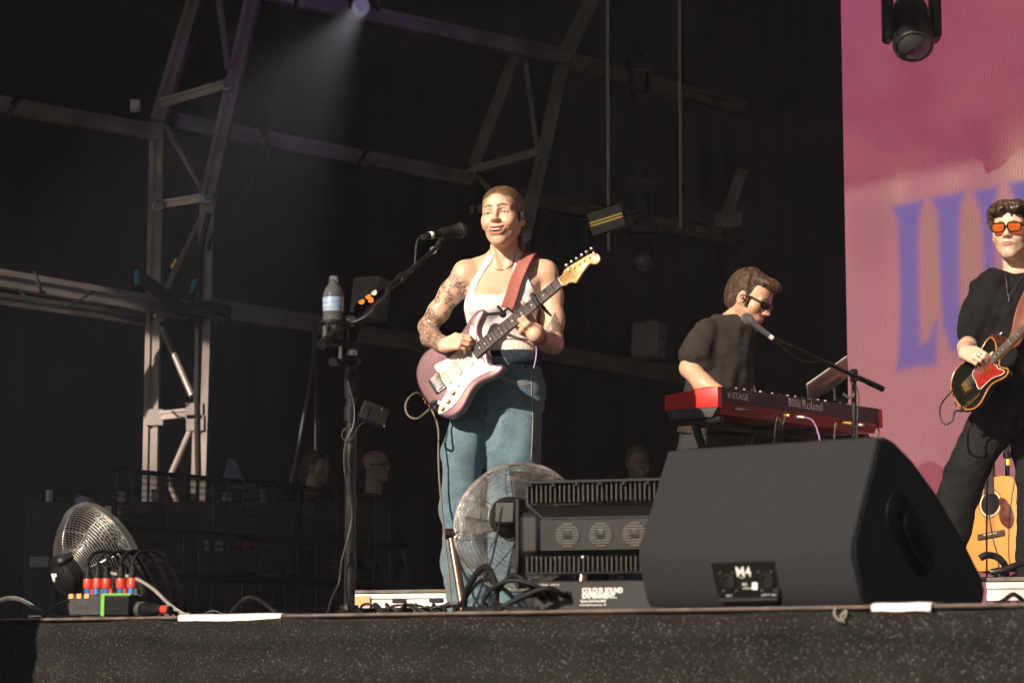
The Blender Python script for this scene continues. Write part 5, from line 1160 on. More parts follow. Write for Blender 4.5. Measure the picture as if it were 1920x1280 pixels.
# ================================================================== WEDGE MONITOR
def wedge():
    # local x along the cabinet, y towards its front (away from the camera), z up
    yw = Vector((.64, .77, 0)).normalized(); xw = Vector((.77, -.64, 0)).normalized()
    o = at(1210, 1139, 5.27); o.z = 0.002; M = frame(o, xw, yw, Zv) @ Matrix.Scale(1.045, 4)
    W = thing('wedge_monitor', None, 'large dark grey wedge floor monitor at the stage edge', 'monitor speaker', M=M)
    Ln = .530
    # side outline (y, z): back foot, back face, sloping lid, baffle
    prof = [(0.000, .020), (.014, .004), (.43, .004), (.455, .016), (.462, .042), (.448, .072), (.37, .158), (.28, .243), (.20, .303), (.135, .338), (.105, .346), (.082, .342), (-.016, .146), (-.026, .128), (-.028, .100), (-.006, .040)]
    prof = [(p[0] * (1.13 if p[0] > .09 else 1), p[1]) for p in prof]
    b = MB(); n = len(prof); xs = [0, .003, .008, Ln - .008, Ln - .003, Ln]; ins = [.007, .002, 0, 0, .002, .007]; cy = sum(p[0] for p in prof) / n; cz = sum(p[1] for p in prof) / n
    vs = []
    for X_, i_ in zip(xs, ins):
        for (y_, z_) in prof: k = 1 - i_ / .2; vs.append((X_, cy + (y_ - cy) * k, cz + (z_ - cz) * k if z_ > .01 else z_ + i_ * .3))
    fs = [(r * n + k, r * n + (k + 1) % n, (r + 1) * n + (k + 1) % n, (r + 1) * n + k) for r in range(5) for k in range(n)]; fs += [tuple(range(n))[::-1], tuple(range(5 * n, 6 * n))]
    b.add(vs, [f[::-1] for f in fs])
    m = mat('wedge_coat', (.0165, .017, .0205), .66, var=.5, vscale=320, bump=.5, bscale=420, rvar=.08, spec=.35); body = b.build('cabinet', 'wedge_coat', W, local=True, smooth=28)
    # connector recess on the back face
    bx, bz = .268, .056; yb = lambda z: -.0062 - (.056 - .04) * .367
    rc = MB(); rc.prism(smooth2([(-.080, -.045), (.080, -.045), (.088, -.03), (.088, .035), (.078, .045), (-.078, .045), (-.088, .035), (-.088, -.03)], 3), -.002, .002, Matrix.Translation((bx, yb(.072) - .0005, bz)) @ Matrix.Rotation(R(90 + 19), 4, 'X') @ Matrix.Scale(.88, 4), .001); pl = rc.build('connector_panel', 'panel_black' if 'panel_black' in MATS else mat('panel_black', (.008, .008, .008), .6, spec=.12), W, local=True)
    Mp = Matrix.Translation((bx, yb(.072) - .003, bz)) @ Matrix.Rotation(R(90 + 19), 4, 'X') @ Matrix.Scale(.88, 4)
    lip = MB(); lip.tube([Mp @ Vector(p) for p in ((-.090, -.02, .001), (-.080, -.047, .003), (.080, -.047, .003), (.090, -.02, .001))], .004, 6); lip.build('recess_lip', 'wedge_coat', pl, local=True)
    for sx in (-.048, .060):
        MB().lathe(Mp @ Vector((sx, -.002, 0)), Mp.to_3x3() @ Vector((0, 0, 1)), [(.017, 0), (.017, .003), (.012, .004), (.011, .001), (.0001, .001)], 18).build('socket', 'black_metal', pl, local=True)
        for q in ((-.018, .020), (.018, .020), (-.018, -.024), (.018, -.024)): MB().cyl(Mp @ Vector((sx + q[0], q[1], .001)), Mp @ Vector((sx + q[0], q[1], .0035)), .0032, n=8).build('screw', 'steel', pl, local=True)
    MW = M @ Mp
    text_part('lettering', 'M4', .034, MW @ Matrix.Translation((-.022, .010, .0016)), 'print_white', pl, .0003, bold=.0003); text_part('lettering', 'd&b', .010, MW @ Matrix.Translation((-.012, -.012, .0016)), 'print_white', pl, .0003); text_part('lettering', 'audiotechnik', .0085, MW @ Matrix.Translation((-.012, -.021, .0016)), 'print_white', pl, .0003)
    text_part('lettering', 'INPUT', .006, MW @ Matrix.Translation((-.062, -.038, .0016)), 'print_white', pl, .0002); text_part('lettering', 'OUTPUT / LINK', .006, MW @ Matrix.Translation((.036, -.038, .0016)), 'print_white', pl, .0002); text_part('lettering', 'monitor', .005, MW @ Matrix.Translation((-.015, .006, .0016)), 'print_white', pl, .0002)
    MB().box(Mp @ Vector((.024, -.013, .0014)), (.013, .0007, .017)).build('certification_mark', 'print_white', pl, local=True)
    # blacker cheek let into each side
    for X0, X1 in ((-.0008, .004), (Ln - .004, Ln + .0008)):
        ck = [(cy + (p[0] - cy) * .93, cz + (p[1] - cz) * .93) for p in prof]
        MB().prism([(a, b_) for a, b_ in ck], X0, X1, Matrix(((0, 0, 1, 0), (1, 0, 0, 0), (0, 1, 0, 0), (0, 0, 0, 1)))).build('side_cheek', 'cheek_black' if 'cheek_black' in MATS else mat('cheek_black', (.010, .010, .011), .55, var=.3, vscale=10), W, local=True)
    # grip recess on the side and rubber feet
    for (yy, zz, w, h, an) in ((.20, .150, .17, .080, -42), (.235, .138, .12, .05, -42)):
        Ms = Matrix.Translation((Ln + (.0015 if w > .13 else .0028), yy, zz)) @ Matrix.Rotation(R(90), 4, 'Y') @ Matrix.Rotation(R(an), 4, 'Z'); MB().prism(smooth2([(-h / 2, -w / 2), (h / 2, -w / 2), (h / 2, w / 2), (-h / 2, w / 2)], 6), -.003, .002, Ms, .0015).build('grip_recess', 'panel_black', W, local=True)
    for (xx, yy) in ((.03, .03), (Ln - .03, .03), (.03, .44), (Ln - .03, .44)): MB().cyl((xx, yy, -.002), (xx, yy, .008), .016, n=12).build('foot', 'black_rubber', W, local=True)
    MB().box((-.006, .05, .045), (.016, .05, .05), None, .006).build('side_bumper', 'black_rubber', W, local=True)
    MB().box((Ln / 2, .118, .3455), (Ln - .06, .012, .006), None, .002).build('grille_edge', 'panel_black', W, local=True)
wedge()

# ================================================================== STROBE FLOOR FIXTURE
def strobe_bar():
    x = Vector((.94, -.33, 0)).normalized(); y = Vector((.33, .94, 0)).normalized(); o = at(952, 1142, 5.75); o.z = 0.002; M = frame(o, x, y, Zv); sc = 5.75 / F_PX
    T = thing('strobe_bar', None, 'black finned strobe floor light between the fan and the wedge', 'stage light', M=M)
    mat('fixture_black', (.0048, .0048, .0050), .5, spec=.3, var=.25, vscale=9, rvar=.1, bump=.03, bscale=200); mat('fixture_grey', (.015, .015, .0165), .5, spec=.3, var=.2, vscale=10, rvar=.1)
    L_ = .72
    MB().box((.065 + L_ / 2, .07, .038), (L_, .14, .074), None, .003).build('base_box', 'fixture_grey', T, local=True)
    MB().box((.012, .06, .17), (.012, .05, .22), None, .003).build('yoke_arm', 'fixture_black', T, local=True); MB().box((L_ + .06, .06, .17), (.012, .05, .22), None, .003).build('yoke_arm', 'fixture_black', T, local=True)
    hd = thing_part = None
    # housing: chamfered front with three vents
    prof = [(.02, .150), (.02, .225), (.060, .262), (.13, .262), (.15, .2), (.13, .140), (.04, .138)]
    b = MB(); n = len(prof); X0, X1 = .035, L_ + .045
    vs = [(X_ + (0 if 0 < i < 3 else 0), y_, z_) for i, X_ in enumerate((X0, X1)) for (y_, z_) in prof]; fs = [(k, (k + 1) % n, n + (k + 1) % n, n + k) for k in range(n)] + [tuple(range(n))[::-1], tuple(range(n, 2 * n))]
    b.add(vs, fs); h = b.build('housing', 'fixture_black', T, local=True, smooth=0)
    MB().box((.052, .025, .19), (.055, .03, .105), None, .012).build('end_cap', 'fixture_grey', T, local=True)
    MB().tube([(.045, .018, .262), (.085, .0185, .2275), (X1 - .02, .0185, .2275)], .0028, 6).build('edge_trim', 'fixture_grey', h, local=True)
    for i in range(7):
        cx = .148 + i * .085
        for k in range(9):
            zz = -.0265 + k * .0066; w = math.sqrt(max(.0295 ** 2 - zz ** 2, 0))
            if abs(zz) > .012: MB().box((cx, .0175, .186 + zz), (2 * w, .005, .0028)).build('vent_slat', 'vent_bright' if 'vent_bright' in MATS else mat('vent_bright', (.10, .092, .085), .4, .3), h, local=True)
            else:
                for sg in (-1, 1): MB().box((cx + sg * (w + .011) / 2, .0175, .186 + zz), (max(w - .011, .004), .005, .0028)).build('vent_slat', 'vent_bright', h, local=True)
        MB().lathe((cx, .019, .186), (0, -1, 0), [(.0125, 0), (.012, .004), (.0001, .005)], 14).build('fan_hub', 'fixture_black', h, local=True)
    # heat-sink fins above and below
    fm = mat('fin', (.055, .05, .047), .4, .4, var=.2)
    for z0, z1, tilt in ((.268, .312, 0), (.098, .134, .0)):
        for i in range(60):
            X_ = .04 + i * (L_ / 60); b = MB()
            b.box((X_, .085, (z0 + z1) / 2), (.0022, .11, z1 - z0)); b.build('fin', 'fin', h, local=True, smooth=0)
    MB().box((L_ / 2 + .04, .085, .3165), (L_ + .01, .13, .007), None, .002).build('top_plate', 'fixture_grey', T, local=True); MB().box((L_ / 2 + .04, .085, .0955), (L_, .10, .003)).build('bottom_plate', 'fixture_black', T, local=True)
    for i in range(12): MB().ball((.05 + i * .06, .021, .309), .0035, 8, 6).build('bolt', 'vent_bright', T, local=True)
    Mt = M @ Matrix.Translation((.190, -.0005, 0)) @ Matrix.Rotation(R(90), 4, 'X')
    text_part('lettering', 'COLOUR SOUND', .0165, Mt @ Matrix.Translation((0, .046, 0)), 'print_white', T, .0003, sx=.78, bold=.0007); text_part('lettering', 'EXPERIMENT.', .0165, Mt @ Matrix.Translation((0, .033, 0)), 'print_white', T, .0003, sx=.88, bold=.0007)
    text_part('lettering', 'Spectra Q240 Pixel MKIII', .0078, Mt @ Matrix.Translation((-.004, .0235, 0)), 'print_white', T, .0002, sx=.8, bold=.0002); text_part('lettering', 'www.coloursound.com  CE', .0066, Mt @ Matrix.Translation((-.006, .015, 0)), 'print_white', T, .0002, sx=.9, bold=.0001)
    text_part('lettering', 'POWER IN   DATA IN', .006, Mt @ Matrix.Translation((-.115, .064, 0)), 'print_white', T, .0002)
    for X_ in (.085, .115, .150): MB().lathe((X_, .0, .042), (0, -1, 0), [(.013, 0), (.013, .006), (.009, .007), (.0085, .022), (.0065, .03), (.0001, .03)], 14).build('connector', 'black_plastic', T, local=True)
    return M
MSB = strobe_bar()
for k, pts in enumerate(([(.150, -.03, .04), (.12, -.06, .055), (.06, -.07, .035), (.0, -.08, .006), (-.06, -.06, .006), (-.10, -.02, .008)], [(.115, -.03, .042), (.10, -.06, .06), (.03, -.06, .075), (-.03, -.05, .05), (-.045, -.05, .008), (.02, -.1, .006)], [(.085, -.03, .042), (.06, -.05, .075), (.02, -.04, .085), (-.02, -.04, .03), (.05, -.09, .006), (.11, -.08, .006)], [(.0, -.04, .255), (-.02, -.05, .14), (-.05, -.05, .06), (-.075, -.05, .006), (-.1, -.04, .006)])):
    cable('power_cable', [MSB @ Vector(p) for p in pts], (.0075, .006, .0065, .0028)[k], 'black_rubber', ('thick black power cable plugged in the strobe bar', 'black data cable curling over the strobe bar base', 'black cable looped in front of the strobe connectors', 'thin safety wire running down left of the strobe bar')[k], group='cables at the strobe bar')

# ================================================================== FLOOR FANS
def fan(M, D, label, wr=.0008, nr=27, wm='wire_steel'):
    """local z = the side with the motor (rear guard), disc in the xy plane"""
    T = thing('floor_fan', None, label, 'fan', 'chrome floor fans', M=M); Rr = D / 2
    rim = MB(); rim.lathe((0, 0, 0), (0, 0, 1), [(Rr, -.010), (Rr + .004, -.009), (Rr + .004, .009), (Rr, .010), (Rr - .002, .008), (Rr - .002, -.008), (Rr, -.010)], 64); rim.build('rim', wm, T, local=True)
    def dome(r): return .010 + .112 * (1 - (r / Rr) ** 3.0)
    for sg, nm, frac in ((1, 'rear_guard', 1.0), (-1, 'front_guard', .55)):
        b = MB()
        for i in range(nr if sg > 0 else nr // 2):
            r = Rr * (.16 + .84 * (1 - (1 - (i + .5) / (nr if sg > 0 else nr // 2)) ** 1.35)); h = sg * (.010 + (dome(r) - .010) * frac); vs = []; fs = []; n = 72
            for k in range(n):
                a = 2 * math.pi * k / n; c, s_ = math.cos(a), math.sin(a)
                for q in range(4): aa = q * math.pi / 2; rr = r + wr * math.cos(aa); vs.append((rr * c, rr * s_, h + wr * math.sin(aa)))
            for k in range(n):
                for q in range(4): A0 = k * 4 + q; A1 = k * 4 + (q + 1) % 4; B0 = ((k + 1) % n) * 4 + q; B1 = ((k + 1) % n) * 4 + (q + 1) % 4; fs.append((A0, B0, B1, A1))
            b.add(vs, fs)
        o = b.build(nm, wm, T, local=True, smooth=180); o['kind'] = 'stuff'
        for k in range(8):
            a = 2 * math.pi * k / 8 + .2; P = [(r * math.cos(a), r * math.sin(a), sg * (.0095 + (dome(r) - .010) * frac - .003)) for r in np.linspace(Rr * .14, Rr, 9)]
            MB().tube(P, .0018, 6).build('guard_rib', wm, T, local=True)
        MB().lathe((0, 0, sg * (.010 + .111 * frac)), (0, 0, sg), [(.0001, .004), (Rr * .15, .003), (Rr * .17, -.003)], 24).build('badge_plate', 'black_plastic', T, local=True)
    bl = MB()
    for k in range(4):
        a0 = k * math.pi / 2; vs = []; fs = []; 
        for i, r in enumerate(np.linspace(.045, Rr * .88, 7)):
            for j, t in enumerate(np.linspace(-.22, .22, 5)): a = a0 + t * (1.15 - .25 * r / Rr); vs.append((r * math.cos(a), r * math.sin(a), .03 * t * 1.2))
        for i in range(6):
            for j in range(4): q = i * 5 + j; fs.append((q, q + 1, q + 6, q + 5))
        b2 = MB(); b2.add(vs, fs); o = b2.build('blade', 'black_plastic', T, local=True, smooth=180); o.modifiers.new('t', 'SOLIDIFY').thickness = .002
    MB().cyl((0, 0, -.03), (0, 0, .03), .045, n=20).build('hub', 'black_plastic', T, local=True)
    mo = MB(); mo.lathe((0, 0, .03), (0, 0, 1), [(.052, 0), (.062, .02), (.064, .09), (.055, .125), (.03, .142), (.0001, .145)], 26); mt = mo.build('motor', 'black_plastic', T, local=True)
    return T, mt
def look(o, zdir, up=(0, 0, 1)):
    z = Vector(zdir).normalized(); y = Vector(up) - z * z.dot(Vector(up)); y.normalize(); return frame(o, y.cross(z), y, z)
fc = at(972, 987, 7.3); D1 = .405
MF = look(fc, (-.22, -.95, .20))
FT, mt = fan(MF, D1, 'chrome drum fan in front of the singer legs')
MB().box((0.0, -.005, .165), (.07, .075, .06), None, .008).build('switch_box', 'black_plastic', mt, local=True)
for sg in (-1, 1):
    p = MF @ Vector((sg * (D1 / 2 + .012), -.02, 0)); f_ = Vector((p.x + sg * -.0 + (.045 if sg < 0 else -.02), p.y - .06, .008))
    MB().tube([p, p.lerp(f_, .5), f_], .0135, 10, flat=.5, side=Vector((1, 0, 0))).build('bracket_leg', 'copper_brown' if 'copper_brown' in MATS else mat('copper_brown', (.20, .13, .10), .25, .8, var=.2), FT)
    MB().cyl(p - Vector((.022 * sg, 0, 0)), p + Vector((.018 * sg, 0, 0)), .017, n=14).build('pivot_knob', 'black_plastic', FT)
    MB().tube([f_ + Vector((0, -.10, 0)), f_, f_ + Vector((0, .16, 0))], .011, 8).build('foot_bar', 'black_metal', FT)
fc2 = at(190, 1050, 7.40); D2 = .375
MF2 = look(fc2, (-.66, -.66, -.40))
FT2, mt2 = fan(MF2, D2, 'chrome drum fan tilted up behind the power box at left', .0012, 26, 'wire_steel_lit')
MB().box((.0, .055, .12), (.075, .035, .09), None, .012).build('switch_box', 'black_plastic', mt2, local=True); MB().box((-.012, .012, .172), (.030, .026, .003), None, .001).build('rating_label', 'white_paint', mt2, local=True)
MB().lathe((-.01, -.085, .085), (0, 0, 1), [(.0001, .035), (.02, .035), (.046, .02), (.05, -.02), (.045, -.04)], 24).build('speed_housing', 'black_plastic', mt2, local=True)
for sg in (-1, 1):
    p = MF2 @ Vector((sg * (D2 / 2 + .010), 0, 0)); f_ = Vector((p.x + .03, p.y, .008)); MB().tube([p, f_], .012, 8).build('bracket_leg', 'black_metal', FT2); MB().tube([f_ + Vector((-.14, -.02, 0)), f_, f_ + Vector((.14, .02, 0))], .011, 8).build('foot_bar', 'black_metal', FT2); MB().cyl(p - Vector((.01, .01, 0)), p + Vector((.01, .01, 0)), .018, n=12).build('pivot_knob', 'black_plastic', FT2)
# ================================================================== POWER BOX, TAPE, CABLES ON THE DECK
def power_box():
    Yb = 6.80; sc = Yb / F_PX; o = floorpt(174, Yb); x = Vector((.93, -.36, 0)).normalized(); y = Vector((.36, .93, 0)).normalized()
    M = frame(o + Zv * .002, x, y, Zv); T = thing('power_box', None, 'black power distribution box with red and blue plugs and green tape', 'power box', M=M)
    mat('box_black', (.022, .021, .020), .6, var=.6, vscale=40, bump=.3, bscale=200)
    MB().box((0.03, .05, .036), (.20, .14, .060), None, .004).build('case', 'box_black', T, local=True)
    for X_ in (-.060, -.034, -.008): MB().box((X_, -.021, .062), (.016, .004, .014), None, .001).build('tape_square', 'orange_pale' if 'orange_pale' in MATS else mat('orange_pale', (.75, .36, .14), .6), T, local=True)
    MB().box((.045, -.021, .036), (.011, .004, .062)).build('green_strip', 'green_tape', T, local=True); MB().box((.088, -.0205, .0665), (.095, .004, .006)).build('green_strip', 'green_tape', T, local=True)
    MB().box((.09, -.0198, .034), (.078, .004, .050)).build('socket_face', 'panel_black', T, local=True)
    spots = [(-.028, .02, 0), (.004, .015, 1), (.035, .018, 2), (.062, .048, 3), (.082, .018, 4), (.114, .022, 5)]
    for i, (X_, Y_, k) in enumerate(spots):
        b = Vector((X_, Y_, .066)); d_ = Vector((-.03, .10 * (i % 2), 1)).normalized()
        p = MB(); p.lathe(b, d_, [(.0125, 0), (.0125, .020), (.0105, .021)], 14); pl = p.build('plug', 'blue_plastic', T, local=True)
        MB().lathe(b + d_ * .019, d_, [(.0145, 0), (.0150, .002), (.0150, .026), (.0140, .028)], 16).build('red_ring', 'red_plastic', pl, local=True)
        MB().lathe(b + d_ * .046, d_, [(.0125, 0), (.0125, .014), (.0085, .022), (.0085, .03), (.007, .036)], 14).build('boot', 'black_rubber', pl, local=True)
        e = b + d_ * .080; MB().tube(catmull([e, e + d_ * .02, e + Vector((.012, .03, .045)), e + Vector((.04, .09, .035)), e + Vector((.07, .16, -.06)), Vector((e.x + .06, .24, .008))], 5), .0052, 8).build('lead', 'black_rubber', pl, local=True)
        MB().tube([b + Vector((.016, -.004, .0)), b + Vector((.016, -.005, .018))], .0065, 8).build('latch', 'chrome' if i % 2 else 'red_plastic', pl, local=True)
    return M
MPB = power_box()
PLG = thing('camlock_plug', floorpt(255, 6.85), 'large grey plug with green band lying beside the power box', 'plug')
a, c = at(222, 1141, 6.85), at(304, 1143.5, 6.68); a.z, c.z = .026, .024; dv = (c - a).normalized(); ln_ = (c - a).length
MB().lathe(a, dv, [(.0001, 0), (.019, 0), (.019, ln_ * .15), (.0225, ln_ * .17), (.0235, ln_ * .45), (.0225, ln_ * .60)], 22).build('shell', 'plug_grey' if 'plug_grey' in MATS else mat('plug_grey', (.06, .058, .055), .5, var=.3, vscale=30), PLG); MB().lathe(a, dv, [(.0236, ln_ * .38), (.0242, ln_ * .385), (.0242, ln_ * .46), (.0236, ln_ * .465)], 22).build('band', 'green_tape', PLG)
rb = MB()
for k in range(7): t = ln_ * (.62 + .045 * k); r = .0215 - .0009 * k; rb.lathe(a, dv, [(r - .004, t), (r, t + .002), (r, t + .006), (r - .004, t + .008)], 18)
rb.lathe(a, dv, [(.017, ln_ * .6), (.013, ln_ * .98)], 14); rb.build('strain_relief', 'black_rubber', PLG)
MB().lathe(a, dv, [(.013, ln_ * .95), (.011, ln_ * 1.18), (.009, ln_ * 1.19)], 14).build('cable_end', 'black_rubber', PLG); MB().lathe(a, dv, [(.0125, ln_ * 1.02), (.0115, ln_ * 1.16)], 14).build('red_tape', 'red_plastic', PLG)
def tape(px0, px1, lab, h=.013):
    p0, p1 = at(px0, 1150, edgeY(px0)), at(px1, 1150, edgeY(px1)); n = 26; b = MB(); vs = []; fs = []
    for i in range(n + 1):
        p = p0.lerp(p1, i / n); p.z = 0; w = .0004 * math.sin(i * 1.7) + .0008 * math.sin(i * .4)
        for u, z in ((.03, .0035), (-.012, .0045 + w * .5), (-.021, .002 + w), (-.0225, -h + w), (-.0215, -h + w)): vs.append(p + UPST * u + Zv * z)
    for i in range(n):
        for j in range(4): q = i * 5 + j; fs.append((q, q + 1, q + 6, q + 5))
    b.add(vs, fs); o = b.build('tape_strip', 'white_tape', smooth=60); o.modifiers.new('t', 'SOLIDIFY').thickness = .0008; tag(o, lab, 'tape', 'white tape strips on the stage edge')
tape(346, 538, 'long white tape strip on the stage edge left of the boom stand'); tape(1646, 1757, 'short white tape strip on the stage edge under the wedge', .012)
kp = at(1577, 1146, edgeY(1577) - .05)
cable('cord_loop', [kp + Vector(q) for q in ((-.012, 0, .008), (-.014, -.004, -.006), (-.004, -.006, -.018), (.006, -.006, -.012), (.010, -.004, .002), (.002, -.004, -.004), (-.002, -.006, -.012), (.006, -.004, -.022))], .0018, 'cord_pale' if 'cord_pale' in MATS else mat('cord_pale', (.30, .27, .23), .7), 'pale knotted cord on the skirt top below the wedge', 'cord')
def fl(px, Y, z=.007): return floorpt(px, Y) + Zv * z
G_ = 'cables lying on the deck'
cable('floor_cable', [fl(-60, 7.6), fl(-10, 7.5, .06), fl(30, 7.4, .07), fl(75, 7.2, .03), fl(110, 7.0), fl(150, 6.95)], .007, 'grey_rubber', 'grey cable arching up at the left picture edge', group=G_)
cable('floor_cable', [fl(80, 7.05), fl(100, 7.0, .035), fl(130, 6.98, .055), fl(165, 6.95, .05), fl(200, 7.1, .02), fl(240, 7.3)], .0065, 'grey_rubber', 'grey cable arching in front of the left fan', group=G_)
cable('floor_cable', [fl(196, 6.82, .13), fl(212, 6.80, .128), fl(250, 6.78, .115), fl(285, 6.76, .085), fl(320, 6.72, .035), fl(342, 6.66, .012), fl(356, 6.62, .009)], .0055, 'cable_pale' if 'cable_pale' in MATS else mat('cable_pale', (.24, .225, .20), .55, var=.2, vscale=30), 'pale grey cable running from the red plugs down to the white tape', group=G_)
cable('floor_cable', [fl(425, 7.4), fl(437, 7.35, .03), fl(458, 7.3, .066), fl(480, 7.3, .068), fl(505, 7.3, .04), fl(530, 7.3), fl(560, 7.4)], .0075, 'black_rubber', 'thick black cable hump left of the boom stand', group=G_)
cable('floor_cable', [fl(378, 7.3), fl(388, 7.3, .025), fl(402, 7.3, .03), fl(420, 7.3, .018), fl(436, 7.3)], .002, 'grey_rubber', 'thin wire hump behind the long white tape', group=G_)
cable('floor_cable', [fl(540, 7.2), fl(560, 7.2, .02), fl(585, 7.3, .022), fl(640, 7.35), fl(700, 7.4)], .005, 'black_rubber', 'black cable flat on the deck at the round base', group=G_)
rs = random.Random(4)
for k in range(7):
    x0 = 690 + k * 26; Yk = 7.0 + rs.random() * .8; pts = []
    for j in range(9):
        a_ = j * .9 + rs.random(); pts.append(fl(x0 + 34 * math.cos(a_) + 6 * j, Yk + .10 * math.sin(a_), .008 + (.045 * abs(math.sin(j * 1.3 + k)) if j not in (0, 8) else 0)))
    cable('floor_cable', pts, (.004, .0055, .0035)[k % 3], 'cable_black' if k % 2 else 'black_rubber', ('black coil nearest the round base on the deck', 'second coil of cable right of the round base', 'low black cable tangle left of the fan', 'middle black cable tangle under the guitar', 'black tangle below the hanging guitar cable', 'black cable loop in front of the jeans hem', 'black cable loop touching the fan bracket')[k], group=G_)
cable('floor_cable', [fl(846, 6.6), fl(870, 6.55, .05), fl(900, 6.5, .10), fl(930, 6.4, .09), fl(960, 6.2, .05), fl(985, 6.0)], .006, 'black_rubber', 'thick black cable arching under the fan to the strobe bar', group=G_)
cable('floor_cable', [fl(870, 6.3), fl(876, 6.25, .07), fl(905, 6.2, .125), fl(925, 6.15, .10), fl(930, 6.1, .03), fl(905, 6.1), fl(880, 6.2)], .0085, 'black_rubber', 'thick black cable loop left of the strobe bar', group=G_)
cable('floor_cable', [fl(1860, 5.4), fl(1885, 5.6, .03), fl(1905, 6.0, .05), fl(1935, 6.5, .02)], .006, 'black_rubber', 'black cable under the aluminium riser at right', group=G_)
tag(MB().cyl(fl(845, 6.9, .012), fl(858, 6.85, .012), .012, n=12).build('plug', 'green_bright' if 'green_bright' in MATS else mat('green_bright', (.02, .32, .12), .4)), 'green cable plug on the deck under the jeans hem', 'plug')
tag(MB().cyl(fl(700, 7.3, .012), fl(710, 7.28, .012), .009, n=10).build('plug', 'teal_plug' if 'teal_plug' in MATS else mat('teal_plug', (.05, .20, .18), .4)), 'small teal cable plug right of the round base', 'plug')

# ---- low aluminium risers
def riser(px0, px1, pyt, Y, lab, tapes=True):
    a, c = at(px0, pyt, Y), at(px1, pyt, Y - .25); top = a.z; x = Vector((c.x - a.x, c.y - a.y, 0)); ln = x.length; x.normalize(); y = Zv.cross(x); T = thing('riser', Vector((a.x, a.y, 0.002)), lab, 'stage riser', 'low aluminium risers')
    fr = lambda u, v, z: Vector((a.x, a.y, 0)) + x * u + y * v + Zv * z
    MB().box(fr(ln / 2, .5, top - .006), (ln, 1.0, .012), (x, y, Zv)).build('deck_board', 'edge_wood', T)
    beam(MB(), fr(0, .02, top - .045), fr(ln, .02, top - .045), .058, .05, Zv).build('side_rail', 'aluminium', T, smooth=0); beam(MB(), fr(0, .98, top - .045), fr(ln, .98, top - .045), .058, .05, Zv).build('side_rail', 'aluminium', T, smooth=0)
    for u in (.10, ln * .45, ln - .08):
        for v in (.04, .95): MB().tube([fr(u, v, top - .07), fr(u + .02, v, .004)], .011, 8).build('leg', 'aluminium', T)
        MB().box(fr(u + .12, -.008, top - .045), (.06, .006, .018), (x, y, Zv), .002).build('coupling_slot', 'black_metal', T)
    if tapes: MB().box(fr(.05, -.008, top - .045), (.07, .004, .04), (x, y, Zv)).build('tape_patch', 'orange_pale', T)
riser(662, 905, 1106, 9.9, 'low aluminium edged riser with orange tape behind the cables'); riser(1850, 2150, 1082, 7.6, 'low aluminium edged riser at the right edge behind the wedge', False)

# ================================================================== PEOPLE ON STAGE AND CREW
hair_mat('hair_brown', (.012, .007, .0045), (.105, .058, .031), (1, 1, .3)); hair_mat('hair_dark', (.010, .006, .004), (.095, .055, .030), (1, 1, .3))
mat('black_cotton', (.0065, .0062, .0065), .9, var=.15, vscale=30, bump=.2, bscale=700, spec=.25); mat('brown_cotton', (.030, .0235, .0195), .9, var=.12, vscale=30, bump=.2, bscale=700, spec=.25)
mat('black_jeans', (.008, .0078, .0082), .85, var=.2, vscale=40, bump=.3, bscale=600, spec=.3); mat('grey_trousers', (.018, .018, .020), .85, var=.2, vscale=30)
skin_mat('skin')
def build_figure(T, B, L, H, hb_pad, split_z, cols, fine=.0024, coarse=.0045, stub=None, lip=(.48, .20, .16), brow=(.03, .018, .012), skin_col=(.55, .31, .20)):
    parts = [B.mesh(H.o - [.13, .15, .17], H.o + [.13, .15, .15], fine)]; lo, hi = B.bounds(.02)
    # body below the head box
    cut = float(H.o[2] - .17 + .004); parts[0] = (parts[0][0], parts[0][1]); hi2 = hi.copy(); hi2[2] = cut; parts.append(B.mesh(lo, hi2, coarse)); v, f = join_np(parts)
    col = np.tile(np.array(skin_col), (len(v), 1)); col = head_cols(v, H, L, col, lip, brow, stubble=stub); return np_mesh('body', v, f, 'skin', T, col=col)
def curls(S, H, k, seed, amp, sc):
    S.warp(fold_noise(seed, sc, amp, (1, 1, 1), 2))
def cloth_mesh(S, name, m, T, h=.0045, pad=.03, zlo=None):
    lo, hi = S.bounds(pad)
    if zlo is not None: lo[2] = zlo
    v, f = S.mesh(lo, hi, h); v = relax(v, f, 1, .3); return np_mesh(name, v, f, m, T)

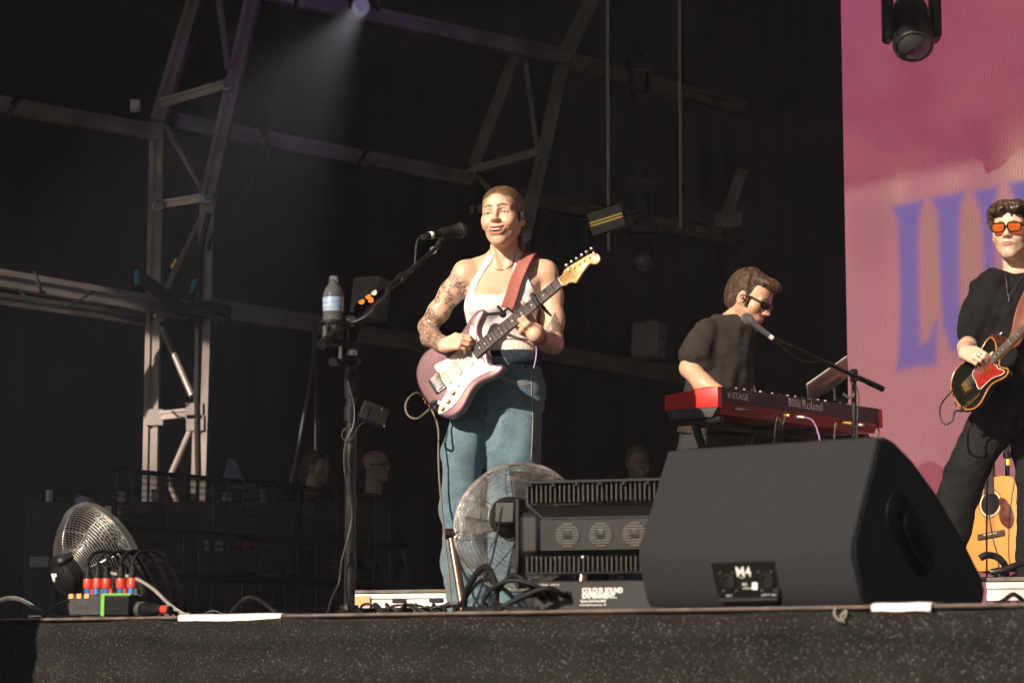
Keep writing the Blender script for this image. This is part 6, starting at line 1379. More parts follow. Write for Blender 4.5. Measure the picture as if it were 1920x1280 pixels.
# ---------------------------------------------------------------- keyboard player
def keys_player():
    Y0 = 10.62; base = A(1350, 1180, Y0); base[2] = .002
    T = thing('person', base, 'man in dark brown t-shirt and black sunglasses playing the red keyboard', 'person', 'performers on stage')
    H = Frame(A(1408, 563, Y0 - .02), (.74, -.42, -.42), (.42, -.14, .90), 1.02); B = SDF()
    def row(py, px, rx, ry, Y): p = A(px, py, Y); return (p[2], p[0], p[1], rx, ry)
    torso = [row(603, 1362, .070, .075, Y0), row(620, 1358, .120, .115, Y0), row(655, 1354, .125, .125, Y0), row(720, 1349, .12, .12, Y0), row(790, 1340, .145, .14, Y0), row(850, 1338, .15, .14, Y0)]
    B.loft(torso, .03); B.cone(A(1390, 590, Y0), A(1366, 612, Y0), .056, .062, .03)
    sR, eR, wR = A(1316, 622, Y0 - .13), A(1293, 690, Y0 - .14), A(1352, 738, Y0 - .30)
    B.chain([sR + [.02, .02, -.01], eR], [.046, .042], .03); B.chain([eR, (eR + wR) / 2 + np.array([-.01, 0, -.012]), wR], [.044, .043, .030], .02)
    hand_ops(B, wR, (.75, -.35, -.12), (.1, .05, 1), [(20, 25, 20)] * 4, dict(side=1, pts=[(.02, .02, -.01), (.05, .04, -.02), (.08, .045, -.03), (.1, .04, -.04)]), .95)
    sL, eL, wL = A(1374, 622, Y0 + .14), A(1388, 700, Y0 + .16), A(1408, 742, Y0 - .05)
    B.chain([sL, eL], [.058, .044], .03); B.chain([eL, wL], [.044, .030], .02); hand_ops(B, wL, (.7, -.6, -.1), (.1, .05, 1), [(20, 25, 20)] * 4, dict(side=-1, pts=[(.02, .02, -.01), (.05, .04, -.02), (.08, .045, -.03), (.1, .04, -.04)]), .95)
    L = head_ops(B, H, male=True); build_figure(T, B, L, H, 0, 0, None, stub=.55, skin_col=(.62, .36, .23))
    S = SDF(); E = lambda c, r, k=.02, mode='add': S.ell(H(*c), r, H.A, k, mode)
    E((0, .030, .050), (.086, .100, .090), .02); E((0, -.040, .092), (.066, .050, .038), .02); E((0, .075, -.005), (.074, .052, .072), .03); E((0, -.075, .098), (.050, .030, .028), .02)
    S.ell(H(0, -.105, -.040), (.068, .115, .117), H.A, .008, 'sub')
    for sg in (-1, 1): S.ell(H(sg * .088, .004, -.024), (.026, .030, .036), H.A, .005, 'sub'); S.cone(H(sg * .070, -.018, .0), H(sg * .068, -.020, -.032), .008, .006, .008)
    S.half(H(0, 0, -.075), -H.z, 'inter', .02); S.warp(fold_noise(21, 60, .0030, (1, 1, .5), 2)); S.warp(fold_noise(22, 190, .0012, (1, 1, .35), 2)); comb(cloth_mesh(S, 'hair', 'hair_brown', T, .0024, .02), H, 20, 1.0)
    gl = MB()
    for sg in (-1, 1):
        gl.prism(smooth2([(-.030, .012), (.0, .016), (.028, .012), (.030, -.004), (.018, -.018), (-.008, -.018), (-.026, -.010)], 4), -.003, .003, H.mat4() @ frame(Vector((sg * .036, -.094 + .004, .004)), Vector((1, sg * .35, 0)).normalized(), Vector((0, .08, 1)).normalized(), Vector((sg * .35, -1, .08)).normalized()), .001)
        gl.tube([Vector(H(sg * .062, -.082, .010)), Vector(H(sg * .080, -.03, .012)), Vector(H(sg * .082, .015, .006))], .0045, 6, flat=1.8)
    gl.tube([Vector(H(-.012, -.102, .008)), Vector(H(.012, -.102, .008))], .004, 6); gl.build('sunglasses', 'glossy_black' if 'glossy_black' in MATS else mat('glossy_black', (.006, .006, .006), .12), T)
    MB().ball(Vector(H(.084, .004, -.008)), .008, 10, 8).build('earpiece', 'black_plastic', T); MB().ball(Vector(H(-.084, .004, -.008)), .008, 10, 8).build('earpiece', 'steel', T)
    S = SDF(); S.loft([row(596, 1368, .080, .080, Y0), row(610, 1360, .132, .13, Y0), row(655, 1352, .138, .150, Y0), row(720, 1347, .136, .148, Y0), row(780, 1340, .148, .155, Y0), row(824, 1334, .165, .165, Y0)], .03)
    S.chain([sR + [.016, .02, -.002], A(1308, 650, Y0 - .13), A(1302, 666, Y0 - .135)], [.054, .054, .054], .05); S.chain([sL, A(1380, 650, Y0 + .15), A(1384, 668, Y0 + .16)], [.058, .058, .055], .05)
    S.offset(.008); S.warp(fold_noise(31, 19, .0085, (1, 1, .35))); S.warp(fold_noise(32, 36, .0020, (.8, .8, .8)))
    S.cone(eR, A(1297, 672, Y0 - .15), .055, .058, .006, 'sub') if False else None
    S.half(A(1338, 817, Y0), (-.10, .1, -1), 'inter', .006); S.ell(A(1394, 590, Y0 - .02), (.072, .072, .07), None, .01, 'sub')
    nrm = eR - sR; S.ops.append(('sub', (lambda x, y, z: np.maximum(np.sqrt((x - eR[0]) ** 2 + (y - eR[1]) ** 2 + (z - eR[2]) ** 2) - .085, 0) - .0), eR - .09, eR + .09, .001)) if False else None
    S.half(A(1296, 678, Y0 - .15), (0, 0, 0.0001 - 1), 'inter') if False else None
    cloth_mesh(S, 'tshirt', 'brown_cotton', T, .0048)
    J = SDF(); J.loft([row(800, 1340, .15, .14, Y0), row(860, 1340, .165, .15, Y0)], .03)
    for dx, dy in ((-28, -.08), (26, .1)): J.chain([A(1338 + dx, 850, Y0 + dy), A(1340 + dx, 1000, Y0 + dy - .03), A(1338 + dx, 1160, Y0 + dy)], [.10, .078, .065], .03)
    J.warp(fold_noise(41, 16, .005, (1, 1, .5))); J.half((0, 0, .06), (0, 0, -1)); cloth_mesh(J, 'trousers', 'grey_trousers', T, .0075)
    for dx, dy in ((-28, -.12), (26, .06)):
        p = A(1338 + dx, 1170, Y0 + dy); sh = SDF(); sh.cone((p[0] - .03, p[1] + .04, .045), (p[0] + .10, p[1] - .09, .035), .045, .04, .02); sh.half((0, 0, .004), (0, 0, -1)); cloth_mesh(sh, 'shoe', 'black_rubber', T, .008, .02)
keys_player()
# ---------------------------------------------------------------- keyboard
def keyboard():
    x = Vector((.66, .75, 0)).normalized(); y = Vector((-.75, .66, 0)).normalized(); o = at(1345, 724, 10.0); o.z -= .118; M = frame(o, x, y, Zv); L_ = 1.305; D_ = .285
    T = thing('stage_keyboard', None, 'red and black stage keyboard on a black stand', 'keyboard', M=M)
    mat('key_red', (.72, .024, .018), .35, var=.05, coat=.3); mat('key_red_dark', (.42, .014, .014), .4, var=.1); mat('key_black', (.010, .0095, .010), .45, var=.2, vscale=14); mat('key_grey', (.05, .05, .052), .5)  # brighter red for the lit ends, darker red for the shaded rear panel
    cap = [(0, .030), (0, .118), (.05, .121), (D_, .098), (D_, .034)]
    def slab(x0, x1, prof, nm, m, bev=.003): b = MB(); b.prism(prof, x0, x1, Matrix(((0, 0, 1, 0), (1, 0, 0, 0), (0, 1, 0, 0), (0, 0, 0, 1))), bev); return b.build(nm, m, T, local=True)
    slab(0.0, .032, cap, 'end_cheek', 'key_red'); slab(L_ - .032, L_, cap, 'end_cheek', 'key_red')
    slab(.0325, L_ - .0325, [(.002, .055), (.002, .119), (.12, .119), (.13, .095), (D_ - .01, .080), (D_ - .01, .055)], 'case', 'key_black', .002)
    slab(.0325, L_ - .0325, [(.026, .004), (.010, .054), (D_ - .02, .054), (D_ - .03, .004)], 'rear_panel', 'key_red_dark', .002); slab(.002, .030, [(.030, -.012), (.004, .029), (D_ - .004, .033), (D_ - .03, -.008)], 'side_foot', 'key_grey')
    for yy, zz in ((.06, .012), (.15, .010), (.23, .012)): MB().cyl((.0, yy, zz), (.003, yy, zz), .005, n=8).build('screw', 'steel', T, local=True)
    for k in range(52): MB().box((.05 + (k + .5) * (1.2 / 52), D_ - .085, .0985 - .004), (1.2 / 52 - .0015, .14, .014), None, .001).build('white_key', 'pickguard_cream', T, local=True, smooth=0)
    for k in range(52):
        if k % 7 not in (2, 6): MB().box((.05 + (k + 1) * (1.2 / 52), D_ - .115, .108), (.011, .085, .014), None, .001).build('black_key', 'glossy_black', T, local=True, smooth=0)
    for k in range(30):
        X_ = .12 + k * .03 + (.03 if k > 8 else 0) + (.06 if k > 18 else 0)
        if X_ < 1.2: MB().cyl((X_, .03 + .02 * (k % 2), .118), (X_, .03 + .02 * (k % 2), .130), .006, n=8).build('control_knob', 'steel' if k % 3 else 'black_plastic', T, local=True)
    MT = M @ Matrix(((1, 0, 0, 0), (0, 0, 1, .0016), (0, 1, 0, 0), (0, 0, 0, 1)))   # letters stand on the rear face
    MT = M @ Matrix.Translation((0, .0015, 0)) @ Matrix.Rotation(R(90), 4, 'X'); mat('print_grey', (.55, .54, .53), .5)
    text_part('lettering', 'V-STAGE', .040, MT @ Matrix.Translation((.075, .074, 0)), 'print_grey', T, .0004, sx=1.0); text_part('lettering', 'Roland', .056, MT @ Matrix.Translation((.640, .072, 0)), 'print_grey', T, .0004, sx=1.05)
    for k in range(5):   # striped emblem left of the name
        MB().box((.575, .0012, .108 - k * .0075), (.075 - .004 * (k % 2), .002, .004)).build('emblem_bar', 'print_grey', T, local=True)
    MB().box((.622, .0012, .088), (.006, .002, .03)).build('emblem_bar', 'print_grey', T, local=True)
    for X_, m_, ln in ((.13, 'steel', .04), (.175, 'steel', .04), (.50, 'yellow_tape', .02), (.60, 'white_paint', .035), (.97, 'yellow_tape', .05), (1.10, 'white_paint', .03), (1.14, 'steel', .03)): MB().cyl((X_, .012, .032), (X_ + ln, -.010, .030), .007, n=10).build('plug', m_, T, local=True)
    S_ = thing('keyboard_stand', M @ Vector((.6, .14, -1.02)), 'black folding stand under the red keyboard', 'keyboard stand')
    z0 = -(o.z) + .012
    for X_ in (.25, .95):
        for sg in (-1, 1): MB().tube([M @ Vector((X_ + sg * .22, .15, -.016)), M @ Vector((X_ - sg * .24, .15, z0))], .018, 8).build('strut', 'black_metal', S_)
        for sg in (-1, 1): MB().tube([M @ Vector((X_ - sg * .24, -.02, z0)), M @ Vector((X_ - sg * .24, .34, z0))], .016, 8).build('foot_bar', 'black_metal', S_); MB().tube([M @ Vector((X_ + sg * .22, .0, -.022)), M @ Vector((X_ + sg * .22, .28, -.022))], .016, 8).build('top_arm', 'black_metal', S_)
    MB().tube([M @ Vector((.06, .15, -.03)), M @ Vector((1.2, .15, -.03))], .016, 8).build('cross_rail', 'black_metal', S_)
    for lab, pts, r, m_ in (('lilac cable hanging from the back of the keyboard', [(.635, -.01, .030), (.67, -.03, .02), (.70, -.04, -.03), (.72, -.04, -.12), (.73, -.03, -.4), (.74, .0, -1.0)], .004, 'lilac_cable'), ('black audio cable drooping from the left keyboard sockets', [(.17, -.01, .030), (.22, -.03, .025), (.30, -.03, .0), (.40, -.02, .02), (.46, -.03, .035), (.44, -.03, -.02), (.42, .0, -.06), (.42, .1, -1.0)], .0038, 'cable_black'), ('black cable loop hanging from the right keyboard sockets', [(1.13, -.01, .03), (1.19, -.03, .03), (1.22, -.03, .0), (1.16, -.03, -.04), (.90, -.03, -.02), (.86, -.02, -.06), (.85, .05, -1.0)], .0038, 'grey_rubber')):
        if m_ == 'lilac_cable' and m_ not in MATS: mat(m_, (.55, .30, .55), .5)
        cable('keyboard_cable', [M @ Vector(p) for p in pts], r, m_, lab, group='cables behind the keyboard')
keyboard()
# ---------------------------------------------------------------- boom microphone and tablet at the keyboard
KY = 10.45
KS = thing('microphone_stand', floorpt(1603, KY), 'thin black boom stand in front of the red keyboard', 'microphone stand')
kt = at(1601, 708, KY); MB().cyl(floorpt(1604, KY) + Zv * .02, kt, .0125, .0115, 14).build('tube', 'worn_tube', KS)
for k in range(3): a_ = k * 2.094 + .4; MB().tube([floorpt(1604, KY) + Zv * .12, floorpt(1604, KY) + Vector((.28 * math.cos(a_), .28 * math.sin(a_), .012))], .009, 8).build('leg', 'black_metal', KS)
MB().box(kt + Zv * .01, (.035, .035, .06), None, .008).build('boom_joint', 'black_plastic', KS); MB().tube([at(1580, 738, KY - .03), at(1592, 746, KY - .03), at(1602, 738, KY - .03)], .006, 6).build('wing_lever', 'steel', KS)
ka, kb = at(1655, 729, KY + .05), at(1445, 631, KY - .35); MB().cyl(ka, kb, .0085, .0085, 12).build('boom_tube', 'black_metal', KS); kd = (kb - ka).normalized()
MB().cyl(ka - kd * .0, ka + kd * .09, .0135, .0135, 12).build('counterweight', 'black_rubber', KS)
for t in (.12, .18, .46): MB().cyl(ka + kd * ((kb - ka).length * t), ka + kd * ((kb - ka).length * t + .025), .013, n=12).build('boom_collar', 'black_plastic', KS)
KM = thing('microphone', at(1415, 612, KY - .38), 'dark handheld microphone on the boom at the keyboard player', 'microphone')
ma, mh = at(1442, 629, KY - .37), at(1393, 592, KY - .40); mdv = (mh - ma).normalized(); mln = (mh - ma).length
MB().lathe(ma, mdv, [(.0001, 0), (.010, 0), (.0115, .01), (.014, mln * .45), (.018, mln * .66), (.019, mln * .68)], 20).build('handle', 'mic_grey' if 'mic_grey' in MATS else mat('mic_grey', (.16, .155, .15), .4, .4), KM); MB().lathe(ma, mdv, [(.019, mln * .68), (.0245, mln * .76), (.0255, mln * .85), (.021, mln * .96), (.010, mln * 1.02), (.0001, mln * 1.03)], 22).build('grille', 'ball_grille' if 'ball_grille' in MATS else mat('ball_grille', (.16, .15, .145), .45, .6, bump=.8, bscale=500), KM); MB().cyl(ma - mdv * .02, ma, .011, .011, 12).build('plug', 'white_paint', KM)
cable('microphone_cable', [ma - mdv * .02, at(1462, 645, KY - .33), at(1480, 662, KY - .3), at(1510, 678, KY - .2), at(1545, 678, KY - .12), at(1580, 690, KY - .05), at(1598, 712, KY - .03), at(1610, 740, KY - .02), at(1607, 800, KY - .02), at(1606, 950, KY - .02), fl(1606, KY)], .0032, 'cable_black', 'black cable sagging below the keyboard boom')
TS = thing('tablet_stand', at(1570, 800, 10.75), 'black clamp arm holding the tablet above the keyboard', 'tablet stand'); MB().tube([at(1566, 752, 10.62), at(1565, 735, 10.64), at(1562, 722, 10.66)], .008, 8).build('arm', 'black_metal', TS); MB().box(at(1562, 722, 10.655), (.10, .018, .03), (Vector((.80, .15, .55)).normalized(), Vector((-.1, .98, 0)), Vector((-.55, 0, .83))), .004).build('bracket', 'black_metal', TS)
tx = Vector((.80, .12, .56)).normalized(); tn = Vector((-.48, .45, .75)); tn = (tn - tx * tn.dot(tx)).normalized(); ty = tn.cross(tx)
TB = thing('tablet', at(1551, 711, 10.68), 'silver tablet propped up above the right end of the keyboard', 'tablet'); MB().box(at(1552, 712, 10.67), (.235, .17, .009), (tx, ty, tn), .003).build('shell', 'aluminium', TB); MB().box(at(1552, 712, 10.67) + tn * .0052, (.215, .155, .001), (tx, ty, tn)).build('screen', 'glossy_black', TB)

# ---------------------------------------------------------------- guitarist at the right edge
MG2 = orient(at(1813, 724, 9.58), (.62, -.46, .63), (-.26, .74, .62)) @ Matrix.Scale(.77, 4)
def on_guitar2(px, py, h):
    o = Vector((0, 0, CAM_Z)); dd = at(px, py, 9) - o; n = (MG2.to_3x3() @ Vector((0, 0, 1))).normalized(); t = (MG2.translation - o).dot(n) / dd.dot(n); return o + dd * t + n * h
def guitarist():
    Y0 = 9.85; base = A(1890, 1180, Y0); base[2] = .002
    T = thing('person', base, 'man in black t-shirt and orange sunglasses playing guitar at the right edge', 'person', 'performers on stage')
    H = Frame(A(1897, 434, Y0 - .03), (-.42, -.90, -.02), (.02, .02, 1), 1.0); B = SDF()
    def row(py, px, rx, ry, Y): p = A(px, py, Y); return (p[2], p[0], p[1], rx, ry)
    torso = [row(514, 1908, .075, .07, Y0), row(530, 1910, .145, .08, Y0), row(570, 1910, .135, .088, Y0), row(640, 1908, .120, .080, Y0), row(720, 1905, .120, .082, Y0), row(770, 1902, .12, .085, Y0)]
    B.loft(torso, .03); B.cone(A(1903, 470, Y0 + .01), A(1908, 520, Y0 + .02), .054, .060, .03)
    sR, eR, wR = A(1854, 546, Y0), A(1818, 644, Y0 + .06), np.array(on_guitar2(1822, 668, .040)); sL, eL, wL = A(1972, 545, Y0 + .02), A(1990, 640, Y0), A(1970, 600, Y0 - .25)
    B.chain([sR, eR], [.058, .042], .03); B.chain([eR, (eR + wR) / 2, wR], [.041, .040, .028], .02); B.chain([sL, eL], [.058, .042], .03); B.chain([eL, wL], [.042, .028], .02)
    gn2 = (MG2.to_3x3() @ Vector((0, 0, 1))).normalized(); kR = on_guitar2(1844, 676, .050); gv2 = (MG2.to_3x3() @ Vector((0, 1, 0))).normalized()
    hd = hand_ops(B, wR, kR - Vector(wR), gn2 * .85 + Vector((-.25, 0, .45)), [(30, 60, 45), (34, 62, 45), (38, 64, 45), (42, 64, 45)], dict(side=-1, world=[Vector(wR).lerp(kR, .3) + gv2 * .016, on_guitar2(1842, 662, .044), on_guitar2(1851, 668, .034), on_guitar2(1855, 676, .024)]), .92)
    L = head_ops(B, H, male=True); build_figure(T, B, L, H, 0, 0, None, stub=.22, skin_col=(.66, .44, .32), lip=(.50, .17, .13)); eyes(H, T, (.04, .03, .02))
    rp = hd[1]; MB().lathe(rp[0].lerp(rp[1], .5), rp[1] - rp[0], [(.0092, -.003), (.0105, -.003), (.0105, .003), (.0092, .003), (.0092, -.003)], 16).build('ring', 'chrome', T)
    S = SDF(); E = lambda c, r, k=.02, mode='add': S.ell(H(*c), r, H.A, k, mode)
    E((0, .030, .050), (.090, .102, .088), .02); E((0, -.050, .096), (.070, .045, .034), .02); E((-.035, -.080, .082), (.034, .024, .026), .015); E((.032, -.080, .090), (.034, .022, .022), .015); E((0, .085, -.01), (.076, .045, .07), .03)
    S.cone(H(-.072, -.045, .075), H(-.080, -.030, .02), .018, .012, .015); S.cone(H(.072, -.045, .075), H(.078, -.025, .0), .018, .012, .015)
    S.ell(H(0, -.105, -.050), (.066, .112, .118), H.A, .008, 'sub')
    for sg in (-1, 1): S.ell(H(sg * .090, .004, -.026), (.024, .028, .034), H.A, .005, 'sub')
    S.half(H(0, 0, -.085), -H.z, 'inter', .02); S.warp(fold_noise(51, 50, .0040, (1, 1, .6), 2)); S.warp(fold_noise(52, 190, .0012, (1, 1, .4), 2)); hr_ = cloth_mesh(S, 'hair', 'hair_dark', T, .0024, .02); comb(hr_, H, 18, 1.6)
    rg = random.Random(3)
    for k in range(7):
        a_ = -.050 + .10 * k / 6 + .012 * rg.random(); sw = .018 * (rg.random() - .4); p0 = Vector(H(a_ * .9, -.075, .105)); p1 = Vector(H(a_, -.103, .090)); p2 = Vector(H(a_ + sw, -.108, .070 + .014 * rg.random())); p3 = Vector(H(a_ + sw * 2.2, -.101, .058 + .02 * rg.random())); MB().tube(catmull([p0, p1, p2, p3], 4), [.011, .011, .011, .0105, .010, .0095, .009, .008, .007, .0055, .004, .0025, .001], 7).build('hair_lock', 'hair_dark', hr_)
    gl = thing_gl = MB(); ln = MB()
    lens = smooth2([(-.026, .016), (.0, .018), (.025, .015), (.027, -.004), (.018, -.017), (-.014, -.018), (-.026, -.008)], 4)
    for sg in (-1, 1):
        Ml = H.mat4() @ frame(Vector((sg * .034, -.101, .004)), Vector((1, sg * .14, 0)).normalized(), Vector((0, .05, 1)).normalized(), Vector((sg * .14, -1, .05)).normalized())
        P = [Ml @ Vector((p[0], p[1], 0)) for p in lens]; gl.tube(P + [P[0]], .0034, 6); ln.prism(lens, -.001, .001, Ml); gl.tube([Vector(H(sg * .062, -.096, .012)), Vector(H(sg * .080, -.04, .012)), Vector(H(sg * .082, .015, .006))], .0036, 6, flat=1.6)
    gl.tube([Vector(H(-.009, -.105, .008)), Vector(H(0, -.107, .011)), Vector(H(.009, -.105, .008))], .003, 6); go = gl.build('sunglasses', 'glossy_black', T)
    m = bpy.data.materials.new('orange_lens'); m.use_nodes = True; MATS['orange_lens'] = m; nt = m.node_tree; b = nt.nodes['Principled BSDF']; b.inputs['Base Color'].default_value = (.60, .16, .010, 1); b.inputs['Roughness'].default_value = .12; tr = nt.nodes.new('ShaderNodeBsdfTransparent'); tr.inputs[0].default_value = (1, .50, .12, 1); mx = nt.nodes.new('ShaderNodeMixShader'); mx.inputs[0].default_value = .40; nt.links.new(tr.outputs[0], mx.inputs[1]); nt.links.new(b.outputs[0], mx.inputs[2]); nt.links.new(mx.outputs[0], nt.nodes['Material Output'].inputs[0]); ln.build('lens', 'orange_lens', go)
    S = SDF(); S.loft([row(508, 1908, .088, .085, Y0 + .01), row(524, 1910, .165, .10, Y0), row(570, 1909, .162, .120, Y0), row(650, 1906, .155, .12, Y0), row(720, 1904, .155, .125, Y0), row(765, 1902, .165, .13, Y0)], .03)
    S.chain([sR, A(1839, 590, Y0 + .01), A(1829, 620, Y0 + .03)], [.060, .062, .065], .05); S.chain([sL, A(1980, 590, Y0), A(1986, 620, Y0)], [.066, .070, .070], .03)
    S.offset(.007); S.warp(fold_noise(61, 19, .0080, (1, 1, .4))); S.warp(fold_noise(62, 36, .0020)); S.ell(A(1904, 500, Y0 - .03), (.075, .075, .045), None, .01, 'sub'); S.half(A(1902, 752, Y0), (0, 0, -1), 'inter', .006); cloth_mesh(S, 'tshirt', 'black_cotton', T, .0046)
    J = SDF(); J.loft([row(735, 1902, .150, .115, Y0), row(780, 1902, .165, .13, Y0)], .03)
    J.chain([A(1866, 785, Y0 - .04), A(1814, 880, Y0 - .10), A(1780, 985, Y0 - .02), A(1752, 1130, Y0 + .02)], [.100, .080, .078, .080], .03); J.chain([A(1935, 785, Y0), A(1942, 900, Y0 - .04), A(1940, 1030, Y0), A(1940, 1150, Y0 + .02)], [.105, .082, .075, .078], .03)
    J.warp(fold_noise(71, 15, .0055, (1, 1, .5))); J.warp(fold_noise(72, 40, .002)); J.half((0, 0, .05), (0, 0, -1)); cloth_mesh(J, 'trousers', 'black_jeans', T, .0055)
    for px, dx in ((1758, -.05), (1938, -.03)): p = A(px, 1160, Y0); sh = SDF(); sh.cone((p[0], p[1] + .06, .045), (p[0] + dx, p[1] - .13, .035), .046, .042, .02); sh.half((0, 0, .004), (0, 0, -1)); cloth_mesh(sh, 'shoe', 'black_rubber', T, .008, .02)
    MB().tube(catmull([at(1884, 512, Y0 - .09), at(1887, 530, Y0 - .115), at(1891, 554, Y0 - .135), at(1902, 538, Y0 - .125), at(1918, 516, Y0 - .09)], 8), .0016, 5).build('necklace', 'chrome', T); MB().box(at(1891.5, 560, Y0 - .137), (.005, .003, .022), None, .001).build('pendant', 'chrome', T)
    return T
guitarist()
mat('burst_black', (.008, .007, .006), .2, coat=.5); m = mat('tortoise', (.42, .02, .012), .3, col2=(.12, .008, .006), vscale=45, coat=.4)
TELE = smooth2([(-.095, .0), (-.090, .060), (-.070, .110), (-.030, .148), (.015, .160), (.060, .150), (.105, .128), (.145, .122), (.185, .135), (.220, .150), (.250, .148), (.262, .120), (.258, .080), (.245, .045), (.240, .030), (.232, -.030), (.218, -.050), (.216, -.075), (.232, -.100), (.246, -.124), (.236, -.146), (.206, -.150), (.170, -.134), (.135, -.122), (.100, -.126), (.060, -.146), (.015, -.164), (-.032, -.156), (-.070, -.118), (-.090, -.062)], 5)
TGUARD = smooth2([(.225, .048), (.180, .055), (.090, .052), (.060, .030), (.058, -.030), (.052, -.060), (.058, -.090), (.100, -.092), (.150, -.096), (.205, -.128), (.226, -.125), (.216, -.098), (.202, -.070), (.206, -.045), (.196, -.032), (.190, .030)], 4)
G2 = electric_guitar(MG2, 'black electric guitar with red tortoiseshell pickguard at the right edge', TELE, TGUARD, 'burst_black', 'tortoise', 'tele', 'black_plastic', grp=None)
bd_ = MB(); P = [MG2 @ Vector((p[0], p[1], -.002)) for p in TELE]; bd_.tube(P + [P[0]], .0032, 6, caps=False); bd_.build('binding', 'burst_gold' if 'burst_gold' in MATS else mat('burst_gold', (.45, .17, .03), .3), G2)
P = [MG2 @ Vector((p[0], p[1], .003)) for p in TGUARD]; MB().tube(P + [P[0]], .0016, 5, caps=False).build('guard_edge', 'pickguard_cream', G2)
g2p = lambda a, b, c: MG2 @ Vector((a, b, c))
mat('leather', (.16, .045, .02), .55, var=.2, vscale=30); ST2 = thing('guitar_strap', g2p(.25, .145, -.02), 'brown leather guitar strap across the black t-shirt at right', 'strap')
ribbon('webbing', [g2p(.245, .142, -.02), at(1901, 640, 9.66), at(1918, 580, 9.70), at(1945, 525, 9.74), at(1965, 508, 9.85), at(1975, 540, 9.98), at(1960, 650, 10.02), at(1890, 740, 10.03), at(1800, 740, 9.80), g2p(-.1, 0, -.02)], [Vector((-.3, -1, .1)), Vector((-.3, -1, .1)), Vector((-.2, -1, .1)), Vector((0, -1, .5)), Vector((0, 0, 1)), Vector((0, 1, .3)), Vector((0, 1, 0)), Vector((0, 1, 0)), Vector((-.7, .7, 0)), Vector((-1, .2, 0))], .056, .004, 'leather', ST2)
cable('instrument_cable', [g2p(-.07, -.13, -.02), at(1792, 770, 9.5), at(1786, 788, 9.48), at(1772, 795, 9.5), at(1763, 782, 9.52), at(1764, 760, 9.55), at(1780, 738, 9.6), at(1800, 725, 9.7), at(1830, 760, 9.95), at(1850, 850, 10.0), at(1850, 1000, 10.0), fl(1850, 9.9)], .0038, 'cable_black', 'black cable looping from the guitar at the right edge')

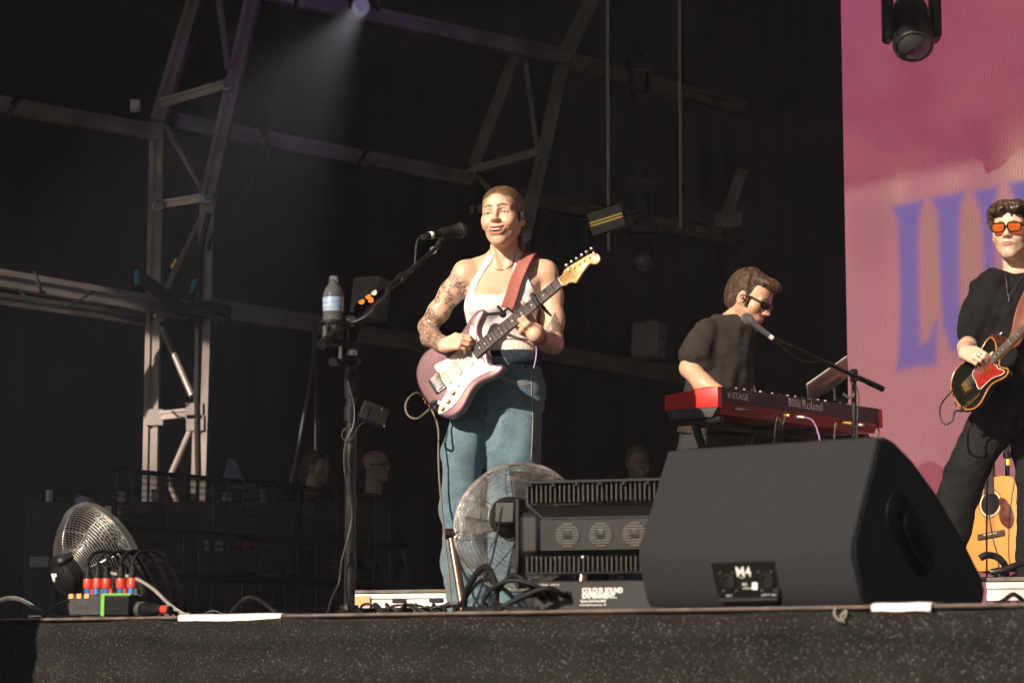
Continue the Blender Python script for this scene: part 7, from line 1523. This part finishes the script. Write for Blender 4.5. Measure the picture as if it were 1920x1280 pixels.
# ---------------------------------------------------------------- acoustic guitar on a stand
def acoustic():
    up = Vector((.02, .17, .985)).normalized(); xx = Vector((.67, -.74, .09)); xx = (xx - up * xx.dot(up)).normalized(); nn = xx.cross(up)
    if nn.y > 0: nn = -nn; 
    M = frame(at(1860, 1003, 11.0), xx, up, nn)
    if M.to_3x3().determinant() < 0: M = frame(at(1860, 1003, 11.0), -xx, up, nn)
    T = thing('acoustic_guitar', None, 'pale spruce acoustic guitar on a stand behind the guitarist', 'guitar', M=M)
    out = smooth2([(0, -.165), (.09, -.158), (.165, -.12), (.200, -.045), (.192, .03), (.158, .09), (.146, .125), (.150, .17), (.154, .21), (.136, .252), (.080, .272), (0, .275), (-.080, .272), (-.136, .252), (-.154, .21), (-.150, .17), (-.146, .125), (-.158, .09), (-.192, .03), (-.200, -.045), (-.165, -.12), (-.09, -.158)], 4)
    mat('spruce', (.58, .27, .07), .4, var=.14, vscale=40, stretch=(12, 1, 1), coat=.3); mat('mahogany', (.14, .05, .025), .4, var=.2)
    MB().prism(out, -.10, -.002, None, .004).build('back_and_sides', 'mahogany', T, local=True); MB().prism(out, -.0015, .002, None, .001).build('top', 'spruce', T, local=True)
    MB().cyl((0, .150, .0022), (0, .150, .0030), .052, n=32).build('sound_hole', 'panel_black', T, local=True)
    for r in (.058, .066): MB().lathe((0, .150, .0022), (0, 0, 1), [(r - .002, 0), (r - .002, .0012), (r + .002, .0012), (r + .002, 0)], 36).build('rosette', 'ink_brown' if r > .06 else 'pickguard_cream', T, local=True)
    sg = 1 if (M @ Vector((.1, 0, 0))).x > M.translation.x else -1
    MB().prism(smooth2([(sg * .052, .165), (sg * .085, .160), (sg * .125, .10), (sg * .130, .045), (sg * .105, .015), (sg * .065, .04), (sg * .045, .085), (sg * .055, .115)], 4), .0022, .004, None, .0005).build('pickguard', 'tort_dark' if 'tort_dark' in MATS else mat('tort_dark', (.05, .012, .010), .35, col2=(.16, .05, .03), vscale=60), T, local=True)
    MB().box((0, 0, .007), (.155, .028, .010), None, .003).build('bridge', 'rosewood', T, local=True); MB().box((0, .004, .0135), (.075, .003, .003)).build('saddle', 'pickguard_cream', T, local=True)
    MB().box((0, .43, -.008), (.052, .44, .022), None, .006).build('neck', 'mahogany', T, local=True); f_ = MB().box((0, .42, .0075), (.054, .45, .007)).build('fretboard', 'rosewood', T, local=True)
    for i in range(1, 19): yy = .648 * 2 ** (-i / 12); MB().box((0, yy, .0116), (.053, .0016, .0016)).build('fret', 'nickel', f_, local=True)
    for i in (5, 7, 9): yy = .648 * (2 ** (-i / 12) + 2 ** (-(i - 1) / 12)) / 2; MB().cyl((0, yy, .0108), (0, yy, .0118), .0035, n=8).build('inlay', 'pickguard_cream', f_, local=True)
    MB().box((0, .735, -.012), (.07, .17, .014), None, .003).build('headstock', 'mahogany', T, local=True)
    for k in range(6): X_ = -.0265 + k * .0106; MB().tube([(X_, .004, .0150), (X_ * .72, .648, .0135)], .0008, 4).build('string', 'nickel', T, local=True)
    for k in range(3):
        for s_ in (-1, 1): MB().tube([(s_ * .036, .69 + k * .045, -.012), (s_ * .055, .69 + k * .045, -.012)], .005, 6).build('tuner', 'chrome', T, local=True)
    S_ = thing('guitar_stand', M @ Vector((0, -.15, -.1)), 'black guitar stand cradling the acoustic guitar', 'guitar stand'); z0 = Vector((M.translation.x + .05, M.translation.y + .12, 0))
    MB().tube([z0 + Vector((0, .05, .05)), z0 + Vector((0, .08, .95))], .012, 8).build('post', 'black_metal', S_); MB().tube([M @ Vector((-.13, -.18, .05)), M @ Vector((-.12, -.185, -.05)), M @ Vector((0, -.19, -.12)), M @ Vector((.12, -.185, -.05)), M @ Vector((.13, -.18, .05))], .012, 8).build('cradle', 'black_rubber', S_)
    for k in range(3): a_ = k * 2.094 + .5; MB().tube([z0 + Vector((0, .05, .12)), z0 + Vector((.25 * math.cos(a_), .25 * math.sin(a_), .012))], .010, 8).build('leg', 'black_metal', S_)
    MB().tube([M @ Vector((0, -.19, -.12)), z0 + Vector((0, .05, .25))], .012, 8).build('arm', 'black_metal', S_)
acoustic()
SP2 = thing('microphone_stand', floorpt(1888, 11.15), 'black straight stand with yellow tape behind the acoustic guitar neck', 'microphone stand'); MB().cyl(floorpt(1888, 11.15) + Zv * .02, at(1889, 815, 11.15), .011, n=10).build('tube', 'black_metal', SP2); MB().cyl(at(1890, 872, 11.15), at(1890, 860, 11.15), .0135, n=10).build('tape_ring', 'yellow_tape', SP2); MB().lathe(floorpt(1888, 11.15) + Zv * .002, Zv, [(.0001, 0), (.12, 0), (.12, .012), (.02, .022), (.0001, .022)], 28).build('base', 'black_metal', SP2); MB().cyl(at(1889, 858, 11.15), at(1889, 846, 11.15), .022, n=12).build('clutch', 'black_plastic', SP2)
cable('acoustic_cable', [at(1846, 800, 10.7), at(1848, 880, 10.75), at(1853, 950, 10.78), at(1862, 1010, 10.8), at(1872, 1055, 10.8), fl(1874, 10.75)], .003, 'cable_black', 'thin black cable hanging in front of the acoustic guitar')
pd = thing('pedal_clamp', fl(1880, 9.2), 'black tube and clamp lying below the acoustic guitar', 'clamp'); MB().tube([at(1858, 1072, 9.2), at(1880, 1068, 9.18), at(1925, 1052, 9.1)], [.013, .013, .012], 10).build('tube', 'worn_tube', pd); MB().tube(catmull([at(1838, 1046, 9.3), at(1850, 1040, 9.3), at(1870, 1044, 9.3), at(1884, 1058, 9.25)], 4), .014, 8).build('clamp', 'black_plastic', pd); MB().tube([at(1880, 1068, 9.2), fl(1880, 9.2, .002)], .010, 8).build('support', 'black_metal', pd)

# ---------------------------------------------------------------- crew in the dark at the back
def crew(px, py, Y, fwd, lab, hair, shirt, glasses=False, hand=False, hlong=False):
    p = A(px, py, Y); k = .90; T = thing('person', (p[0], p[1], .002), lab, 'person', 'crew in the dark behind the stage')
    H = Frame(p, fwd, (0, 0, 1), k); B = SDF(); z = p[2]; fw = np.array(fwd, float); fw /= np.linalg.norm(fw)
    rows = [(z - .21, p[0] - fw[0] * .03, p[1] + .03, .07, .07), (z - .25, p[0] - fw[0] * .03, p[1] + .03, .17, .11), (z - .40, p[0] - fw[0] * .03, p[1] + .03, .18, .13), (z - .65, p[0] - fw[0] * .03, p[1] + .03, .155, .12), (.75 if z > 1.3 else z - .8, p[0] - fw[0] * .03, p[1] + .03, .16, .13)]
    B.loft(rows, .03); B.cone(H(0, .02, -.07), H(0, .03, -.22), .055, .06, .03); L = head_ops(B, H, male=not hlong)
    if hand: hand_ops(B, H(.02, -.10, -.20), H(-.005, -.11, -.10) - H(.02, -.10, -.20), fw, [(35, 45, 30)] * 4, dict(side=1, pts=[(.02, .02, -.01), (.05, .04, -.02), (.08, .045, -.02), (.1, .04, -.02)]), .95); B.chain([H(.02, -.10, -.20), H(.08, -.04, -.42), H(.16, .03, -.28)], [.028, .042, .055], .02)
    build_figure(T, B, L, H, 0, 0, None, fine=.0034, coarse=.008, skin_col=(.34, .20, .14))  # skin made darker, the dimness at the back put into its colour
    S = SDF(); S.loft([(a, b, c, d + .02, e + .02) for a, b, c, d, e in rows], .03); sd = np.array([fw[1], -fw[0], 0])
    for s_ in (-1, 1):
        a0 = np.array([p[0], p[1] + .03, z - .27]) + sd * s_ * .17; S.chain([a0, a0 + np.array([0, 0, -.28]), a0 + np.array([0, 0, -.5]) + fw * .12], [.06, .052, .045], .03)
    S.warp(fold_noise(81, 16, .005)); cloth_mesh(S, 'shirt', shirt, T, .010)
    J = SDF(); h0 = .80 if z > 1.3 else z - .75
    for s_ in (-1, 1): c = np.array([p[0], p[1] + .03, 0]) + sd * s_ * .09; J.cone(c + [0, 0, h0], c + [0, 0, .06], .10, .065, .03)
    cloth_mesh(J, 'trousers', 'black_jeans', T, .012)
    if hair:
        S = SDF(); E = lambda c, r, kk=.02, mode='add': S.ell(H(*c), np.array(r) * k, H.A, kk, mode); E((0, .028, .045), (.084, .099, .088), .02); E((0, -.035, .085), (.062, .045, .036), .02); E((0, .075, -.005), (.072, .05, .07), .03)
        if hlong: E((0, .10, -.05), (.05, .05, .09), .03)
        S.ell(H(0, -.105, -.045), np.array((.067, .115, .117)) * k, H.A, .008, 'sub'); S.warp(fold_noise(91, 60, .004)); comb(cloth_mesh(S, 'hair', hair, T, .0045, .02), H, 18, 1.0)
    if glasses:
        gl = MB()
        for sg in (-1, 1): P = [Vector(H(sg * .034 + .024 * math.cos(a_), -.102, .002 + .017 * math.sin(a_))) for a_ in np.linspace(0, 6.283, 17)]; gl.tube(P, .003, 5); gl.tube([Vector(H(sg * .058, -.10, .006)), Vector(H(sg * .082, .01, .006))], .003, 5)
        gl.tube([Vector(H(-.01, -.104, .004)), Vector(H(.01, -.104, .004))], .003, 5); gl.build('glasses', 'glossy_black', T)
hair_mat('hair_sandy', (.10, .062, .03), (.22, .145, .075), (1, 1, .3))
crew(595, 876, 16.6, (.9, -.4, -.05), 'dim woman with dark tied hair in profile behind the mesh barrier', 'hair_dark', 'grey_trousers', hlong=True)
crew(706, 873, 15.8, (.85, -.5, 0), 'dim bald man with glasses in profile behind the mesh barrier', None, 'grey_trousers', glasses=True)
crew(1197, 868, 15.2, (.12, -1, -.08), 'dim fair haired man holding a hand to his face behind the strobe bar', 'hair_sandy', 'grey_trousers', hand=True)
# ================================================================== STAGE LIGHTS
def moving_head(p, aim, k, label, lens_m='lens_dark', hang=True, pan=0.0):
    """p = centre of the tilting head, aim = where the lens points"""
    a = Vector(aim).normalized(); T = thing('moving_head', p + Zv * (.30 * k if hang else -.3 * k), label, 'stage light', 'moving head lights'); px_ = Vector((math.cos(pan), math.sin(pan), 0)); ax = a.cross(Zv); ax = ax.normalized() if ax.length > .2 else px_
    MB().lathe(p, a, [(.0001, -.17 * k), (.06 * k, -.165 * k), (.085 * k, -.13 * k), (.09 * k, -.02 * k), (.095 * k, .06 * k), (.098 * k, .14 * k), (.094 * k, .155 * k), (.082 * k, .150 * k)], 28).build('head', 'fixture_black', T)
    MB().lathe(p + a * (.148 * k), a, [(.086 * k, -.012 * k), (.084 * k, .0), (.06 * k, .014 * k), (.03 * k, .022 * k), (.0001, .025 * k)], 28).build('lens', lens_m, T)
    MB().lathe(p + a * (.15 * k), a, [(.084 * k, 0), (.086 * k, .006 * k), (.092 * k, .006 * k), (.094 * k, 0)], 28).build('lens_ring', 'steel', T)
    s_ = 1 if hang else -1
    for sg in (-1, 1): MB().box(p + ax * (sg * .112 * k) + Zv * (s_ * .10 * k), (.050 * k, .15 * k, .34 * k), (ax, Zv.cross(ax), Zv), .014 * k).build('yoke_arm', 'fixture_black', T)
    MB().box(p + Zv * (s_ * .27 * k), (.30 * k, .14 * k, .05 * k), (ax, Zv.cross(ax), Zv), .012 * k).build('yoke_bridge', 'fixture_black', T); MB().box(p + Zv * (s_ * .36 * k), (.32 * k, .24 * k, .11 * k), (ax, Zv.cross(ax), Zv), .012 * k).build('base', 'fixture_black', T)
    if hang:
        for sg in (-1, 1): MB().tube([p + ax * (sg * .09 * k) + Zv * (.41 * k), p + ax * (sg * .09 * k) + Zv * (.52 * k)], .02 * k, 8).build('hook_clamp', 'black_metal', T)
    return T
mat('lens_dark', (.05, .05, .06), .08, coat=1.0); mat('lens_lit', (.10, .09, .14), .08, coat=1.0, emit=(.55, .50, .85), estr=.10)
BEAM_P = at(678, 12, 15.0); BEAM_AIM = (at(440, 335, 12.3) - at(668, 22, 15.0)).normalized()
moving_head(at(683, 5, 15.0), BEAM_AIM, .72, 'moving head at the top with a pale beam shining down left', 'lens_lit')
sp = bpy.data.lights.new('beam_spot', 'SPOT'); sp.energy = 4600; sp.spot_size = R(22); sp.spot_blend = .75; sp.shadow_soft_size = .05; sp.color = (1.0, .96, .94)
spo = bpy.data.objects.new('beam_spot', sp); COL.objects.link(spo); spo.location = at(683, 5, 15.0) + BEAM_AIM * .135; spo.rotation_euler = BEAM_AIM.to_track_quat('-Z', 'Y').to_euler()
moving_head(at(1206, 488, 16.8), (.0, -.92, -.38), .62, 'dark moving head hanging below the strobe panel')
moving_head(at(1203, 395, 17.4), (.2, -.3, -.95), .6, 'dark moving head clamped just right of the strobe panel')
moving_head(at(1200, 170, 18.4), (.1, -.5, -.8), .62, 'barely visible moving head on the dim top purlin')
moving_head(at(1709, 50, 10.9), (-.05, -.60, -.80), 1.0, 'dark moving head hanging in front of the video wall top')
PF = moving_head(at(1626, -48, 10.9), (-.25, -.3, -.9), .55, 'dark moving head cut by the top edge, purple glow beside it', 'lens_purple' if 'lens_purple' in MATS else mat('lens_purple', (.05, .02, .1), .1, emit=(.25, .03, 1.0), estr=2.0))
sp2 = bpy.data.lights.new('purple_spot', 'SPOT'); sp2.energy = 130; sp2.spot_size = R(40); sp2.spot_blend = 1.0; sp2.shadow_soft_size = .04; sp2.color = (.42, .06, 1.0)
spo2 = bpy.data.objects.new('purple_spot', sp2); COL.objects.link(spo2); pa = Vector((-.42, .80, .30)).normalized(); spo2.location = at(1612, -48, 10.9) + pa * .15; spo2.rotation_euler = pa.to_track_quat('-Z', 'Y').to_euler()
tag(MB().cyl(at(1520, -120, 10.95), at(1980, -120, 10.95), .025, n=12).build('light_bar', 'black_metal'), 'black lighting bar above the video wall lights', 'lighting bar')
# strobe panel with two amber tube lines
c = at(1137, 412, 16.9); sx_ = Vector((.93, -.26, .25)).normalized(); sn = Vector((-.22, -.95, -.15)); sn = (sn - sx_ * sn.dot(sx_)).normalized(); sy_ = sn.cross(sx_)
if sy_.z < 0: sy_ = -sy_
SPN = thing('strobe_light', c, 'tilted grey strobe panel with two amber lines hanging mid stage', 'stage light'); k = 16.9 / F_PX
MB().box(c - sn * .04, (.275, .185, .08), (sx_, sy_, sn), .006).build('case', 'fixture_black', SPN)
mat('reflector_grey', (.34, .31, .29), .5, var=.1, vscale=30); mat('tube_amber', (.55, .40, .12), .4, emit=(1.0, .66, .18), estr=.22)
for v_ in (.052, -.052): MB().box(c + sy_ * v_ + sn * .002, (.255, .060, .006), (sx_, sy_, sn), .002).build('reflector', 'reflector_grey', SPN)
for v_ in (.011, -.011): MB().tube([c + sy_ * v_ - sx_ * .125 + sn * .004, c + sy_ * v_ + sx_ * .125 + sn * .004], .0055, 8).build('tube', 'tube_amber', SPN)
for sg in (-1, 1): MB().box(c + sx_ * (sg * .146) - sn * .03, (.012, .05, .06), (sx_, sy_, sn), .003).build('yoke_arm', 'fixture_black', SPN)
MB().tube([c + sx_ * .146 - sn * .06, c + sx_ * .25 - sn * .07], .012, 8).build('clamp_arm', 'black_metal', SPN)
# ---- things on the crew tables behind the barrier
def crew_table():
    T = thing('equipment_case', Vector((at(300, 1180, 14.6).x, 14.6, .002)), 'dark rack of equipment half hidden behind the mesh barrier', 'equipment rack')
    o = Vector((at(300, 1180, 14.6).x, 14.6, 0))
    MB().box(o + Vector((.1, .25, .42)), (1.9, .55, .80), None, .01).build('case', 'box_black', T)
    rg = random.Random(9)
    for k in range(10): MB().box(o + Vector((-.75 + .18 * k, -.035, .25 + .42 * rg.random())), (.12, .02, .05 + .05 * rg.random()), None, .004).build('panel_module', ('cabinet_grey', 'black_metal', 'steel', 'key_red_dark')[k % 4], T)
    for k in range(8): MB().cyl(o + Vector((-.7 + .22 * k, .0, .82)), o + Vector((-.7 + .22 * k, .0, .86 + .05 * rg.random())), .03, n=10).build('connector', ('steel', 'black_plastic', 'white_paint')[k % 3], T)
crew_table()
s_ = MB(); p0, p1, p2, p3 = at(415, 905, 14.3), at(470, 925, 14.3), at(440, 862, 14.5), at(428, 858, 14.5); s_.add([p0, p1, p2, p3], [(0, 1, 2, 3)]); o = s_.build('plastic_sheet', 'sheet_blue' if 'sheet_blue' in MATS else mat('sheet_blue', (.20, .25, .33), .3, var=.3, vscale=20), smooth=0); o.modifiers.new('t', 'SOLIDIFY').thickness = .004; tag(o, 'pale blue plastic sheet peaked up behind the mesh barrier', 'sheet')
ob = thing('orange_box', at(215, 965, 13.4), 'small white box with orange trim behind the left fan', 'box'); MB().box(at(212, 960, 13.4), (.09, .07, .07), None, .006).build('case', 'white_paint', ob); MB().box(at(228, 952, 13.36), (.02, .03, .03), None, .004).build('trim', 'orange_tape', ob); MB().box(at(214, 1075, 13.44), (.10, .1, .62), None, .01).build('pedestal', 'black_plastic', ob)
rd = thing('drill', at(162, 938, 12.6), 'small grey and turquoise cordless tool above the left fan', 'tool'); MB().cyl(at(150, 938, 12.6), at(172, 941, 12.55), .028, .022, 14).build('body', 'cabinet_grey', rd); MB().cyl(at(146, 936, 12.61), at(152, 938, 12.6), .030, n=14).build('rear_cap', 'cyan_tape', rd); MB().box(at(165, 956, 12.6), (.03, .04, .09), None, .008).build('grip', 'black_plastic', rd); tag(MB().box(at(165, 1080, 12.65), (.30, .25, .62), None, .01).build('tool_case', 'black_plastic'), 'black case under the cordless tool at left', 'case')
# ================================================================== HAZE
def haze():
    m = bpy.data.materials.new('haze_air'); m.use_nodes = True; nt = m.node_tree
    for n in list(nt.nodes):
        if n.type != 'OUTPUT_MATERIAL': nt.nodes.remove(n)
    v = nt.nodes.new('ShaderNodeVolumePrincipled'); v.inputs['Density'].default_value = HAZE_D; v.inputs['Color'].default_value = (.84, .84, .96, 1); v.inputs['Anisotropy'].default_value = 0.0
    nt.links.new(v.outputs[0], nt.nodes['Material Output'].inputs['Volume'])
    b = MB(); b.box((0, 24, 5.6), (84, 76, 17.0)); o = b.build('haze', m, smooth=0); o['kind'] = 'stuff'
HAZE_D = 0.0013
haze()
